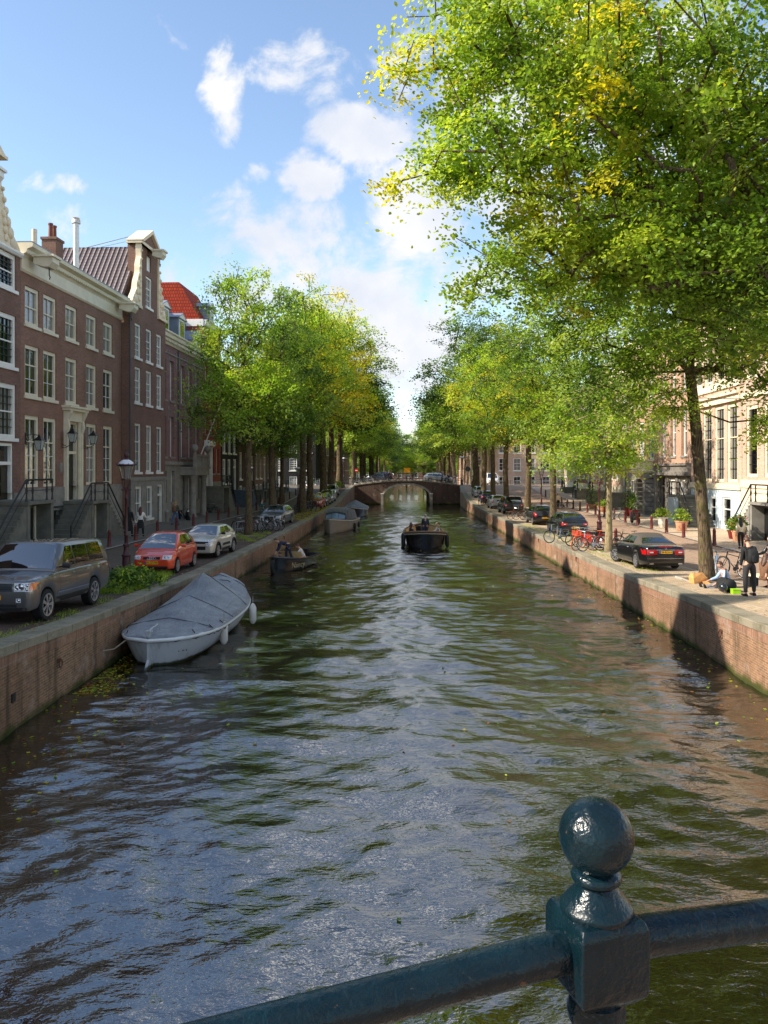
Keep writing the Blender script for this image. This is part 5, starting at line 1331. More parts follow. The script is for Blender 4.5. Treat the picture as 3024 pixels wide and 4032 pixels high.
    # trim: door seams, handles, mirrors, sill strip
    for s in (1, -1):
        sm = MB()
        for fy in sp.get('seams', ()):
            q = patch(bvh, (-s, 0, 0), [(s * 3, y0 + L * fy - .005, sill + .08), (s * 3, y0 + L * fy + .005, sill + .08), (s * 3, y0 + L * fy + .005, zbelt(y0 + L * fy) - .04), (s * 3, y0 + L * fy - .005, zbelt(y0 + L * fy) - .04)], 1, 10, .003)
            obj('door_seam', q, ink_black, body)
        if sp.get('cladding'):
            q = patch(bvh, (-s, 0, 0), [(s * 3, yf + ra, sill + .01), (s * 3, yr - ra, sill + .01), (s * 3, yr - ra, sill + .14), (s * 3, yf + ra, sill + .14)], 8, 2, .006); obj('sill_trim', q, plastic_black, root, True)
        if sp.get('strip'):
            z = sp['strip']; q = patch(bvh, (-s, 0, 0), [(s * 3, yf + ra + .05, z), (s * 3, yr - ra - .02, z), (s * 3, yr - ra - .02, z + .03), (s * 3, yf + ra + .05, z + .03)], 8, 1, .012); obj('side_strip', q, chrome, root, True)
        for fy in sp.get('handles', ()):
            y = y0 + L * fy; z = zbelt(y) - .13; h_ = bvh.ray_cast(Vector((s * 3, y, z)), Vector((-s, 0, 0)))
            if h_[0]: m2 = MB(); m2.tube([(h_[0].x, y - .09, z), (h_[0].x + s * .03, y - .07, z), (h_[0].x + s * .03, y + .07, z), (h_[0].x, y + .09, z)], .012, 6); obj('door_handle', m2, sp.get('hm') or paintm, root, True)
        ym = yc0 + (yc1 - yc0) * .42; zm = zbelt(ym) + .1
        m2 = MB(); m2.tube([(s * wbt * .95, ym, zm - .04), (s * (w + .06), ym - .02, zm)], .02, 6)
        m2.loft([[(s * (w + .03 + a), ym + b, zm + c_) for a, b, c_ in ((0, dy, -.05 * k), (.16, dy * .8, -.06 * k), (.19, dy * .6, .0), (.16, dy * .8, .075 * k), (0, dy, .07 * k))] for dy, k in ((-.07, .5), (-.05, .95), (0, 1.05), (.02, 1))], closed=True, cap=True)
        obj('wing_mirror', m2, sp.get('mirror') or paintm, root, 40)
    if sp.get('arches'):
        am = MB()
        for yy in (yf, yr):
            for s in (1, -1):
                am2 = []
                for k in range(17):
                    a = PI * k / 16; am2.append((s * w * .975, yy + ra * 1.06 * math.cos(a), r + ra * 1.06 * math.sin(a)))
                am.tube(am2, .045, 6)
        obj('arch_trim', am, plastic_black, root, True)
    for k, txt, z, x in sp.get('plates', ()):
        d = -1 if k == 'f' else 1
        h_ = bvh.ray_cast(Vector((x, d * 5, z)), Vector((0, -d, 0)))
        yy = h_[0].y + d * .012
        pm = MB(); pm.box(x - .26, x + .26, min(yy, yy + d * .008), max(yy, yy + d * .008), z - .055, z + .055); po = obj('number_plate', pm, plate_yellow, root)
        bm2 = MB(); xb = x - .26 * (1 if d < 0 else -1); q = sorted((xb, xb + .045 * (1 if d < 0 else -1))); bm2.box(q[0], q[1], min(yy + d * .009, yy + d * .011), max(yy + d * .009, yy + d * .011), z - .055, z + .055); obj('country_strip', bm2, plate_blue, po)
        me = text_mesh(txt, .10, ink_black, 'plate_lettering'); o = link(bpy.data.objects.new('plate_lettering', me), po)
        o.location = (x + .02 * (1 if d < 0 else -1), yy + d * .0105, z); o.rotation_euler = (0, 0, 0 if d < 0 else PI)
    return root, body, bvh, cb
WIN4 = lambda a, b, c, d, e: None
def spec(**k): return k
HEAD = lambda x0, x1, z0, z1, *ins: (x0, x1, z0, z1, ins)
SUV = spec(L=4.95, W=1.97, H=1.86, wb=2.88, fo=.86, r=.385, tw=.26, sill=.38, bf=-.06, ef=.10, er=.06, nose=.4, br=.08, spokes=7, ws=1,
    top=[(0, 1.0), (.015, 1.05), (.1, 1.11), (.27, 1.17), (.30, 1.18), (.6, 1.20), (.97, 1.20), (1, 1.12)],
    cab=dict(y=(.265, .40, .93, .985), wb=.945, wr=.80, tr=.02, crown=.02, win=[(.345, .50, .495, .425), (.515, .685, .68, .51), (.70, .90, .875, .695)]),
    front=[(-.50, .50, .80, .99, 'grille', mk('grille_grey', (70, 74, 78), .4, .1, 20, metal=.6)), (-.47, .47, .955, .97, 'grille_bar', plastic_black, .012), (-.47, .47, .905, .92, 'grille_bar', plastic_black, .012), (-.47, .47, .855, .87, 'grille_bar', plastic_black, .012),
           (-.62, .62, .43, .50, 'lower_intake', plastic_black), (-.85, .85, .36, .42, 'front_skirt', plastic_black)],
    rear=[(-.5, .5, .55, .62, 'bumper_step', plastic_black)],
    heads=[HEAD(.55, .93, .80, 1.0, (.62, .895, .062), (.72, .915, .085), (.845, .945, .045), (.845, .855, .045)), HEAD(.60, .72, .54, .64, (.66, .59, .045))],
    tails=[(.78, .95, .80, 1.12, red_lens)], seams=(.305, .505, .69), handles=(.47, .65), strip=.62, mirror=plastic_black, plates=[('f', '99-ZKV', .66, -.02)], cladding=1)
grey_suv, bd, bv, cbv = car('dark grey boxy off-road car with silver spoked wheels at the left edge', 'car', SUV, paint('paint_graphite', (92, 90, 88), .5), (-9.22, 21.1), -.035, name='off_road_car')
me = text_mesh('RANGE ROVER', .105, chrome, 'bonnet_lettering', .003, 1.35); o = link(bpy.data.objects.new('bonnet_lettering', me), grey_suv); o.location = (0, -SUV['L'] / 2 + .10, 1.112); o.rotation_euler = (R(-78), 0, 0)
am = patch(bv, (0, 1, 0), [(.885, 0, .82), (.955, 0, .82), (.955, 0, .99), (.885, 0, .99)], 3, 3, .011); obj('indicator', am, amber_lens, grey_suv, True)
for yy in (-1.35,):
    wm = MB(); wm.tube([(-.75, -1.13, 1.2), (-.2, -1.05, 1.24), (.0, -1.06, 1.235)], .014, 6); wm.tube([(-.05, -1.14, 1.2), (.5, -1.05, 1.24), (.72, -1.03, 1.25)], .014, 6); obj('wipers', wm, plastic_black, grey_suv)
SMALL = spec(L=3.83, W=1.67, H=1.55, wb=2.41, fo=.72, r=.30, tw=.18, sill=.22, ef=.2, er=.14, nose=.7, br=.1, spokes=6,
    top=[(0, .70), (.02, .74), (.10, .84), (.20, .93), (.24, .96), (.6, 1.0), (.93, 1.0), (.985, .92), (1, .86)],
    cab=dict(y=(.165, .42, .78, .99), wb=.93, wr=.70, tr=.1, crown=.03, pf=.93, pr=.7, win=[(.33, .55, .545, .44), (.565, .76, .74, .56), (.775, .86, .80, .755)]),
    front=[(-.33, .33, .60, .70, 'grille', plastic_black), (-.62, .62, .24, .34, 'lower_intake', plastic_black), (-.7, .7, .50, .512, 'bumper_line', ink_black)],
    rear=[(-.6, .6, .26, .36, 'rear_skirt', plastic_black)],
    heads=[HEAD(.43, .73, .60, .75, (.52, .67, .05), (.64, .68, .045))], tails=[(.58, .76, .66, .92, red_lens)], seams=(.34, .555, .76), handles=(.51, .71), cladding=0, plates=[('f', '99-GF-HN', .47, 0), ('r', '99-GF-HN', .5, 0)])
red_car, bd, bv, cbv = car('small tall red hatchback with four-ring badge beside the nearest lamp post', 'car', SMALL, paint('paint_red', (216, 62, 24), .15), (-8.95, 32.45), -.035)
rg = MB(); h_ = bv.ray_cast(Vector((0, -5, .65)), Vector((0, 1, 0)))[0]
for k in range(4):
    cx = -.105 + .07 * k; rg.tube([(cx + .048 * math.cos(a), h_.y - .02, .65 + .048 * math.sin(a)) for a in np.linspace(0, 2 * PI, 17)[:-1]], .008, 6, closed=True)
obj('ring_badge', rg, chrome, red_car, True)
CROSS = spec(L=4.0, W=1.75, H=1.48, wb=2.54, fo=.80, r=.325, tw=.2, sill=.26, ef=.16, er=.12, nose=.6, br=.1, spokes=5, arches=1, cladding=1,
    top=[(0, .80), (.02, .86), (.10, .93), (.22, .99), (.26, 1.0), (.6, 1.02), (.93, 1.04), (.985, .98), (1, .9)],
    cab=dict(y=(.215, .42, .80, .98), wb=.93, wr=.72, tr=.08, crown=.03, pr=.7, win=[(.34, .545, .54, .435), (.56, .77, .74, .555)]),
    front=[(-.82, .82, .70, .80, 'dark_band', plastic_black), (-.5, .5, .42, .58, 'lower_intake', plastic_black), (-.78, .78, .84, .855, 'chrome_line', chrome)],
    rear=[(-.6, .6, .3, .5, 'rear_skirt', plastic_black)],
    heads=[HEAD(.48, .80, .80, .88, (.56, .84, .03), (.66, .85, .03)), HEAD(.50, .78, .60, .74, (.60, .67, .045), (.70, .67, .035))], tails=[(.52, .84, .78, .92, red_lens)], seams=(.34, .55, .77), handles=(.51, .72), mirror=plastic_black, plates=[])
beige_car, bd, bv, cbv = car('beige compact crossover with black wheel arches parked behind the red hatchback', 'car', CROSS, paint('paint_sand', (196, 188, 174), .3), (-8.62, 38.75), -.10)
for s in (1, -1):
    q = patch(bv, (-s, 0, 0), [(s * 3, -.55, .50), (s * 3, .62, .50), (s * 3, .62, .62), (s * 3, -.55, .62)], 8, 2, .012); obj('door_guard', q, plastic_black, beige_car, True)
WAGON = spec(L=4.6, W=1.8, H=1.45, wb=2.7, fo=.88, r=.325, tw=.21, sill=.22, ef=.16, er=.1, nose=.6, br=.1, spokes=7,
    top=[(0, .68), (.02, .74), (.12, .86), (.26, .94), (.3, .95), (.6, .98), (.95, .99), (.99, .92), (1, .85)],
    cab=dict(y=(.245, .40, .84, .985), wb=.93, wr=.70, tr=.08, crown=.03, pr=.7, win=[(.35, .52, .515, .43), (.535, .70, .695, .53), (.715, .86, .82, .71)]),
    front=[(-.38, .38, .44, .66, 'grille', plastic_black), (-.7, .7, .26, .36, 'lower_intake', plastic_black)], rear=[(-.62, .62, .26, .36, 'rear_skirt', plastic_black)],
    heads=[HEAD(.46, .80, .60, .72, (.55, .66, .045), (.67, .67, .04))], tails=[(.50, .84, .70, .84, red_lens)], seams=(.33, .53, .70), handles=(.49, .665), plates=[('r', '38-TNL-6', .56, 0)], cladding=0)
car('grey estate car parked beyond the small bicycle rack on the left quay', 'car', WAGON, paint('paint_grey', (112, 110, 104), .5), (-8.25, 60.8), -.10)
HATCH = spec(L=3.95, W=1.7, H=1.46, wb=2.48, fo=.78, r=.30, tw=.19, sill=.22, ef=.16, er=.1, nose=.55, br=.1, spokes=6,
    top=[(0, .72), (.02, .78), (.12, .88), (.24, .95), (.28, .96), (.6, .99), (.95, 1.0), (.99, .93), (1, .86)],
    cab=dict(y=(.225, .41, .84, .985), wb=.93, wr=.72, tr=.07, crown=.03, pr=.6, win=[(.34, .54, .535, .43), (.555, .77, .745, .55)]),
    front=[(-.36, .36, .50, .62, 'grille', plastic_black), (-.62, .62, .26, .38, 'lower_intake', plastic_black)], rear=[(-.6, .6, .26, .38, 'rear_skirt', plastic_black)],
    heads=[HEAD(.42, .76, .62, .76, (.52, .69, .05), (.64, .70, .04))], tails=[(.60, .80, .68, .96, red_lens)], seams=(.33, .55, .76), handles=(.51, .72), plates=[('r', '61-HG-BT', .56, 0)], cladding=0)
P_silver = paint('paint_silver', (170, 172, 174), .6); P_black = paint('paint_black', (14, 15, 18), .2); P_blue = paint('paint_navy', (26, 34, 58), .4); P_red2 = paint('paint_crimson', (170, 30, 28), .2)
car('bright red hatchback parked beside bicycles far along the left quay', 'car', HATCH, P_red2, (-7.45, 86.6), -.08)
car('black hatchback directly behind the far red hatchback on the left quay', 'car', HATCH, P_black, (-7.2, 91.6), -.08)
car('pale grey compact, third in the far line of cars on the left quay', 'car', HATCH, paint('paint_pale', (140, 146, 150), .5), (-6.9, 96.4), -.08)
car('silver people carrier parked closest to the left end of the far bridge', 'car', CROSS, P_silver, (-7.0, 104.6), -.08)
CONV = spec(L=4.7, W=1.79, H=1.40, wb=2.76, fo=.86, r=.325, tw=.22, sill=.2, ef=.18, er=.14, nose=.75, br=.08, spokes=8, steer=.42,
    top=[(0, .66), (.02, .71), (.14, .84), (.30, .93), (.36, .94), (.62, .96), (.80, 1.0), (.93, 1.01), (.985, .97), (1, .90)],
    cab=dict(y=(.275, .43, .66, .84), wb=.92, wr=.66, tr=.06, crown=.04, pr=.85, rg0=.12, rg1=.28, mat=mk('soft_top', (74, 68, 60), .9, .08, 6, .2), win=[(.37, .56, .545, .45), (.57, .66, .63, .555)]),
    front=[(-.3, .3, .46, .66, 'grille', plastic_black)], rear=[(-.75, .75, .50, .515, 'bumper_chrome', chrome), (-.72, .72, .24, .32, 'rear_skirt', plastic_black), (-.4, .4, .845, .856, 'boot_chrome', chrome), (-.28, .28, .955, .975, 'brake_light', red_lens)],
    heads=[HEAD(.5, .8, .58, .70, (.58, .64, .04))], tails=[(.36, .86, .66, .86, red_lens)], seams=(.37, .60), handles=(.56,), hm=chrome, plates=[('r', '94-RLN-4', .76, 0)], cladding=0)
conv, bd, bv, cbv = car('glossy black convertible with folded-fabric grey roof and red tail lights on the right quay', 'car', CONV, P_black, (11.36, 34.2), PI + .02)
hh = bv.ray_cast(Vector((0, 5, .90)), Vector((0, -1, 0)))[0]
sm = MB(); sm.tube([(.04 * math.cos(a), hh.y + .015, .90 + .04 * math.sin(a)) for a in np.linspace(0, 2 * PI, 17)[:-1]], .005, 6, closed=True)
for a in (90, 210, 330): sm.tube([(0, hh.y + .016, .90), (.04 * math.cos(R(a)), hh.y + .016, .90 + .04 * math.sin(R(a)))], .005, 5)
obj('star_badge', sm, chrome, conv, True)
for sx, tx in ((.50, 'E 500'),):
    hh2 = bv.ray_cast(Vector((sx, 5, .89)), Vector((0, -1, 0)))[0]; me = text_mesh(tx, .055, chrome, 'boot_lettering'); o = link(bpy.data.objects.new('boot_lettering', me), conv); o.location = (sx, hh2.y + .01, .89); o.rotation_euler = (0, 0, PI)
for s in (-1, 1):
    m2 = MB(); m2.loft([[(s * (.5 + a), 2.33, .27 + b) for a, b in ((0, 0), (.16, 0), (.17, .05), (.01, .06))], [(s * (.5 + a), 2.36, .27 + b) for a, b in ((0, 0), (.16, 0), (.17, .05), (.01, .06))]], closed=True, cap=True); obj('exhaust_tip', m2, chrome, conv)
car('black estate car with silver roof rails behind the orange-wheeled bicycles, right quay', 'car', WAGON, paint('paint_ink', (18, 20, 22), .3), (11.9, 51.3), PI)
BLK2 = dict(HATCH); BLK2['plates'] = [('r', '7-XDB-42', .56, 0)]
car('small black hatchback between two tree trunks on the right quay', 'car', BLK2, P_black, (12.05, 60.9), PI)
SUV2 = dict(SUV); SUV2.update(L=4.5, W=1.86, H=1.68, wb=2.65, r=.35, sill=.3, plates=[], strip=None)
SUV2['top'] = [(a, b - .12) for a, b in SUV['top']]; SUV2['front'] = []; SUV2['heads'] = []; SUV2['tails'] = [(.62, .88, .78, .94, red_lens)]; SUV2['rear'] = [(-.6, .6, .4, .5, 'rear_skirt', plastic_black)]
car('black sports utility car with red tail lights parked past the leaning orange bicycle', 'car', SUV2, P_black, (12.1, 75.6), PI, name='parked_car')
car('silver hatchback with tall red tail lights further along the right quay', 'car', HATCH, P_silver, (12.25, 85.6), PI)
car('dark blue hatchback half hidden by bicycles near the far end of the right quay', 'car', HATCH, P_blue, (12.4, 95.6), PI)
car('silver estate car parked last before the far bridge on the right quay', 'car', WAGON, P_silver, (12.6, 103.6), PI)
car('silver saloon crossing the far bridge behind its railing', 'car', WAGON, P_silver, (8.7, 127.6, 3.4), PI / 2)
car('dark grey car on the left half of the far bridge', 'car', HATCH, P_blue, (-.6, 128.3, 3.55), -PI / 2)
VAN = spec(L=4.9, W=1.9, H=1.95, wb=3.0, fo=.9, r=.33, tw=.2, sill=.28, ef=.1, er=.03, nose=.5, br=.1, spokes=6,
    top=[(0, .85), (.02, .95), (.12, 1.08), (.2, 1.15), (.25, 1.18), (.97, 1.2), (1, 1.15)], cab=dict(y=(.14, .30, .95, .99), wb=.96, wr=.86, tr=.01, crown=.02, win=[(.23, .36, .36, .31)]),
    front=[(-.5, .5, .55, .7, 'grille', plastic_black), (-.85, .85, .32, .46, 'bumper', plastic_black)], rear=[], heads=[HEAD(.55, .86, .74, .92, (.7, .83, .06))], tails=[(.80, .92, .8, 1.15, red_lens)], seams=(.24, .4), handles=(.37,), plates=[('f', 'V-481-KP', .5, 0)], cladding=1)
car('white van coming down the far right bridge approach', 'van', VAN, paint('paint_white', (214, 214, 212), .0), (17.9, 131.5, 2.85), 0, name='delivery_van')
# ---------------------------------------------------------------- bicycles
bframe = mk('bframe', (24, 24, 26), .35, .1, 8); btyre = mk('btyre', (26, 25, 24), .85, .2, 20); brim = mk('brim', (176, 178, 180), .3, .05, 10, metal=.8); bsaddle = mk('bsaddle', (22, 18, 16), .6, .1, 10); bcrate = mk('bcrate', (26, 26, 26), .6, .1, 10); bguard = mk('bguard', (24, 24, 25), .4, .1, 8)
def bike_proto(kind):
    root = thing('bicycle', 'x', 'bicycle')
    r = .345; tb = MB(); tb.tube([(0, r * math.cos(a), r * math.sin(a)) for a in np.linspace(0, 2 * PI, 25)[:-1]], .021, 6, closed=True); tm = tb.mesh('wheel', btyre, True)
    sp = MB(); sp.tube([(0, (r - .03) * math.cos(a), (r - .03) * math.sin(a)) for a in np.linspace(0, 2 * PI, 25)[:-1]], .013, 5, closed=True); sp.tube([(-.05, 0, 0), (.05, 0, 0)], .025, 7)
    for i in range(14):
        a = 2 * PI * i / 14; sp.tube([((-1) ** i * .03, 0, 0), (0, (r - .03) * math.cos(a), (r - .03) * math.sin(a))], .0028, 3, cap=False)
    sm = sp.mesh('rim', brim)
    for y in (-.53, .53):
        w = link(bpy.data.objects.new('wheel', tm), root); w.location = (0, y, r); link(bpy.data.objects.new('rim', sm), w)
    BB = (0, .10, .29); ST_ = (0, .26, .80); HT = (0, -.34, .86); HB = (0, -.38, .66); RW = (0, .53, r); FW = (0, -.53, r)
    f = MB()
    if kind == 'lady':
        f.tube([BB, (0, -.12, .42), HB], .02, 7); f.tube([(0, .20, .62), (0, -.10, .56), HT], .016, 7)
    else:
        f.tube([BB, HB], .02, 7); f.tube([(0, .245, .76), (0, -.345, .82)], .017, 7)
    f.tube([BB, ST_], .018, 7); f.tube([(0, -.33, .92), HB], .022, 7)
    for s in (-.05, .05):
        f.tube([BB, (s, .5, r), RW], .011, 5); f.tube([(0, .22, .68), (s, .5, r)], .010, 5); f.tube([HB, (s, -.42, .56), (s, -.53, r)], .012, 5)
    f.tube([(-.06, .10, .29), (-.07, .02, .14)], .009, 5); f.tube([(.06, .10, .29), (.07, .18, .44)], .009, 5); f.box(-.13, -.06, -.02, .06, .125, .145); f.box(.06, .13, .14, .22, .435, .455)
    obj('frame', f, bframe, root, 60)
    cg = MB(); cg.lathe([(.08, .04), (.08, .05), (.001, .05)], 16, (0, .10, .29), 'X'); cg.box(.045, .055, .08, .55, .31, .37); obj('chain_guard', cg, bguard, root)
    g = MB()
    for cy, a0, a1 in ((.53, -15, 150), (-.53, 20, 130)):
        secs = []
        for a in np.linspace(R(a0), R(a1), 12): secs.append([(s, cy + (r + .035) * math.cos(a), r + (r + .035) * math.sin(a)) for s in (-.03, .03)])
        g.loft(secs)
    obj('mudguards', g, bguard, root, True)
    h = MB(); h.tube([(0, -.335, .88), (0, -.32, 1.02)], .014, 6)
    if kind == 'lady': h.tube([(-.27, -.06, 1.02), (-.25, -.22, 1.05), (-.10, -.34, 1.04), (0, -.32, 1.03), (.10, -.34, 1.04), (.25, -.22, 1.05), (.27, -.06, 1.02)], .012, 6)
    else: h.tube([(-.3, -.30, 1.03), (-.12, -.34, 1.03), (0, -.33, 1.03), (.12, -.34, 1.03), (.3, -.30, 1.03)], .012, 6)
    obj('handlebar', h, brim, root, True)
    sd = MB(); sd.loft([[(w_ * math.cos(a), y, .93 + .018 * math.sin(a) + dz) for a in np.linspace(0, 2 * PI, 9)[:-1]] for y, w_, dz in ((.12, .02, -.01), (.2, .04, 0), (.3, .09, .005), (.36, .09, .01), (.4, .05, .0))], closed=True, cap=True); sd.tube([ST_, (0, .28, .91)], .012, 6); obj('saddle', sd, bsaddle, root, True)
    rk = MB()
    for s in (-.06, .06): rk.tube([(s, .26, .74), (s, .72, .74), (s, .56, .36)], .007, 4)
    for y in (.35, .5, .65): rk.tube([(-.06, y, .74), (.06, y, .74)], .006, 4)
    obj('carrier', rk, bframe, root)
    if kind == 'crate':
        c = MB(); x0, x1, y0, y1, z0, z1 = -.2, .2, -.72, -.42, .80, 1.02
        c.box(x0, x1, y0, y1, z0, z0 + .015)
        for z in np.linspace(z0, z1, 5):
            c.tube([(x0, y0, z), (x1, y0, z), (x1, y1, z), (x0, y1, z)], .011, 4, closed=True)
        for x, y in ((x0, y0), (x1, y0), (x1, y1), (x0, y1), (0, y0), (0, y1)): c.tube([(x, y, z0), (x, y, z1)], .011, 4)
        obj('front_crate', c, bcrate, root)
    return root
PB = {k: bike_proto(k) for k in ('gent', 'lady', 'crate')}
BIKEPOS = []
def bm_(n, c, metal=0): return mk('bike_' + n, c, .35, .08, 8, metal=metal)
PA = {'black': {}, 'white': {'bframe': bm_('white', (206, 208, 206)), 'bguard': bm_('white', (206, 208, 206))}, 'red': {'bframe': bm_('red', (178, 30, 28)), 'bguard': bm_('red', (178, 30, 28))}, 'silver': {'bframe': bm_('silver', (166, 170, 176), .6), 'bguard': bm_('silver', (0, 0, 0))},
      'blue': {'bframe': bm_('blue', (92, 116, 146)), 'bguard': bm_('grey', (90, 92, 96))}, 'green': {'bframe': bm_('green', (66, 110, 46)), 'bguard': bm_('green', (66, 110, 46))}, 'orange': {'bframe': bm_('orange', (206, 92, 34)), 'bguard': bm_('orange', (0, 0, 0)), 'btyre': bm_('orange_tyre', (212, 84, 50)), 'bcrate': bm_('orange_tyre', (0, 0, 0))},
      'brown': {'bframe': bm_('brown', (120, 64, 36)), 'bguard': bm_('brown', (0, 0, 0))}}
_used = set()
def bike(kind, col, x, y, rz, label, group=None, lean=.10, z=None, parent_sw=None):
    p = PB[kind]
    sw = dict(PA[col]); 
    if parent_sw: sw.update(parent_sw)
    o = dup(p, (0, 0, 0), 0, None, group, None, sw)
    o.location = (x, y, (H(y) if z is None else z) + .005); o.rotation_euler = (0, lean, rz); o['label'] = label; o['category'] = 'bicycle'
    if group: o['group'] = group
    return o
gL = 'bicycles parked along the left quay'; gR = 'bicycles parked along the right quay'
cols = [('gent', 'black', 'black bicycle at the near end of the small rack on the left quay'), ('crate', 'black', 'black bicycle with a front crate beside the small rack'), ('lady', 'red', 'red bicycle in the cluster beside the first left bank tree'), ('gent', 'silver', 'silver bicycle in the middle of the left bank cluster'),
        ('lady', 'white', 'white step-through bicycle in the left bank cluster'), ('gent', 'black', 'black sports bicycle leaning in the left bank cluster'), ('lady', 'silver', 'silver step-through bicycle, second from the canal end of the cluster'), ('gent', 'white', 'white bicycle at the canal end of the left bank cluster')]
for i, (k, c, lab) in enumerate(cols):
    x = -9.6 + i * .30; y = 52.2 + i * .34
    bike(k, c, x, y, R(52 + (i * 37) % 23 - 11), lab, gL, .12 if i % 2 else -.1)
for i, (k, c, lab) in enumerate([('lady', 'black', 'black bicycle nearest the camera behind the second left bank tree'), ('gent', 'blue', 'blue bicycle behind the second left bank tree'), ('crate', 'black', 'black bicycle with crate just before the far red hatchback'), ('lady', 'black', 'black step-through bicycle closest to the far red hatchback')]):
    bike(k, c, -8.3 + i * .36, 78.3 + i * .55, R(50 + i * 9), lab, gL, .1)
for i, (k, c, x, y, a, lab) in enumerate([('lady', 'black', -15.9, 72.2, 80, 'black bicycle leaning on the grey stoop of the red house'), ('crate', 'black', -15.6, 73.2, 70, 'black crate bicycle in front of the red house stoop'), ('gent', 'black', -15.0, 86.5, 85, 'black bicycle parked against the front of the house after the black one')]):
    bike(k, c, x, y, R(a), lab, None, .08, H(y) + .04)
# right quay cluster beside the slim tree
bike('crate', 'orange', 10.35, 40.9, R(-60), 'bicycle with bright orange tyre and orange crate beside the slim tree', gR, .14)
bike('gent', 'silver', 10.65, 40.4, R(-68), 'silver bicycle in front of the orange-tyred one', gR, -.12)
bike('lady', 'red', 11.2, 41.9, R(-100), 'bicycle with red panniers and orange saddle next to the slim tree', gR, .1, parent_sw={'bsaddle': MATS['bike_orange']})
bike('gent', 'blue', 9.95, 45.0, R(-75), 'grey-blue bicycle standing alone nearest the black estate car', gR, -.16)
bike('lady', 'green', 10.7, 43.2, R(-72), 'green bicycle in the middle of the right quay cluster', gR, .12)
bike('gent', 'black', 10.9, 42.6, R(-65), 'black bicycle between the green one and the orange crate', gR, -.08)
bike('lady', 'black', 11.1, 42.2, R(-110), 'black step-through bicycle against the low rack on the right quay', gR, .1)
bike('crate', 'black', 11.6, 43.6, R(-95), 'black bicycle with dark crate at the back of the right quay cluster', gR, .1)
bike('gent', 'black', 12.9, 41.5, R(-88), 'dark bicycle behind the slim tree, closest to the convertible', gR, .06)
pn = MB(); pn.loft([[(s, y + dy, z) for y, dy in ((-.2, 0), (.2, 0))] for s, z, dy in ((0, .45, 0), (0, .8, 0))])
for s in (-1, 1):
    b = MB(); b.cbox((11.2 + .42 * -1 + .0, 41.9 + .14 * s, H(41.9) + .56), (.42, .14, .36), R(-10)); t_ = obj('pannier_bag', b, mk('pannier_red', (206, 30, 30), .6, .08, 6)); tag(t_, 'red pannier bag hanging on the %s side of the red bicycle' % ('near' if s < 0 else 'far'), 'bag')
bike('lady', 'brown', 11.2, 66.4, R(-80), 'leaning orange-brown bicycle with yellow rims near the third right bank tree', gR, .25)
bike('gent', 'black', 11.6, 66.0, R(-100), 'dark bicycle lying against the orange-brown one', gR, -.2)
bike('lady', 'black', 12.1, 65.2, R(-85), 'black bicycle behind the orange-brown one, right quay', gR, .1)
for i in range(3): bike(['gent', 'lady', 'crate'][i], ['black', 'red', 'black'][i], 11.6 + i * .4, 91.0 + i * .4, R(-60 - 12 * i), ['black bicycle nearest the canal before the dark blue hatchback', 'dark red bicycle in the far right quay group', 'crate bicycle at the back of the far right quay group'][i], gR, .1)
bike('lady', 'blue', 12.45, 29.6, R(-20), 'blue and white bicycle with white front tyre beside the leaning tree', None, .08, parent_sw={'btyre': mk('white_tyre', (196, 194, 186), .8, .05, 10)})
bike('gent', 'black', 13.3, 30.0, R(200), 'black city bicycle standing behind the blue one on the right quay', None, -.06)
bike('gent', 'silver', 18.9, 64.0, R(95), 'silver bicycle parked on the right pavement before the stone house', None, .06, H(64) + .04)
bike('lady', 'black', 19.3, 84, R(80), 'black bicycle by the shrubs on the right pavement', None, .06)
bike('crate', 'black', 19.1, 86, R(70), 'crate bicycle by the shrubs on the right pavement', None, .06)
gB = 'bicycles chained to the far bridge railing'
posw = ['near left end', 'second from the left', 'third from the left', 'left of the middle', 'beside the orange board', 'middle', 'right of the middle', 'third from the right', 'second from the right', 'near right end']
for i in range(10):
    x = -4.2 + i * .95 if i < 5 else 1.2 + (i - 5) * 1.0
    bike(['gent', 'lady', 'crate'][i % 3], ['black', 'black', 'silver', 'black', 'blue'][i % 5], x, BY0 + .75 + .12 * (i % 2), R(82 + (i * 29) % 21 - 10), 'bicycle on the far bridge against the near railing, %s' % posw[i], gB, .1, deckz(x))
for i in range(7):
    x = -3.5 + i * .8; bike(['lady', 'gent'][i % 2], ['black', 'black', 'white'][i % 3], x, BY1 - .8, R(84 + (i * 31) % 23 - 12), 'bicycle against the back railing of the far bridge, place %s from the left' % words[i], gB, -.08, deckz(x) - .02)
for i in range(5):
    bike(['lady', 'gent'][i % 2], ['black', 'silver', 'green'][i % 3], -9.5 - i * .7, 121.5 + .3 * i, R(20 + 13 * i), 'bicycle parked at the left street corner by the far bridge, %s from the canal' % words[i], 'bicycles at the left bridge corner', .08)
# steel racks
def rack(x, y, rz, w, h, label, m):
    root = thing('bicycle_rack', label, 'bicycle rack', (x, y, H(y)), rz); a = MB(); a.tube([(-w / 2, 0, 0), (-w / 2, 0, h - .08), (-w / 2 + .08, 0, h), (w / 2 - .08, 0, h), (w / 2, 0, h - .08), (w / 2, 0, 0)], .025, 8); obj('hoop', a, m, root, True)
    b = MB(); b.tube([(-w / 2, 0, h * .45), (w / 2, 0, h * .45)], .018, 6); obj('crossbar', b, m, root); return root
steel = mk('galvanised', (150, 152, 150), .45, .1, 10, metal=.6)
rack(-9.0, 50.6, .05, 1.1, .82, 'galvanised hoop rack around the foot of the first left bank tree', steel)
rack(-9.3, 51.3, 1.4, 1.3, .82, 'second galvanised hoop rack set at right angles behind the first', steel)
rack(11.9, 42.4, .1, 1.8, .8, 'low dark steel rack among the right quay bicycles', iron_black)

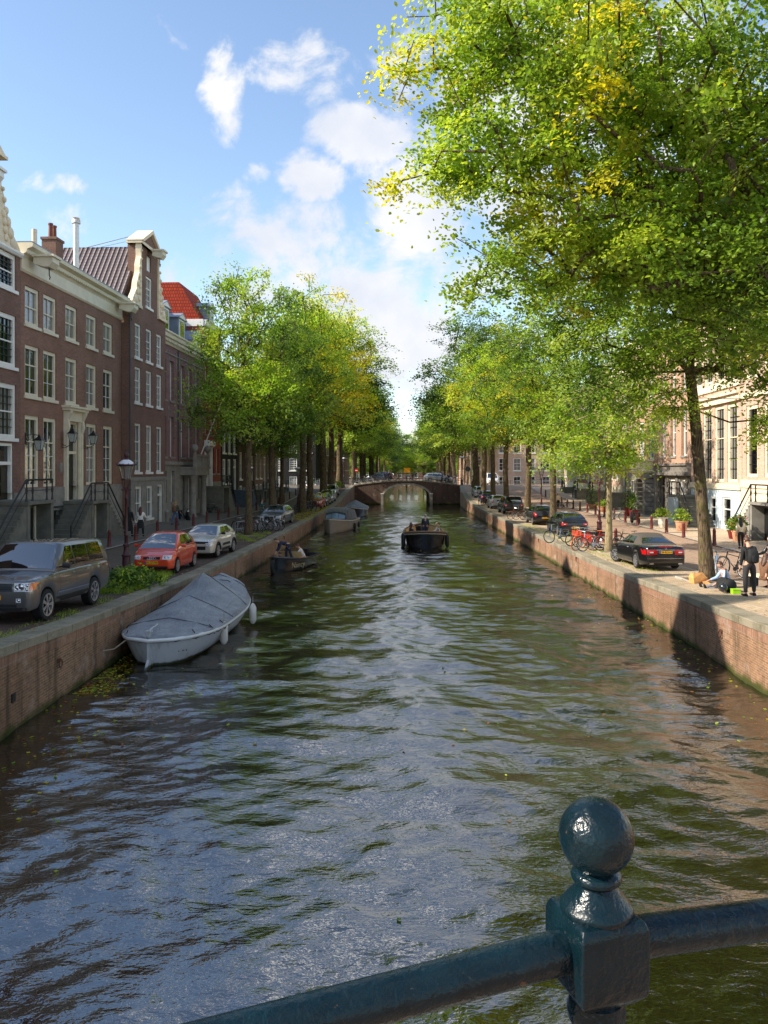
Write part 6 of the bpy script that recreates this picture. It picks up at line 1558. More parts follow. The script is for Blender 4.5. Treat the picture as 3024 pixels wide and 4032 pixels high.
for p_ in PB.values():
    for c_ in list(p_.children_recursive) + [p_]: bpy.data.objects.remove(c_)
# ---------------------------------------------------------------- boats
SR = [.30]
def hullf(L, B, hs, hm, hb, tr=.9, stern=1, px=.55):
    """returns half-beam and gunwale-height functions along t (0 stern .. 1 bow)"""
    def b(t):
        bow = max(0.0, 1 - ((t - px) / (1 - px)) ** 2.3) ** .8 if t > px else 1
        if stern == 1: st = min(1, (max(0.0, t) / SR[0])) ; st = math.sqrt(max(0, 1 - (1 - st) ** 2)) ** .95
        else: st = tr + (1 - tr) * min(1, t / .35)
        return B / 2 * max(.02, bow * st)
    def g(t):
        return hm + (hs - hm) * max(0, 1 - t / .45) ** 2 + (hb - hm) * max(0, (t - .4) / .6) ** 2
    return b, g
def hull(root, L, b, g, m, draft=.35, flare=.82, name='hull', ns=28, plumb=.08):
    secs = []
    for i in range(ns + 1):
        t = i / ns; w = b(t); z = g(t); k = flare
        rk = lambda zz: 0
        def yy(zf):      # stem and stern rake
            return L * t + (plumb * L * .5 * (zf - .5)) * (max(0, (t - .6) / .4) ** 2 - (max(0, (.25 - t) / .25) ** 2))
        P = [(0, yy(-.2), -draft * .6), (w * k * .55, yy(-.1), -draft * .5), (w * k * .9, yy(0), -.06), (w * (k + .06), yy(.2), z * .18), (w * (k + (1 - k) * .62), yy(.5), z * .5), (w * .97, yy(.85), z * .85), (w, yy(1), z)]
        secs.append([(x, y, zz) for x, y, zz in P] + [(-x, y, zz) for x, y, zz in P[:0:-1]][0:0] )
        secs[-1] = [(-x, y, zz) for x, y, zz in P[::-1]] + [(x, y, zz) for x, y, zz in P[1:]]
    mb = MB(); mb.loft(secs, cap=True); return obj(name, mb, m, root, 50), secs
def rail_path(secs, dz=0.0, k=1.0):
    l = [(s[0][0] * k, s[0][1], s[0][2] + dz) for s in secs]; r_ = [(s[-1][0] * k, s[-1][1], s[-1][2] + dz) for s in secs]
    return l + r_[::-1]
def inner(root, secs, b, m, depth=.45):
    ins = []
    for s in secs[3:-2]:
        a, c = s[0], s[-1]; ins.append([(a[0] * .93, a[1], a[2]), (a[0] * .72, a[1], max(.12, a[2] - depth)), (c[0] * .72, c[1], max(.12, c[2] - depth)), (c[0] * .93, c[1], c[2])])
    mb = MB(); mb.loft(ins); return obj('interior', mb, m, root)
def fender(x, y, z, label, m, h=.55, r=.11, group=None):
    root = thing('boat_fender', label, 'fender', (x, y, z), 0, group)
    a = MB(); a.lathe([(.02, -h / 2 - .03), (r * .6, -h / 2), (r, -h / 2 + .1), (r, h / 2 - .1), (r * .6, h / 2), (.03, h / 2 + .05)], 14); obj('body', a, m, root, True)
    b = MB(); b.tube([(0, 0, h / 2), (0, 0, h / 2 + .3)], .012, 5); obj('cord', b, rope_m, root)
rope_m = mk('rope', (150, 140, 118), .9, .15, 20); cord_m = mk('cord_black', (20, 20, 20), .8, .1, 20)
def hullmat():
    m, t, b, out = newmat('hull_grey'); vec = coordv(t); sp = t.n('ShaderNodeSeparateXYZ'); t.l(vec, sp.inputs[0])
    c = t.mix(t.ramp(noise(t, vec, 1.5, 6, .65), .45, .7, 0, .35), lin((172, 176, 178)), lin((140, 144, 144)))
    mp = t.n('ShaderNodeMapping'); mp.inputs['Scale'].default_value = (5, 5, .5); t.l(vec, mp.inputs[0]); c = t.mix(t.ramp(noise(t, mp.outputs[0], 1.4, 5, .6), .52, .7, 0, .45), c, lin((112, 108, 92)))
    c = t.mix(t.ramp(t.math('ADD', sp.outputs[2], t.math('MULTIPLY', noise(t, vec, 7, 4), -.12)), .0, .07, 1, 0), c, lin((44, 50, 26)))
    t.l(c, b.inputs['Base Color']); b.inputs['Roughness'].default_value = .35; b.inputs['Coat Weight'].default_value = .2; return m
hull_grey = hullmat(); fend_w = mk('fender_white', (206, 200, 190), .6, .08, 5, dirt=.3)
def covermat(name, c1, c2):
    m, t, b, out = newmat(name); vec = coordv(t)
    c = t.mix(t.ramp(noise(t, vec, .8, 5), .35, .7), lin(c1), lin(c2)); c = t.mix(t.ramp(noise(t, vec, 3, 6, .65), .58, .75, 0, .3), c, lin((140, 136, 110)))
    t.l(c, b.inputs['Base Color']); b.inputs['Roughness'].default_value = .55; b.inputs['Sheen Weight'].default_value = .2
    mp = t.n('ShaderNodeMapping'); mp.inputs['Scale'].default_value = (2.2, .5, 1); mp.inputs['Rotation'].default_value = (0, 0, .35); t.l(vec, mp.inputs[0])
    bn = t.n('ShaderNodeBump'); bn.inputs['Strength'].default_value = 1; bn.inputs['Distance'].default_value = .11
    t.l(noise(t, mp.outputs[0], 2.2, 4, .6, .8), bn.inputs['Height']); t.l(bn.outputs[0], b.inputs['Normal']); return m
cover_grey = covermat('cover_grey', (128, 132, 136), (104, 108, 114)); cover_blue = covermat('cover_blue', (70, 84, 110), (50, 60, 84)); cover_dark = covermat('cover_dark', (70, 72, 74), (56, 58, 60))
def cover(root, secs, g, ridge, m, L, seed=1, name='cover', k0=1, k1=None, nx=14, wid=1.03):
    rr = np.random.default_rng(seed); out = []
    k1 = k1 or len(secs) - 1; sub = []
    for i in range(k0, k1):
        for q in range(3):
            f = q / 3; a = [tuple(np.array(secs[i][j]) * (1 - f) + np.array(secs[i + 1][j]) * f) for j in (0, -1)]; sub.append(((i + f) / (len(secs) - 1), a[0], a[1]))
    sub.append((k1 / (len(secs) - 1), secs[k1][0], secs[k1][-1]))
    for t, a, c in sub:
        zr, p = ridge(t); row = []
        row.append((a[0] * wid, a[1], a[2] - .10))
        for j in range(nx + 1):
            s = -1 + 2 * j / nx; x = abs(a[0]) * wid * s; h = (1 - abs(s) ** 1.0) ** p if abs(s) < 1 else 0
            zz = a[2] + .02 + (zr - a[2] - .02) * h - .05 * math.sin(PI * abs(s)) * (p < .95) * 0
            zz += .018 * math.sin(t * 41 + s * 5 + seed) * (1 - s * s) + .012 * math.sin(t * 77 - s * 11)
            row.append((x, a[1], zz))
        row.append((c[0] * wid, c[1], c[2] - .10)); out.append(row)
    mb = MB(); mb.loft(out); return obj(name, mb, m, root, 60)
# --- big covered launch
def boatA():
    L = 8.5; b, g = hullf(L, 2.75, .80, .70, 1.0)
    root = thing('moored_boat', 'large pale grey open launch under a grey tarpaulin cover, moored at the left wall', 'boat', (-6.32, 21.25, 0), -.062)
    _, secs = hull(root, L, b, g, hull_grey, flare=.70, ns=32)
    rl = MB(); rl.tube(rail_path(secs, -.03, 1.01), .05, 8, closed=True); obj('rub_rail', rl, mk('rail_white', (206, 206, 202), .3, .05, 5), root, True)
    bt = MB(); bt.loft([[(-b(t) * .80 - .012, L * t, .03), (-b(t) * .86 - .012, L * t, .10)] for t in np.linspace(.06, .9, 20)]); bt.loft([[(b(t) * .74 + .012, L * t, -.02), (b(t) * .76 + .012, L * t, .06)] for t in np.linspace(.06, .9, 20)])
    def ridge(t):
        z = float(np.interp(t, [0, .1, .25, .42, .58, .64, .72, .84, .93, 1], [.86, .95, 1.12, 1.42, 1.92, 1.80, 1.52, 1.62, 1.3, 1.05])); p = float(np.interp(t, [0, .3, .58, .72, .84, 1], [.6, .75, .92, .7, .38, .45])); return z, p
    cv = cover(root, secs, g, ridge, cover_grey, L, 4, k0=0)
    sm = MB()
    for i in (6, 13, 20, 26):
        s = secs[i]; zr, p = ridge(i / (len(secs) - 1)); P_ = [(abs(s[0][0]) * 1.03 * q, s[0][1], s[0][2] + .035 + (zr - s[0][2] - .02) * (1 - abs(q)) ** p) for q in np.linspace(-.98, .98, 15)]; sm.tube(P_, .012, 5)
    obj('cover_seams', sm, cover_dark, cv)
    # lacing along the near edge of the cover
    lc = MB()
    pts = [(s[0][0] * 1.035, s[0][1], s[0][2] - .06) for s in secs[1:12]]; pr = [(s[-1][0] * 1.035, s[-1][1], s[-1][2] - .06) for s in secs[1:12]]
    allp = pts[::-1] + pr; lc.tube([(x, y, z + .035 * (-1) ** i) for i, (x, y, z) in enumerate(allp)], .012, 5)
    for i in (3, 6, 9, 13, 16, 19):
        if i < len(allp): x, y, z = allp[i]; lc.tube([(x, y, z - .06), (x * .93, y + .06, z + .13), (x * .88, y + .02, z + .2)], .014, 5)
    lc.tube([(-.9, 5.9, 1.22), (-.3, 6.2, 1.56), (.4, 6.6, 1.44), (.85, 6.9, 1.08), (.98, 7.0, .9)], .012, 5)
    obj('lacing', lc, cord_m, cv)
    rd = MB(); rd.prism([(-.26, -.5), (.02, -.5), (.02, 1.02), (-.13, 1.02), (-.13, .25), (-.34, .02)], -.035, .035, plane='YZ'); rd.box(-.07, .07, -.16, .03, .98, 1.03); rd.box(-.05, .05, .05, .16, -.3, .86); rd.box(-.055, .055, -.02, .08, .2, .3); rd.box(-.055, .055, -.02, .08, .6, .68)
    rd.tube([(0, -.06, 1.03), (.1, .32, 1.12)], .025, 8); obj('rudder', rd, hull_grey, root)
    sm = MB()
    for x, y, r_ in ((.62, .44, .035), (.74, .50, .018), (.82, .54, .022)): sm.ball((x + .02, y - .02, .38), (r_, .03, r_), 10, 6)
    obj('skin_fittings', sm, mk('fitting_grey', (80, 82, 84), .4), root)
    for x, y, z, lab in ((1.33, 2.6, .42, 'off-white fender hanging midway along the grey launch'), (1.52, 5.6, .46, 'off-white fender hanging near the bow of the grey launch'), (-1.05, 7.6, .9, 'off-white fender between the grey launch bow and the quay wall')):
        p = root.matrix_basis @ Vector((x, y, z)); fender(p.x, p.y, p.z, lab, fend_w, .62, .12, 'fenders of the grey launch')
    a = root.matrix_basis @ Vector((-.72, .25, .72)); mr = MB(); mr.tube([tuple(a), (a.x - .25, a.y - .3, .52), (a.x - .75, a.y - .75, .50), (-7.52, a.y - .95, .75)], .018, 6)
    tag(obj('mooring_rope', mr, rope_m), 'slack mooring rope from the grey launch stern to the wall', 'rope')
boatA()
# --- small black boat with three people
def boatB():
    root = thing('motor_boat', 'small black motor boat with three people aboard beside the left wall', 'boat', (-4.5, 45.0, 0), PI - .27)
    L = 4.5; b, g = hullf(L, 1.8, .62, .58, .82, stern=2, px=.45); hb = mk('hull_black', (18, 18, 20), .25, .1, 3, coat=.4)
    _, secs = hull(root, L, b, g, hb, flare=.78)
    inner(root, secs, b, mk('boat_wood', (176, 142, 92), .6, .15, 6), .4)
    dk = MB(); q = secs[17:-1]; dk.loft([[(s[0][0], s[0][1], s[0][2] + .01), (0, s[0][1], s[0][2] + .07), (s[-1][0], s[-1][1], s[-1][2] + .01)] for s in q]); obj('fore_deck', dk, mk('deck_grey', (86, 88, 90), .6, .1, 4), root)
    rl = MB(); rl.tube(rail_path(secs, 0, 1.01), .03, 6, closed=True); obj('rub_rail', rl, plastic_black, root, True)
    se = MB(); se.box(-.7, .7, .9, 1.35, .3, .5); se.box(-.72, .72, 2.2, 2.5, .3, .5); se.box(-.75, .75, 2.52, 2.6, .3, .95); obj('benches', se, MATS['boat_wood'], root)
    mt = MB(); mt.box(-.14, .14, -.35, .05, .45, .85); mt.box(-.05, .05, -.3, -.12, -.4, .5); obj('outboard_motor', mt, plastic_black, root)
    me = text_mesh('Nancy', .42, mk('letter_gold', (206, 190, 150), .5), 'boat_name'); o = link(bpy.data.objects.new('boat_name', me), root)
    s = secs[19]; o.location = (s[0][0] * .93 - .03, s[0][1] - .05, .30); o.rotation_euler = (R(8), 0, -PI / 2 - .30)
    for i in (26,):
        p = root.matrix_basis @ Vector((0, L + .12, .45)); t_ = MB(); t_.tube([(p.x + .0, p.y + .28 * math.cos(a), .35 + .28 * math.sin(a)) for a in np.linspace(0, 2 * PI, 17)[:-1]], .09, 8, closed=True); tag(obj('tyre_fender', t_, tyre_rubber, None, True), 'black tyre hung at the bow of the small black boat', 'tyre')
    return root
BOATB = boatB()
# --- taupe cabin boat
def boatC():
    root = thing('cabin_boat', 'taupe open cruiser with a dark folding canopy and windscreen moored at the left wall', 'boat', (-3.35, 73.3, 0), PI - .17)
    L = 7.2; b, g = hullf(L, 2.5, .95, .95, 1.25, stern=2, px=.5); _, secs = hull(root, L, b, g, mk('hull_taupe', (140, 128, 112), .4, .06, 2, coat=.2), flare=.86)
    inner(root, secs, b, MATS['deck_grey'], .5)
    rl = MB(); rl.tube(rail_path(secs, -.08, 1.01), .04, 6, closed=True); obj('rub_rail', rl, mk('rail_beige', (186, 176, 158), .4), root, True)
    dk = MB(); q = secs[19:-1]; dk.loft([[(s[0][0], s[0][1], s[0][2] + .01), (0, s[0][1], s[0][2] + .06), (s[-1][0], s[-1][1], s[-1][2] + .01)] for s in q]); obj('fore_deck', dk, MATS['hull_taupe'], root)
    cn = MB(); cn.loft([[(-w_, y, z0), (-w_ * .92, y, z1), (-w_ * .5, y, z1 + .1), (w_ * .5, y, z1 + .1), (w_ * .92, y, z1), (w_, y, z0)] for y, w_, z0, z1 in ((1.4, 1.15, 1.0, 1.1), (2.0, 1.15, 1.0, 1.75), (3.6, 1.12, 1.0, 1.95), (4.6, 1.0, 1.05, 1.75), (5.0, .95, 1.05, 1.6))], cap=True); c = obj('canopy', cn, cover_dark, root, 30)
    ws = MB(); ws.loft([[(x, 5.02 + .38 * (1 - k) - abs(x) * .2, 1.1 + .5 * k) for x in np.linspace(-.85, .85, 7)] for k in (0, 1)]); obj('windscreen', ws, mk('boat_glass', (110, 130, 140), .1, .1, 3, spec=.8), root, True)
    fr = MB(); fr.tube([(-.9, 5.25, 1.08), (-.86, 4.88, 1.62), (0, 5.05, 1.66), (.86, 4.88, 1.62), (.9, 5.25, 1.08)], .025, 6); fr.tube([(-.3, 5.38, 1.1), (-.3, 5.02, 1.64)], .02, 5); fr.tube([(.3, 5.38, 1.1), (.3, 5.02, 1.64)], .02, 5); obj('windscreen_frame', fr, cover_dark, root)
    for i, (x, y) in enumerate(((1.27, 1.2), (1.27, 3.0))):
        p = root.matrix_basis @ Vector((-x, y, .35)); fender(p.x, p.y, p.z, 'black fender on the %s canal side of the taupe cruiser' % ('rear' if i == 0 else 'middle'), plastic_black, .5, .12, 'fenders of the taupe cruiser')
boatC()
def boatD():
    root = thing('moored_boat', 'navy boat under a blue-grey tented cover moored nearest the far bridge', 'boat', (-3.0, 94.8, 0), PI - .08)
    L = 7.5; b, g = hullf(L, 2.6, .9, .85, 1.2, stern=2, px=.5); _, secs = hull(root, L, b, g, mk('hull_navy', (22, 28, 44), .3, .1, 3, coat=.3), flare=.84)
    def ridge(t): return float(np.interp(t, [0, .2, .5, .7, .9, 1], [1.3, 1.6, 1.9, 1.7, 1.35, 1.25])), float(np.interp(t, [0, .5, 1], [.6, .7, .6]))
    cover(root, secs, g, ridge, cover_blue, L, 9, k0=0)
    rl = MB(); rl.tube(rail_path(secs, -.05, 1.01), .04, 6, closed=True); obj('rub_rail', rl, MATS['rail_beige'], root, True)
    p = root.matrix_basis @ Vector((1.15, L - 1.0, .7)); fender(p.x, p.y, p.z, 'white fender at the bow of the blue-covered boat', fend_w, .7, .1)
boatD()
# --- black sloop with passengers, under way
def boatE():
    SR[0] = .16
    root = thing('sloop', 'black open sloop full of passengers motoring away towards the far bridge', 'boat', (2.85, 53.3, 0), -.01)
    L = 7.6; b, g = hullf(L, 2.85, 1.18, .86, 1.2); _, secs = hull(root, L, b, g, MATS['hull_black'], flare=.84)
    inner(root, secs, b, MATS['boat_wood'], .55)
    rl = MB(); rl.tube(rail_path(secs, .0, 1.0), .06, 8, closed=True); obj('gunwale', rl, mk('gunwale_wood', (120, 84, 54), .45, .15, 8), root, True)
    ad = MB(); q = secs[0:6]; ad.loft([[(s[0][0] * .98, s[0][1], s[0][2] + .0), (0, s[0][1], s[0][2] + .05), (s[-1][0] * .98, s[-1][1], s[-1][2] + .0)] for s in q]); obj('aft_deck', ad, MATS['hull_black'], root)
    rp = MB(); rp.tube(rail_path(secs, -.14, 1.03), .04, 8, closed=True); obj('rope_fender', rp, rope_m, root, True)
    se = MB()
    for s in (-1, 1): se.loft([[(s * (b(t) * .84), L * t, .62), (s * (b(t) * .84), L * t, .7), (s * (b(t) * .84 - .42), L * t, .7), (s * (b(t) * .84 - .42), L * t, .62)] for t in np.linspace(.12, .8, 10)], cap=True)
    obj('side_benches', se, MATS['boat_wood'], root)
    st = MB(); st.tube([(0, .06, -.4), (0, .02, 1.1)], .035, 8); obj('stern_post', st, MATS['hull_black'], root)
    cs = MB(); cs.box(-.3, .05, 1.75, 2.05, .3, 1.05); obj('steering_console', cs, white_paint, root)
    tb = MB(); tb.box(-.35, .35, 3.6, 5.0, .72, .77); tb.box(-.05, .05, 3.7, 3.8, .2, .72); tb.box(-.05, .05, 4.8, 4.9, .2, .72); obj('table', tb, MATS['boat_wood'], root)
    for s, nm in ((-1, 'left'), (1, 'right')):
        for j, y in enumerate((.95, 2.0)):
            p = root.matrix_basis @ Vector((s * (b(y / L) + .11), y, .45)); fender(p.x, p.y, p.z, 'black fender on the %s side of the sloop, %s' % (nm, 'near the stern' if j == 0 else 'further forward'), plastic_black, .85, .13, 'fenders of the black sloop')
    pl_ = MB(); pl_.box(-.62, -.54, .14, .16, .5, .58)
    return root
BOATE = boatE()
# ---------------------------------------------------------------- people
skin_m = mk('skin', (196, 150, 124), .55, .05, 8); skin_t = mk('skin_tan', (166, 118, 92), .55, .05, 8)
def cloth(n, c): return mk('cloth_' + n, c, .85, .12, 14, .2, 90)
C_black = cloth('black', (26, 26, 28)); C_navy = cloth('navy', (30, 38, 58)); C_white = cloth('white', (214, 210, 204)); C_cream = cloth('cream', (220, 204, 172)); C_jeans = cloth('jeans', (60, 92, 130)); C_brown = cloth('brown', (110, 78, 56)); C_teal = cloth('teal', (30, 84, 88)); C_olive = cloth('olive', (78, 82, 70)); C_lblue = cloth('lightblue', (150, 176, 214)); C_grey = cloth('grey', (120, 120, 124)); C_pink = cloth('pink', (206, 150, 140)); C_char = cloth('charcoal', (44, 42, 44)); C_blue = cloth('blue', (40, 64, 120))
H_black = mk('hair_black', (20, 17, 16), .5, .2, 30, .3, 120); H_brown = mk('hair_brown', (76, 50, 34), .5, .2, 30, .3, 120); H_auburn = mk('hair_auburn', (84, 36, 28), .5, .2, 30, .3, 120); H_blond = mk('hair_blond', (166, 130, 84), .5, .2, 30, .3, 120); H_grey = mk('hair_grey', (150, 146, 138), .5, .2, 30, .3, 120)
def skinned(name, pts, edges, rad, m, parent, root_i=0, lv=1):
    me = bpy.data.meshes.new('tmp'); me.from_pydata([tuple(p) for p in pts], edges, []); o = bpy.data.objects.new('tmp', me)
    o.modifiers.new('s', 'SKIN'); o.modifiers.new('b', 'SUBSURF').levels = lv
    for i, v in enumerate(me.skin_vertices[0].data):
        r_ = rad[i]; v.radius = (r_, r_) if not hasattr(r_, '__len__') else r_; v.use_root = (i == root_i)
    me2 = bake(o); bpy.data.meshes.remove(me)
    me2.name = name; me2.materials.clear(); me2.materials.append(m); smooth_me(me2, 80)
    return link(bpy.data.objects.new(name, me2), parent)
def person(label, loc, rz, top=C_black, legs=C_black, hair=H_brown, hairlen=0, h=1.75, lean=0.0, head=0.0, arms=((.1, .2, .12), (.1, .2, .12)), thigh=(.15, -.12), shin=(-.1, -.3), spread=(.06, .06), hip=None,
           skin=skin_m, skirt=None, coat=None, shoes=C_black, twist=0.0, backpack=None, group=None, bare_leg=False, sleeve=1):
    s_ = h / 1.75; root = thing('person', label, 'person', loc, rz, group, s_)
    V = Vector
    # legs first so that a standing figure rests on the ground
    TL, SL = .43, .43
    def legdir(a, s, sp): return V((s * sp, -math.sin(a), -math.cos(a))).normalized()
    kn, an = [], []
    for i, s in enumerate((-1, 1)):
        k = legdir(thigh[i], s, spread[i]) * TL; a_ = k + legdir(shin[i], s, spread[i] * .3) * SL; kn.append(k); an.append(a_)
    hz = hip if hip is not None else -min(an[0].z, an[1].z) + .085
    P = V((0, 0, hz)); d = V((0, -math.sin(lean), math.cos(lean))); sx = V((math.cos(twist), math.sin(twist), 0))
    chest = P + d * .30; neck = P + d * .50; hd = V((0, -math.sin(lean + head), math.cos(lean + head))); nk2 = neck + hd * .07; hc = neck + hd * .19
    pts = [P, P + d * .14, chest, neck - d * .03, nk2, hc - hd * .03]; edges = [(0, 1), (1, 2), (2, 3), (3, 4), (4, 5)]
    rad = [(.145, .11), (.13, .10), (.165, .115), (.085, .075), (.052, .052), (.06, .06)]
    def addp(p, r_, par): pts.append(p); rad.append(r_); edges.append((par, len(pts) - 1)); return len(pts) - 1
    J = {}
    for i, s in enumerate((-1, 1)):
        sh = chest + d * .13 + sx * (s * .18); ab = arms[i][2]
        u = V((s * math.sin(ab), -math.sin(arms[i][0]), -math.cos(arms[i][0]))).normalized(); f = V((s * math.sin(ab) * .4 - s * (arms[i][3] if len(arms[i]) > 3 else 0), -math.sin(arms[i][1]), -math.cos(arms[i][1]))).normalized()
        el = sh + u * .28; wr = el + f * .25; hn = wr + f * .085
        a = addp(sh, .062, 2); b = addp(el, .043, a); c = addp(wr, .028, b); e = addp(hn, (.036, .02), c)
        J[i] = (sh, el, wr, hn, f)
        for q in range(5):
            off = sx * ((q - 1.5) * .017 if q < 4 else -s * .035); L_ = (.075, .085, .08, .062, .05)[q]; cu = f * .8 + V((0, -.25, -.25)) * .6
            g = addp(hn + off + f * .01, .0085, e); addp(hn + off + f * .015 + cu.normalized() * L_ * (1 if q < 4 else .7), .0065, g)
        hp = P + sx * (s * .095) - d * .02; kk = hp + kn[i]; aa = hp + an[i]
        a = addp(hp, .092, 0); b = addp(kk, .058, a); c = addp(aa, .036, b); ft = V((s * .02, -.13, -.05)); 
        if abs(shin[i]) > 1.0: ft = V((s * .02, -.05, .11)) if shin[i] > 0 else V((s * .02, .05, -.12))
        addp(aa + ft, (.036, .022), c); J['l%d' % i] = (hp, kk, aa, aa + ft)
    body = skinned('body', pts, edges, rad, skin, root)
    # head with face
    hm = MB(); hm.ball((0, 0, 0), (.078, .098, .118), 16, 12)
    nv = []
    for x, y, z in hm.v:
        if z < -.02: k = 1 - .32 * min(1, (-.02 - z) / .1); x *= k; y = y * k - .012 * (1 - k) * 3
        nv.append((x, y, z))
    hm.v = nv
    hm.loft([[(-.012, -.092, .02), (0, -.098, .022), (.012, -.092, .02)], [(-.016, -.088, -.028), (0, -.118, -.026), (.016, -.088, -.028)], [(-.012, -.085, -.036), (0, -.095, -.038), (.012, -.085, -.036)]], cap=False)
    for s in (-1, 1): hm.ball((s * .079, .008, -.005), (.01, .02, .03), 8, 6)
    M = Matrix.Translation(hc) @ Matrix.Rotation(lean * .9 + head, 4, 'X')
    hm.xf(M); ho = obj('head', hm, skin, body, 60)
    ey = MB()
    for s in (-1, 1): ey.ball((s * .03, -.086, .006), (.011, .008, .008), 8, 6)
    ey.ball((0, -.083, -.058), (.02, .008, .006), 8, 5); ey.xf(M); obj('eyes_and_mouth', ey, H_black, ho, True)
    hr = MB(); hr.ball((0, .012, .018), (.087, .103, .115), 16, 12); hr.v = [(x, max(y, -.055 if z > .05 else -.02 + .3 * 0) if z < .075 else y, max(z, -.05)) for x, y, z in hr.v]
    if hairlen: hr.loft([[(w_ * math.cos(a), .05 + t_ * .04 + .055 * math.sin(a), .02 - hairlen * t_) for a in np.linspace(0, 2 * PI, 11)[:-1]] for t_, w_ in ((0, .08), (.3, .095), (.6, .105), (.85, .09), (1, .05))], closed=True, cap=True)
    hr.xf(M); obj('hair', hr, hair, root, True)
    # clothes: slightly larger skins over the same bones
    pt = [P - d * .11, P + d * .14, chest, neck - d * .035]; ed = [(0, 1), (1, 2), (2, 3)]; rd = [(.165, .13), (.15, .12), (.185, .135), (.09, .08)]
    for i in (0, 1):
        sh, el, wr, hn, f = J[i]; n = len(pt)
        if sleeve: pt += [sh, el, wr - f * .02]; rd += [.078, .058, .043]; ed += [(2, n), (n, n + 1), (n + 1, n + 2)]
        else: pt += [sh, sh.lerp(el, .6)]; rd += [.075, .055]; ed += [(2, n), (n, n + 1)]
    skinned('jacket', pt, ed, rd, top, root, 0)
    if skirt or coat:
        ln, m = (skirt or coat)
        c = MB(); secs = []
        for t_ in np.linspace(0, 1, 6):
            z0 = P + d * (.12 if coat else .06); q = (J['l0'][1] + J['l1'][1]) / 2 if t_ > .5 else P; ctr = V((0, 0, 0)); zz = z0.z - ln * t_
            secs.append([(z0.x + (.15 + .05 * t_) * math.cos(a), z0.y + (.12 + .05 * t_) * math.sin(a), zz) for a in np.linspace(0, 2 * PI, 13)[:-1]])
        c.loft(secs, closed=True, cap=True); obj('skirt' if skirt else 'coat_skirts', c, m, root, True)
    pt = [P + d * .12, P - d * .03]; ed = [(0, 1)]; rd = [(.16, .125), (.155, .125)]
    for i in (0, 1):
        hp, kk, aa, ft = J['l%d' % i]; n = len(pt); pt += [hp - V((0, 0, .02)), kk, aa.lerp(kk, .04)]; rd += [.108, .076, .056]; ed += [(1, n), (n, n + 1), (n + 1, n + 2)]
    skinned('trousers', pt, ed, rd, legs, root, 0)
    for i in (0, 1):
        hp, kk, aa, ft = J['l%d' % i]; dv = (ft - aa).normalized(); m = MB(); side_ = dv.cross(V((1, 0, 0))).normalized()
        flat = abs(ft.z - aa.z + .05) < .02
        if flat:
            secs = [[(aa.x + w_ * math.cos(a), aa.y + y, max(aa.z - .085, aa.z - .045 + hh * math.sin(a))) for a in np.linspace(0, 2 * PI, 11)[:-1]] for y, w_, hh in ((.075, .03, .03), (.05, .042, .06), (-.02, .045, .065), (-.1, .048, .045), (-.17, .044, .032), (-.205, .02, .02))]
            m.loft(secs, closed=True, cap=True)
        else: m.tube([aa - dv * .04, aa + dv * .05, aa + dv * .13, aa + dv * .2], [.04, .048, .046, .02], 10)
        obj('shoe', m, shoes, root, 60)
    if backpack:
        bk = MB(); c = chest + V((0, .2, -.03)).normalized() * 0
        M2 = Matrix.Translation(chest - d * .04) @ Matrix.Rotation(lean, 4, 'X')
        bk.loft([[(w_ * math.copysign(abs(math.cos(a)) ** .6, math.cos(a)), .115 + dd + dd * math.copysign(abs(math.sin(a)) ** .6, math.sin(a)), z) for a in np.linspace(0, 2 * PI, 17)[:-1]] for z, w_, dd in ((-.25, .10, .05), (-.22, .145, .085), (-.05, .155, .10), (.1, .14, .085), (.18, .10, .05))], closed=True, cap=True)
        bk.xf(M2); bo = obj('backpack', bk, backpack, root, 60)
        po = MB(); po.loft([[(w_ * math.cos(a), .31 + .03 * math.sin(a), z) for a in np.linspace(0, 2 * PI, 11)[:-1]] for z, w_ in ((-.2, .08), (-.17, .11), (-.05, .11), (.0, .06))], closed=True, cap=True); po.xf(M2); obj('front_pocket', po, backpack, bo, True)
        st = MB()
        for s in (-1, 1): st.tube([M2 @ V((s * .1, .13, .17)), M2 @ V((s * .12, 0, .25)), M2 @ V((s * .12, -.14, .12)), M2 @ V((s * .13, -.05, -.12))], .018, 6)
        obj('straps', st, backpack, bo)
    return root, J
SIT = dict(thigh=(1.45, 1.45), shin=(.05, .05), spread=(.12, .12))
# right quay
person('man in black seen from behind with a dark rucksack, head bowed, near the quay edge', (11.28, 24.3, H(24.3)), PI + .12, C_black, C_char, H_brown, 0, 1.84, .06, .55, ((.75, 1.5, .2, .25), (.05, .25, .10)), (.05, -.05), (.02, -.12), (.12, .12), backpack=C_black)
person('person in a glossy black padded jacket at the right edge of the view', (13.05, 26.4, H(26.4)), -PI / 2 + .3, mk('padded_black', (22, 22, 24), .3, .1, 10, .5, 12), C_black, H_black, 0, 1.76, .12, .2, ((.6, 1.4, .1), (.5, 1.3, .1)))
person('person in a pale blue shirt sitting on the quay with legs stretched forward', (11.55, 26.4, H(26.4)), -PI / 2, C_lblue, C_grey, H_brown, 0, 1.74, .35, .25, ((.6, 1.2, .15), (.5, 1.1, .15)), (1.5, 1.3), (1.25, 1.5), (.1, .15), hip=.13)
person('woman in a brown teddy coat sitting on the low bench behind the standing man', (12.5, 25.9, H(25.9)), PI / 2 + .4, C_brown, C_brown, H_brown, .35, 1.66, .12, .1, ((.5, 1.2, .1), (.4, 1.1, .1)), hip=.44, **SIT)
bn = thing('low_bench', 'low pale bench with dark edge at the right frame border', 'bench', (12.75, 25.9, H(25.9)), .4)
m_ = MB(); m_.box(-.25, .25, -.9, .9, .36, .42); obj('seat', m_, cream_stone, bn)
for y in (-.75, .75): m_ = MB(); m_.box(-.2, .2, y - .05, y + .05, 0, .36); obj('leg', m_, plastic_black, bn)
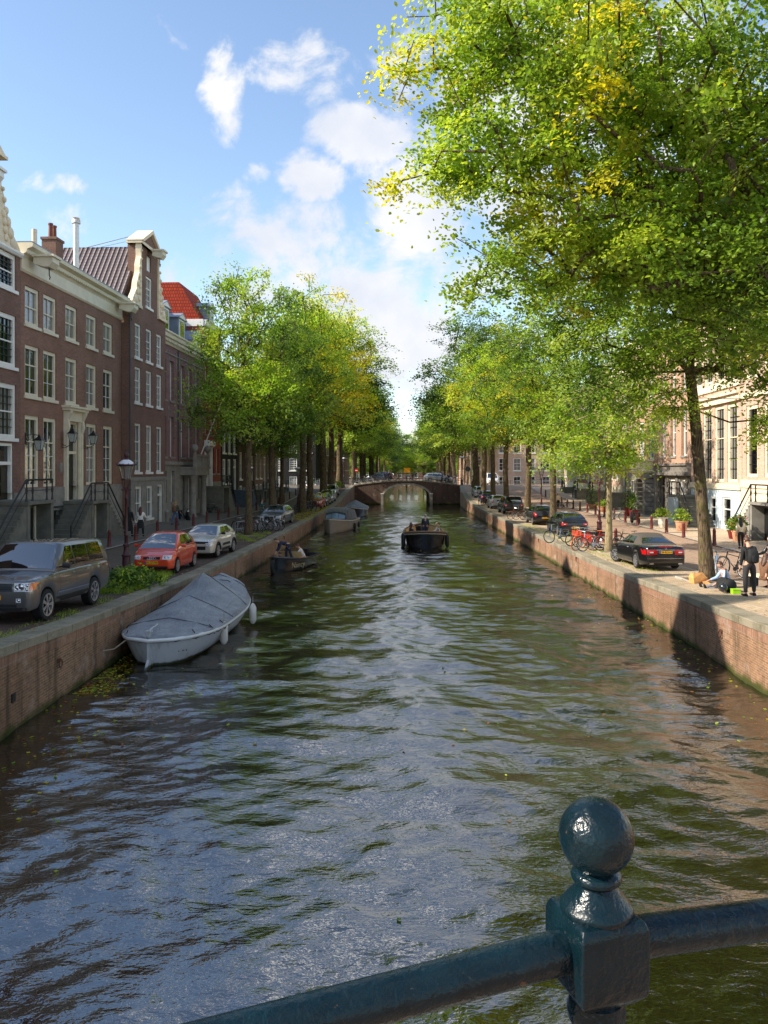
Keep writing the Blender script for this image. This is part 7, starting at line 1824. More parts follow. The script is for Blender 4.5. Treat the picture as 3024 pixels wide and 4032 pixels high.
person('woman with long dark hair walking away past the potted flowers on the right pavement', (18.85, 41.6, H(41.6)), PI - .2, C_cream, C_black, H_black, .45, 1.68, .04, .0, ((.35, .6, .15), (-.2, .1, .15)), (.3, -.3), (.1, -.5))
person('woman in a cream jacket walking towards the camera on the right pavement', (18.8, 85.0, H(85)), .1, C_cream, C_black, H_auburn, .15, 1.7, .02, 0, ((.2, .5, .12), (-.2, .1, .12)), (.25, -.25), (.0, -.4))
# far bridge
person('woman in cream top and long black skirt at the right foot of the bridge', (13.3, 118.5, H(118.5)), 1.2, C_cream, C_black, H_blond, .25, 1.72, 0, 0, skirt=(.85, C_black))
person('woman in a pink top beside the lamp at the right end of the bridge', (11.0, 123.2, 3.0), 2.0, C_pink, C_white, H_brown, .2, 1.68, 0, 0)
person('man in blue leaning at the railing on the right half of the far bridge', (9.3, 126.3, 3.38), 1.4, C_blue, C_navy, H_grey, 0, 1.75, .1, 0)
person('man in a dark coat beside the man in blue on the far bridge', (10.3, 126.0, 3.2), 1.0, C_navy, C_navy, H_brown, 0, 1.75, .1, 0)
person('person in royal blue standing among the bicycles on the left half of the far bridge', (.1, 123.8, 3.55), .6, C_blue, C_navy, H_brown, 0, 1.7, .2, 0)
person('person in dark blue with a white cap beside the bicycles on the far bridge', (.8, 124.0, 3.6), -.5, C_navy, C_navy, H_grey, 0, 1.7, .1, 0)
person('person in a white shirt at the left street corner before the far bridge', (-9.0, 112, H(112)), 1.0, C_white, C_navy, H_brown, 0, 1.72)
# left pavement
person('woman in a long black coat walking away behind the street lamp', (-15.35, 47.4, H(47.4) + .18), PI - .1, C_black, C_black, H_black, .3, 1.8, .03, 0, ((.15, .3, .1), (-.1, .2, .1)), (.25, -.25), (.05, -.4), coat=(.75, C_black))
person('woman with long auburn hair, white blouse and black skirt walking beside the black coat', (-14.6, 47.2, H(47.2) + .18), PI + .1, C_white, C_black, H_auburn, .42, 1.78, .04, 0, ((.5, 1.6, .25), (.4, .9, .3)), (.3, -.28), (.1, -.45), skirt=(.5, C_black))
person('woman with long fair hair, olive jacket and blue jeans walking on the left pavement', (-15.2, 57.4, H(57.4) + .18), PI - .3, C_olive, C_jeans, H_blond, .42, 1.74, .03, 0, ((.3, .7, .15), (-.2, .2, .15)), (.25, -.25), (.05, -.4), backpack=C_brown)
person('person in a teal jacket looking down at a phone behind the grey estate car', (-10.35, 66.8, H(66.8)), .2, C_teal, C_teal, H_auburn, 0, 1.74, .06, .3, ((.3, 1.7, .1, .3), (.3, 1.7, .1, .3)))
# small black boat
def inboat(boat, x, y, z): 
    p = boat.matrix_basis @ Vector((x, y, z)); return (p.x, p.y, p.z)
person('man in a dark navy suit bending far forward aboard the small black boat', inboat(BOATB, -.12, 2.85, .42), -1.25, C_navy, C_navy, H_brown, 0, 1.78, 1.35, -.4, ((.2, .5, .15), (.3, .6, .15)), (.25, -.15), (-.05, -.35))
person('seated man in a white shirt aboard the small black boat, facing the wall', inboat(BOATB, -.5, 1.5, .2), -1.5, C_white, C_navy, H_auburn, 0, 1.76, .45, .3, ((.7, 1.0, .1), (.7, 1.0, .1)), hip=.36, **SIT)
person('crouched person in a brown coat at the wall side of the small black boat', inboat(BOATB, .55, 3.3, .2), .9, C_brown, C_black, H_brown, 0, 1.7, .8, .3, ((.9, 1.2, .1), (.9, 1.2, .1)), hip=.3, **SIT)
# sloop
person('grey-haired skipper in a navy jacket standing at the stern of the black sloop', inboat(BOATE, 0, 1.25, .50), PI, C_navy, C_navy, H_grey, 0, 1.8, 0, 0, ((.3, .9, .1), (.3, .9, .1)))
for x, y, c, hr, rz, lab in ((-1.0, 1.7, C_char, H_auburn, PI / 2, 'red-haired passenger in charcoal on the left bench nearest the stern'), (-1.08, 2.6, C_black, H_brown, PI / 2 + .3, 'dark passenger second on the left bench of the sloop'), (-1.05, 3.5, C_pink, H_auburn, PI / 2, 'passenger in pink third on the left bench of the sloop'),
                            (1.0, 1.7, C_grey, H_blond, -PI / 2, 'fair-haired passenger on the right bench nearest the stern'), (1.08, 2.6, C_white, H_black, -PI / 2 - .3, 'black-haired passenger in white on the right bench of the sloop'), (1.05, 3.5, C_cream, H_blond, -PI / 2, 'blond passenger in cream furthest forward on the right bench')):
    person(lab, inboat(BOATE, x * .92, y, .36), rz, c, C_jeans if x > 0 else C_black, hr, .18 if hr != H_black else 0, 1.68, .05, 0, ((.5, 1.1, .1), (.5, 1.1, .1)), hip=.44, **SIT)
# ---------------------------------------------------------------- street furniture and small things
def bollard_proto():
    root = thing('bollard', 'x', 'bollard'); m = MB(); m.lathe([(.12, 0), (.12, .06), (.105, .1), (.085, .72), (.095, .74), (.095, .79), (.075, .81), (.07, .88), (.04, .915), (.005, .93)], 12); obj('post', m, bollard_red, root, 40)
    c = MB()
    for k in (-1, 0, 1):
        for a in (45, -45): c.cbox((0, -.092, .62 + k * .075), (.05, .012, .012), 0) if False else None
        c.add([(-.022, -.094, .60 + k * .07), (-.016, -.094, .594 + k * .07), (.022, -.094, .638 + k * .07), (.016, -.094, .644 + k * .07)], [(0, 1, 2, 3)]); c.add([(.022, -.095, .60 + k * .07), (.016, -.095, .594 + k * .07), (-.022, -.095, .638 + k * .07), (-.016, -.095, .644 + k * .07)], [(0, 1, 2, 3)])
    obj('crosses', c, bollard_red, root); return root
BP = bollard_proto(); bl_first = [True]
def bollard(x, y, label, group):
    o = BP if bl_first[0] else dup(BP, (0, 0, 0)); bl_first[0] = False
    o.location = (x, y, H(y) + .03); o['label'] = label; o['group'] = group; o['category'] = 'bollard'
gbl, gbr = 'dark red bollards along the left pavement', 'dark red bollards along the right pavement'
nearw = ['behind the off-road car roof', 'in front of the walking women', 'just past the walking women', 'behind the red hatchback roof', 'beside the woman in jeans', 'in front of the motor scooter', 'before the columned porch', 'past the columned porch', 'in front of the red house stoop', 'facing the red house door', 'facing the black house windows', 'facing the blue stoop', 'past the blue stoop', 'before the second left bank tree', 'beyond the grey estate car', 'opposite the two far-left house fronts', 'first before the street corner', 'last at the left street corner']
for i, y in enumerate([42.3, 46.2, 50.0, 53.9, 57.9, 61.5, 65.0, 68.5, 72, 76, 80, 84, 88, 92, 96, 100, 105, 110]): bollard(FXL(y) + 3.35, y, 'dark red bollard on the left pavement edge ' + nearw[i], gbl)
rw = ['right of the leaning tree', 'hidden by the leaning trunk', 'in front of the terracotta pot', 'in front of the white pot with grasses', 'in front of the black scooter', 'before the pale bicycle', 'beyond the convertible roof', 'left of the slim tree', 'beside the right street lamp', 'between the street lamp and the red pots', 'before the shrubs', 'left of the woman in cream', 'right of the woman in cream', 'past the shrubs', 'behind the black estate car', 'opposite the third right bank tree', 'further up the right pavement', 'near the fourth right bank tree', 'last before the side street']
for i, y in enumerate([39.0, 43.3, 48.4, 51.8, 55.2, 58.8, 62.4, 66, 69.6, 73.2, 76.8, 80.4, 84.0, 87.6, 91.2, 95, 99, 103, 107]): bollard(FXR(y) - 5.0, y, 'dark red bollard on the right pavement edge ' + rw[i], gbr)
bollard(12.75, 43.3, 'dark red bollard between the slim tree and the convertible bonnet', gbr)
def lamp_proto():
    root = thing('street_lamp', 'x', 'street lamp')
    p = MB(); p.lathe([(.23, 0), (.23, .05), (.2, .12), (.16, .3), (.15, .72), (.18, .75), (.18, .8), (.13, .84), (.10, .95), (.10, 1.12), (.13, 1.14), (.13, 1.19), (.075, 1.24), (.065, 1.5), (.08, 1.52), (.08, 1.56), (.06, 1.6), (.05, 2.9), (.065, 2.93), (.065, 3.0), (.045, 3.04), (.045, 3.25), (.07, 3.28), (.05, 3.32), (.04, 3.4)], 20); obj('post', p, lamp_red, root, 40)
    a = MB()
    for k in range(4):
        an = PI / 4 + k * PI / 2; c, s = math.cos(an), math.sin(an); a.tube([(c * .03, s * .03, 3.3), (c * .10, s * .10, 3.38), (c * .17, s * .17, 3.5), (c * .13, s * .13, 3.68), (c * .15, s * .15, 3.72)], .016, 5)
    a.tube([(-.16, 0, 3.3), (.16, 0, 3.3)], .018, 6); a.ball((.17, 0, 3.3), .03, 8, 6); a.ball((-.17, 0, 3.3), .03, 8, 6); obj('bracket', a, lamp_red, root)
    n = 6; ring = lambda r, z: [(r * math.cos(2 * PI * k / n + PI / 6), r * math.sin(2 * PI * k / n + PI / 6), z) for k in range(n)]
    g = MB(); g.loft([ring(.16, 3.72), ring(.285, 4.22)], closed=True, cap=True); obj('lantern_glass', g, lampglass, root)
    f = MB(); f.loft([ring(.175, 3.68), ring(.175, 3.73)], closed=True, cap=True)
    for k in range(n): an = 2 * PI * k / n + PI / 6; f.tube([(.163 * math.cos(an), .163 * math.sin(an), 3.72), (.292 * math.cos(an), .292 * math.sin(an), 4.24)], .012, 5)
    f.loft([ring(.34, 4.22), ring(.36, 4.25), ring(.30, 4.29)], closed=True, cap=True)
    for k in range(n):
        for q in (0, .5):
            an = 2 * PI * (k + q) / n + PI / 6; rr = .345 if q == 0 else .31; f.tube([(rr * math.cos(an), rr * math.sin(an), 4.25), ((rr + .05) * math.cos(an), (rr + .05) * math.sin(an), 4.33)], [.025, .006], 5)
    obj('lantern_frame', f, lamp_red, root)
    d = MB(); d.lathe([(.29, 4.29), (.26, 4.36), (.17, 4.43), (.09, 4.47)], 18); obj('lantern_dome', d, mk('dome_white', (206, 206, 212), .3, .05, 4), root, True)
    t = MB(); t.lathe([(.10, 4.46), (.10, 4.50), (.06, 4.54), (.09, 4.6), (.10, 4.66), (.07, 4.72), (.03, 4.75), (.03, 4.8), (.005, 4.84)], 14); obj('finial', t, lamp_red, root, True)
    return root
def lampg():
    m, t, b, out = newmat('lampglass'); b.inputs['Base Color'].default_value = (.55, .58, .55, 1); b.inputs['Roughness'].default_value = .08; b.inputs['Transmission Weight'].default_value = .75; b.inputs['IOR'].default_value = 1.1; b.inputs['Alpha'].default_value = .55
    return m
lampglass = lampg()
LP = lamp_proto(); lf = True
for x, y, lab in ((-9.95, 30.4, 'nearest dark red street lamp with crowned lantern, left of the red hatchback'), (-10.6, 62.0, 'dark red street lamp half hidden by the first left bank tree'), (-9.0, 82.5, 'slim street lamp beside the bicycles at the second left bank tree'), (-6.0, 117.2, 'street lamp at the left end of the far bridge'),
                  (13.9, 50.8, 'dark red street lamp behind the slim tree on the right quay'), (14.3, 71.5, 'dark red street lamp right of the forked tree'), (14.0, 90.5, 'street lamp by the zebra of the right side street'), (13.6, 112.5, 'street lamp just before the right end of the far bridge'), (12.1, 122.0, 'street lamp at the right foot of the far bridge')):
    o = LP if lf else dup(LP, (0, 0, 0)); lf = False; o.location = (x, y, H(y) if y < 121 else 2.95); o['label'] = ' '.join(lab.split()[:16]); o['category'] = 'street lamp'; o['group'] = 'dark red crowned street lamps'
# leafy clumps
def clump(name, label, cat, loc, rx, ry, hgt, n, size, pal, seed, kind=None, pot=None, up=.6, stems=14):
    rng = np.random.default_rng(seed); root = thing(name, label, cat, loc)
    if kind: root['kind'] = kind
    base = .0
    if pot:
        pr, ph, pm = pot; m = MB(); m.lathe([(pr * .68, 0), (pr * .75, .03), (pr * .95, ph * .85), (pr * 1.05, ph * .88), (pr * 1.05, ph), (pr * .9, ph), (pr * .88, ph * .92), (.01, ph * .92)], 20); obj('pot', m, pm, root, 40); base = ph * .9
    cent = rng.normal(0, .45, (n, 3)) * np.array([rx, ry, 0]); cent[:, 2] = base + hgt * rng.random(n) ** .8 * np.clip(1.15 - (cent[:, 0] / rx) ** 2 * .5 - (cent[:, 1] / ry) ** 2 * .5, .15, 1)
    P = [PAL[k][int(rng.integers(len(PAL[k])))] for k in rng.choice(pal, n)]
    co, q, t = leaves(cent, np.array(P), 7, .07, size, rng, 4, -.3)
    link(bpy.data.objects.new('foliage', np_mesh('foliage', co, q, leaf_mat, False, t)), root)
    s = MB()
    for i in range(stems):
        c = cent[int(rng.integers(n))]; s.tube([(c[0] * .3, c[1] * .3, base * .9), (c[0] * .7, c[1] * .7, base + (c[2] - base) * .6), tuple(c)], .006, 4)
    obj('stems', s, mk('stem_green', (70, 84, 40), .8), root); return root
clump('weedy_shrub', 'low leafy shrub and weeds around the foot of the near street lamp', 'shrub', (-8.55, 26.3, H(26.3)), .85, 1.5, .62, 420, .10, ['light', 'green', 'green', 'dark'], 31)
def grass(name, label, x0, x1, y0, y1, n, seed, hh=.12, pal='light'):
    rng = np.random.default_rng(seed); x = rng.uniform(x0, x1, n); y = rng.uniform(y0, y1, n)
    keep = (np.sin(x * 5 + y * 2.1) + np.sin(y * 3.3 - x) + rng.normal(0, .6, n)) > .2; x, y = x[keep], y[keep]; n = len(x); z = np.array([H(v) for v in y])
    a = rng.uniform(0, 6.28, n); w = .006; h = hh * rng.uniform(.4, 1.2, n); dx, dy = np.cos(a), np.sin(a); lx, ly = rng.normal(0, .4, n) * h, rng.normal(0, .4, n) * h
    co = np.stack([np.stack([x - dx * w, y - dy * w, z], 1), np.stack([x + dx * w, y + dy * w, z], 1), np.stack([x + lx + dx * w * .3, y + ly + dy * w * .3, z + h], 1), np.stack([x + lx - dx * w * .3, y + ly - dy * w * .3, z + h], 1)], 1).reshape(-1, 3)
    q = np.arange(n)[:, None] * 4 + np.array([[0, 1, 2, 3]]); t = np.repeat(np.array([PAL[pal][int(i)] for i in rng.integers(0, len(PAL[pal]), n)]) * .85, 4, 0)
    tag(link(bpy.data.objects.new(name, np_mesh(name, co, q, leaf_mat, False, t))), label, 'grass', None, 'stuff')
grass('grass', 'long grass and weeds between the lamp post and the quay coping', -9.6, -8.0, 24.6, 30.2, 9000, 41, .22)
grass('grass', 'thin grass growing between the paving by the first left bank tree', -9.6, -7.4, 45.5, 53, 6000, 42, .10)
grass('grass', 'sparse yellow grass along the left parking strip towards the bridge', -8.2, -6.2, 64, 112, 16000, 43, .12, 'yellow')
grass('grass', 'thin grass in the joints of the left coping below the off-road car', -8.5, -8.0, 16, 24, 1200, 44, .07)
grass('grass', 'tufts of grass on the sunny right quay beside the parked cars', 10.3, 11.2, 31, 60, 5000, 45, .08)
# fallen leaves: on the water and on the quays
def fallen(name, label, pts, seed, size=.07, zoff=.012, pal=('yellow', 'light'), brown=.4):
    rng = np.random.default_rng(seed); n = len(pts); p = np.array(pts); a = rng.uniform(0, 6.28, n); L = size * rng.uniform(.6, 1.3, n)
    d = np.stack([np.cos(a), np.sin(a), rng.normal(0, .12, n)], 1); s = np.stack([-np.sin(a), np.cos(a), rng.normal(0, .12, n)], 1); W = L * .38
    co = np.stack([p - d * L[:, None] * .5, p + s * W[:, None], p + d * L[:, None] * .5, p - s * W[:, None]], 1).reshape(-1, 3); co[:, 2] += zoff
    t = np.array([PAL[pal[int(rng.integers(len(pal)))]][int(rng.integers(4))] if rng.random() > brown else G(150, 100, 50) for _ in range(n)])
    q = np.arange(n)[:, None] * 4 + np.array([[0, 1, 2, 3]])
    tag(link(bpy.data.objects.new(name, np_mesh(name, co, q, leaf_mat, False, np.repeat(t, 4, 0)))), label, 'leaves', None, 'stuff')
rng = np.random.default_rng(51); pts = []
def wz(x, y): return float(wave(np.array([[x]]), np.array([[y]]))[0, 0])
for _ in range(420):
    y = 18.5 + abs(rng.normal(0, 1)) * 2.2; x = eL(y) + .12 + abs(rng.normal(0, .33)) + .3 * rng.random() * (y < 20)
    if y < 23.5: pts.append((x, y, wz(x, y)))
for _ in range(160): y = rng.uniform(11.5, 20); x = eL(y) + .1 + rng.random() ** 1.5 * 2.6; pts.append((x, y, wz(x, y)))
for _ in range(240): y = rng.uniform(9, 60); x = rng.uniform(eL(y) + .3, eR(y) - .3); pts.append((x, y, wz(x, y)))
for _ in range(160): y = rng.uniform(15, 34); x = eR(y) - .1 - abs(rng.normal(0, .9)); pts.append((x, y, wz(x, y)))
fallen('floating_leaves', 'scattered yellow and brown leaves floating on the canal, thickest by the left wall', pts, 52, .085, .02)
pts = []
for _ in range(700): y = rng.uniform(20, 60); x = eR(y) + rng.uniform(.05, 3.6); pts.append((x, y, H(y)))
fallen('fallen_leaves', 'dry fallen leaves scattered over the sunny right quay', pts, 53, .07, .014, brown=.6)
pts = []
for _ in range(350): y = rng.uniform(17, 60); x = eL(y) - rng.uniform(.05, 2.6); pts.append((x, y, H(y)))
fallen('fallen_leaves', 'dry fallen leaves scattered over the shaded left quay', pts, 54, .07, .014, brown=.6)
# planters on the right pavement
terra = mk('terracotta', (186, 136, 104), .8, .1, 5, .2); pale_pot = mk('pale_pot', (206, 200, 188), .7, .06, 4); red_pot = mk('red_pot', (110, 26, 28), .3, .1, 4)
for x, y, rx, hgt, pal, pot, lab, sd in ((20.0, 56.5, .55, .65, ['light', 'light', 'green'], (.36, .75, pale_pot), 'white pot with bright arching grasses near the pale blue stoop', 61), (20.1, 53.2, .6, .8, ['green', 'green', 'light'], (.42, .7, terra), 'big terracotta pot with straw-coloured bush beside the leaning trunk', 62),
                                     (20.6, 45.8, .6, .9, ['dark', 'green', 'green'], (.36, .6, terra), 'terracotta pot of leafy pink-flowered bush by the pale blue house', 63), (21.0, 47.2, .45, .6, ['green', 'light'], (.4, .5, red_pot), 'dark red tub with greenery beside the pink-flowered pot', 64),
                                     (21.2, 66.8, .5, 1.4, ['dark', 'green'], (.42, .75, red_pot), 'glossy dark red pot with a dark shrub near the street lamp', 65), (21.8, 70.2, .5, 1.5, ['dark', 'green'], (.42, .8, red_pot), 'second glossy dark red pot standing further left with tall greenery', 66),
                                     (21.5, 77.5, .6, .6, ['light', 'green'], (.5, .55, terra), 'wide terracotta pot of pale foliage past the woman in cream', 67), (22.3, 84.0, .9, 1.9, ['dark', 'green'], (.5, .5, terra), 'tall dark shrub in a tub against the right bank house fronts', 68),
                                     (-6.6, 112.4, .8, .8, ['light', 'green'], (.5, .5, terra), 'leafy planter at the left quay end near the bridge', 69)):
    clump('potted_plant', lab, 'potted plant', (x, y, H(y) + .03), rx, rx, hgt, 130, .11, pal, sd, pot=pot)
fl = MB(); rr = random.Random(4)
for _ in range(26): fl.ball((20.6 + rr.gauss(0, .25), 45.8 + rr.gauss(0, .25), H(45.8) + .95 + rr.random() * .5), .035, 6, 4)
tag(obj('pink_flowers', fl, mk('petal_pink', (214, 70, 96), .6), None, True), 'pink flower heads standing out of the terracotta pot bush', 'flowers', None, 'stuff')
# stone posts by the mansions
for x, y, lab in ((20.7, 72.8, 'pale stone post with rounded top on the right pavement'), (-16.9, 55.5, 'grey stone post before the gabled house door'), (-16.6, 60.2, 'grey stone post at the corner of the purple mansion')):
    root = thing('stone_post', lab, 'stone post', (x, y, H(y) + .03)); m = MB(); m.lathe([(.2, 0), (.2, .15), (.15, .2), (.13, .85), (.17, .9), (.15, 1.0), (.08, 1.1), (.01, 1.13)], 14); obj('shaft', m, grey_stone if x < 0 else cream_stone, root, 40)
# motor scooters
def scooter(x, y, rz, lab):
    root = thing('motor_scooter', lab, 'scooter', (x, y, H(y) + .04), rz)
    m = MB(); m.loft([[(w_ * math.cos(a), yy, zc + hh * math.sin(a)) for a in np.linspace(0, 2 * PI, 13)[:-1]] for yy, w_, zc, hh in ((.85, .05, .72, .05), (.7, .16, .66, .14), (.3, .18, .62, .18), (.05, .14, .45, .14), (-.1, .16, .28, .05), (-.35, .18, .28, .05), (-.42, .2, .5, .24), (-.5, .16, .75, .22), (-.56, .08, .9, .08))], closed=True, cap=True); obj('bodywork', m, mk('scooter_black', (24, 26, 34), .25, .1, 5, coat=.6), root, 50)
    s = MB(); s.loft([[(w_ * math.cos(a), yy, .84 + hh * math.sin(a)) for a in np.linspace(0, 2 * PI, 11)[:-1]] for yy, w_, hh in ((.8, .08, .03), (.6, .14, .05), (.2, .13, .05), (.05, .07, .03))], closed=True, cap=True); obj('saddle', s, bsaddle, root, True)
    for yy in (-.6, .6): w = MB(); w.lathe([(.12, -.05), (.22, -.055), (.25, -.03), (.25, .03), (.22, .055), (.12, .05)], 20, (0, yy, .25), 'X'); obj('wheel', w, tyre_rubber, root, 40)
    h = MB(); h.tube([(-.32, -.4, 1.0), (0, -.5, 1.04), (.32, -.4, 1.0)], .018, 6); h.tube([(-.2, -.45, 1.02), (-.26, -.5, 1.25)], .008, 5); h.ball((-.27, -.5, 1.28), (.05, .015, .035), 8, 5); h.tube([(.2, -.45, 1.02), (.26, -.5, 1.25)], .008, 5); h.ball((.27, -.5, 1.28), (.05, .015, .035), 8, 5); obj('handlebar', h, plastic_black, root, True)
    l = MB(); l.ball((0, -.6, .85), (.08, .04, .07), 10, 6); obj('headlight', l, lamp_lens, root, True)
    p = MB(); p.box(-.07, .07, .9, .91, .45, .55); obj('number_plate', p, plate_yellow, root)
scooter(-16.0, 62.8, .9, 'dark motor scooter parked in front of the columned porch'); scooter(19.3, 60.5, PI + .1, 'black motor scooter parked facing the stone house on the right')
# paper bag, helmet bag and lime box near the leaning tree
root = thing('paper_bag', 'crumpled brown paper bag at the foot of the leaning tree', 'paper bag', (11.05, 27.75, H(27.75)), .3)
m = MB(); m.loft([[(-.26, -.16, 0), (.24, -.18, 0), (.26, .14, 0), (-.22, .16, 0)], [(-.27, -.13, .18), (.25, -.19, .2), (.24, .12, .17), (-.25, .15, .2)], [(-.22, -.05, .36), (.12, -.12, .38), (.2, .04, .3), (-.24, .08, .36)]], closed=True, cap=True); obj('bag', m, mk('kraft', (206, 150, 88), .8, .12, 6, .4, 14), root)
m = MB(); m.loft([[(-.1, -.45, .01), (.2, -.5, .01)], [(-.05, -.3, .1), (.18, -.32, .08)], [(-.1, -.18, .02), (.2, -.2, .02)]]); obj('crumpled_wrapper', m, MATS['kraft'], root)
root = thing('travel_bag', 'black holdall bag with a round black helmet on the quay beside the man in black', 'bag', (11.0, 25.3, H(25.3)), .2)
m = MB(); m.loft([[(w_ * math.cos(a), y, .22 + hh * math.sin(a)) for a in np.linspace(0, 2 * PI, 13)[:-1]] for y, w_, hh in ((-.3, .1, .12), (-.25, .2, .2), (0, .23, .23), (.25, .2, .22), (.3, .1, .12))], closed=True, cap=True); obj('bag', m, C_black, root, 60)
m = MB(); m.tube([(-.08, -.12, .4), (-.05, -.1, .7), (.05, .1, .72), (.05, .12, .4)], .015, 6); obj('handles', m, plastic_black, root)
hl = thing('helmet', 'round black helmet resting against the holdall', 'helmet', (10.75, 24.95, H(24.95) + .17)); m = MB(); m.ball((0, 0, 0), (.14, .16, .15), 20, 14); obj('shell', m, mk('helmet_black', (34, 38, 42), .25, .05, 5, coat=.5), hl, True); m = MB(); m.tube([(-.13, .02, -.09), (0, -.15, -.10), (.13, .02, -.09)], .015, 6); obj('rim', m, plastic_black, hl)
m = MB(); m.box(-.12, .12, -.1, .1, .0, .13); m.box(-.125, .125, -.105, .105, .131, .15); lb = obj('lime_box', m, mk('lime', (150, 206, 30), .5)); lb.location = (11.05, 24.75, H(24.75)); tag(lb, 'small lime green box on the quay by the helmet', 'box')
# tree pits
for x, y, w, l, lab, e_ in ((11.75, 28.5, 1.5, 2.2, 'tree_pit', 1), (11.6, 40.5, 1.3, 1.6, 'tree_pit', 1), (-8.7, 50.5, 1.4, 2.0, 'tree_pit', -1)):
    m = MB(); m.loft([[(x - w / 2, yy, H(yy) + .002), (x + w / 2, yy, H(yy) + .002)] for yy in np.linspace(y - l / 2, y + l / 2, 5)]); tag(obj('tree_pit', m, mk('earth', (104, 84, 60), .95, .3, 5, .5, 30)), kind='structure')
    k = MB()
    for a, b, c_, d_ in ((x - w / 2 - .06, x - w / 2, y - l / 2, y + l / 2), (x - w / 2 - .06, x + w / 2, y - l / 2 - .06, y - l / 2)):
        k.box(a, b, c_, d_, H(y) - .1, H(y) + .03)
    tag(obj('tree_pit_kerb', k, kstone), kind='structure')
# signs
root = thing('direction_board', 'blank orange-yellow board standing on the middle of the far bridge', 'sign', (3.6, BY0 + 1.3, deckz(3.6))); m = MB(); m.box(-.5, .5, -.02, .02, 1.15, 1.95); obj('board', m, mk('sign_orange', (250, 170, 16), .5, .03, 4), root)
for s in (-.4, .4): m = MB(); m.tube([(s, .04, 0), (s, .04, 1.9)], .03, 6); obj('post', m, steel, root)
def noentry(x, y, z, lab):
    root = thing('traffic_sign', lab, 'traffic sign', (x, y, z)); p = MB(); p.tube([(0, .03, 0), (0, .03, 2.5)], .03, 8); obj('post', p, steel, root)
    d = MB(); d.lathe([(.001, -.012), (.3, -.012), (.3, .012), (.001, .012)], 24, (0, 0, 2.35), 'Y'); do = obj('disc', d, mk('sign_red', (190, 24, 28), .4), root); b = MB(); b.box(-.2, .2, -.02, -.014, 2.3, 2.4); obj('bar', b, white_paint, do)
noentry(-4.6, 131.6, 2.9, 'round red no-entry sign with white bar at the far left end of the bridge')
root = thing('traffic_sign', 'round grey back of a road sign at the right end of the far bridge', 'traffic sign', (12.6, 118.2, H(118.2))); p = MB(); p.tube([(0, .03, 0), (0, .03, 2.9)], .035, 8); obj('post', p, steel, root); d = MB(); d.lathe([(.001, -.012), (.38, -.012), (.38, .012), (.001, .012)], 24, (0, 0, 2.7), 'Y'); obj('disc', d, MATS['pipe_grey'], root)
# wall vents and moss line on the near quay wall
m = MB(); m.box(-7.56, -7.53, 15.95, 16.10, .62, .80); tag(obj('wall_drain', m, plastic_black), 'small square drain opening low in the left quay wall', 'drain')
# overhead wires tying the gable to the roof
m = MB(); m.tube([(-21.5, 56.6, 21.3), (-18.4, 56.6, 22.1)], .03, 5); m.tube([(-20.5, 56.5, 21.3), (-18.5, 56.4, 21.7)], .02, 5); tag(obj('gable_stay', m, steel), 'thin metal stays from the roof ridge up to the neck gable top', 'stay wire')

rust = mk('rust', (92, 56, 38), .8, .3, 12, .3)
for e_, sd, ys_, w_ in ((eL, 1, (12.5, 18.2, 31.0, 52.0), 'left'), (eR, -1, (21.5, 29.0, 39.5, 50.0), 'right')):
    for i, y in enumerate(ys_):
        root = thing('mooring_ring', 'rusty iron mooring ring on the %s quay wall, %s from the near bridge' % (w_, words[i]), 'mooring ring', (e_(y) + sd * .02, y, .95)); m = MB(); m.tube([(sd * .04, .085 * math.cos(a), -.08 + .085 * math.sin(a)) for a in np.linspace(0, 2 * PI, 13)[:-1]], .014, 6, closed=True); obj('ring', m, rust, root, True)
        m = MB(); m.tube([(0, 0, 0), (sd * .06, 0, 0)], .03, 8); m.box(*sorted((0, sd * .012)), -.07, .07, -.05, .05); obj('eye_plate', m, rust, root)
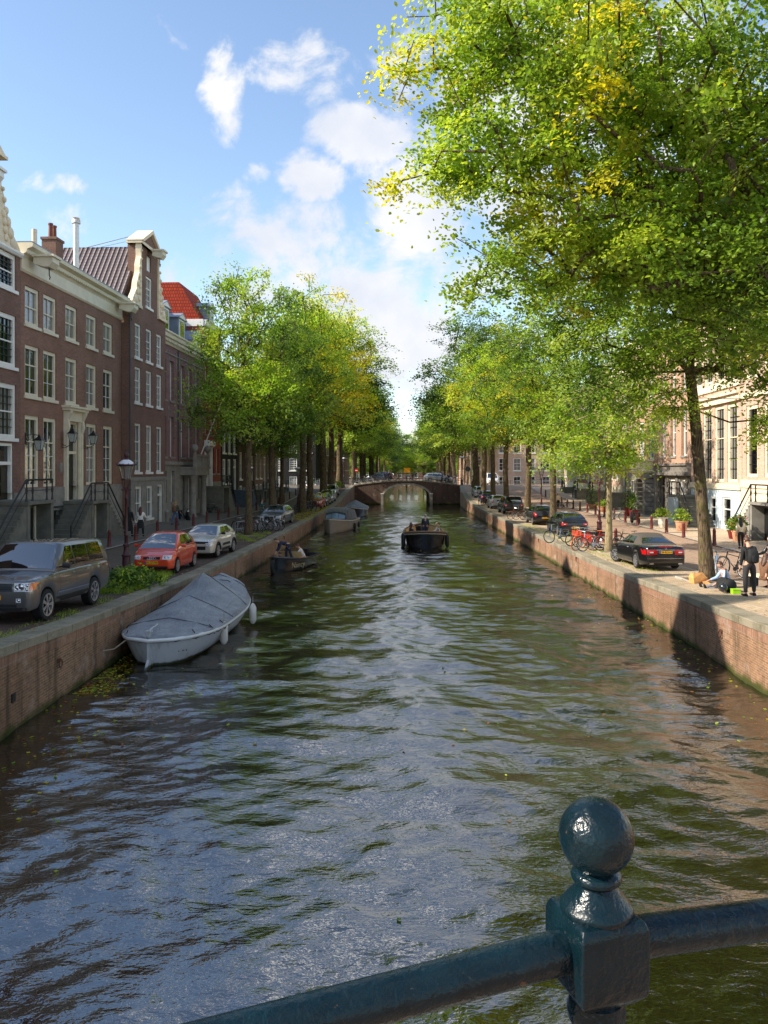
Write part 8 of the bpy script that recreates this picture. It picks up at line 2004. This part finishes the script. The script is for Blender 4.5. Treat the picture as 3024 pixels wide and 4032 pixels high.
# ---------------------------------------------------------------- light, sky, camera
SUN_EL = 36.0; SUN_AZ = -103.0     # azimuth measured from +Y (clockwise): the sun stands to the left, a little behind
def setup():
    sd = Vector((math.sin(R(SUN_AZ)) * math.cos(R(SUN_EL)), math.cos(R(SUN_AZ)) * math.cos(R(SUN_EL)), math.sin(R(SUN_EL))))
    L = bpy.data.lights.new('sun', 'SUN'); L.energy = 5.0; L.angle = R(.55); L.color = (1.0, .91, .78)
    o = link(bpy.data.objects.new('sun', L)); o.rotation_euler = sd.to_track_quat('Z', 'Y').to_euler(); o.location = (0, 0, 60)
    w = bpy.data.worlds.new('World'); SC.world = w; w.use_nodes = True; w.node_tree.nodes.clear(); t = NT(w.node_tree)
    out = t.n('ShaderNodeOutputWorld'); bg = t.n('ShaderNodeBackground'); t.l(bg.outputs[0], out.inputs[0])
    sk = t.n('ShaderNodeTexSky'); sk.sky_type = 'NISHITA'; sk.sun_disc = False; sk.sun_elevation = R(SUN_EL); sk.sun_rotation = R(SUN_AZ)
    sk.air_density = 1.0; sk.dust_density = .3; sk.ozone_density = .7
    d = t.n('ShaderNodeTexCoord').outputs['Generated']
    sp = t.n('ShaderNodeSeparateXYZ'); t.l(d, sp.inputs[0]); x, y, z = sp.outputs
    ys_ = t.math('MAXIMUM', y, .02)
    u = t.math('DIVIDE', x, ys_); v = t.math('DIVIDE', z, ys_)
    cb = t.n('ShaderNodeCombineXYZ'); t.l(u, cb.inputs[0]); t.l(v, cb.inputs[1])
    nz = noise(t, cb.outputs[0], 9.0, 9, .62, .5)
    nf = noise(t, cb.outputs[0], 30.0, 6, .6, .3)
    blobs = [(1160, 270, 260, 140, .72), (1230, 190, 160, 90, .4), (884, 330, 105, 215, .72), (700, 140, 120, 110, .4), (1000, 170, 120, 80, .25), (1440, 540, 220, 150, .9), (1670, 800, 230, 340, .85), (1240, 690, 150, 110, .85), (1020, 690, 60, 50, .5),
             (1130, 930, 460, 190, .62), (1367, 1150, 800, 230, .72), (1567, 1320, 460, 260, .85), (228, 729, 150, 55, .62), (246, 875, 130, 95, .68), (800, 1000, 380, 90, .35), (2300, 380, 800, 620, .8), (1300, 1500, 900, 260, .5), (2800, 1300, 900, 500, .6), (700, 1100, 400, 80, .3)]
    acc = None
    for px, py, rx, ry, a in blobs:
        du = t.math('MULTIPLY', t.math('SUBTRACT', u, (px - 1512) / F), F / rx); dv = t.math('MULTIPLY', t.math('SUBTRACT', v, (1850 - py) / F), F / ry)
        q = t.math('ADD', t.math('MULTIPLY', du, du), t.math('MULTIPLY', dv, dv))
        g = t.math('MULTIPLY', t.math('SUBTRACT', 1.0, t.math('MULTIPLY', q, .5), True), a)
        acc = g if acc is None else t.math('MAXIMUM', acc, g)
    fwd = t.ramp(y, .1, .3)
    # elsewhere in the sky: broken cloud, the unseen overhead part added for reflections
    n3 = noise(t, d, 2.6, 8, .6, .3)
    gen = t.math('MULTIPLY', t.ramp(z, .50, .60), t.ramp(n3, .44, .66, 0, .75))
    back = t.ramp(n3, .45, .65, 0, .8)
    m = t.math('ADD', t.math('MULTIPLY', acc, fwd), t.math('MULTIPLY', back, t.math('SUBTRACT', 1.0, fwd)))
    m = t.math('MAXIMUM', m, gen)
    dens = t.math('ADD', m, t.math('ADD', t.math('MULTIPLY', t.math('SUBTRACT', nz, .5), 1.7), t.math('MULTIPLY', t.math('SUBTRACT', nf, .5), .5)))
    cov = t.math('MULTIPLY', t.ramp(dens, .36, .76), t.ramp(m, .02, .25))
    sh = t.ramp(noise(t, cb.outputs[0], 5.0, 6, .55), .35, .7)
    cloud = t.mix(sh, (CLOUD * .74, CLOUD * .79, CLOUD * .90), (CLOUD, CLOUD * .99, CLOUD * .98))
    cloud = t.mix(t.ramp(z, .50, .60), cloud, (CLOUDHI, CLOUDHI * .98, CLOUDHI * .95))  # overhead cloud brightened above the visible cloud to whiten water and windscreen reflections
    col = t.mix(cov, sk.outputs[0], cloud)
    t.l(col, bg.inputs[0]); bg.inputs[1].default_value = SKY
    cam = bpy.data.cameras.new('camera'); co = link(bpy.data.objects.new('camera', cam)); co.location = (0, 0, CZ); co.rotation_euler = (R(90), 0, 0)
    cam.sensor_fit = 'VERTICAL'; cam.sensor_height = 36; cam.sensor_width = 27; cam.lens = F / 4032 * 36; cam.shift_y = -(2016 - 1850) / 4032
    cam.clip_start = .05; cam.clip_end = 3000; SC.camera = co
    SC.view_settings.view_transform = 'Standard'; SC.view_settings.look = 'None'; SC.view_settings.exposure = EXPO; SC.view_settings.gamma = 1
    SC.view_settings.use_curve_mapping = False
    SC.cycles.max_bounces = 6; SC.cycles.transparent_max_bounces = 4
CLOUD = 4.0; CLOUDHI = 8.0; SKY = .15; EXPO = .84
setup()
bpy.data.scenes.remove(TMPS)
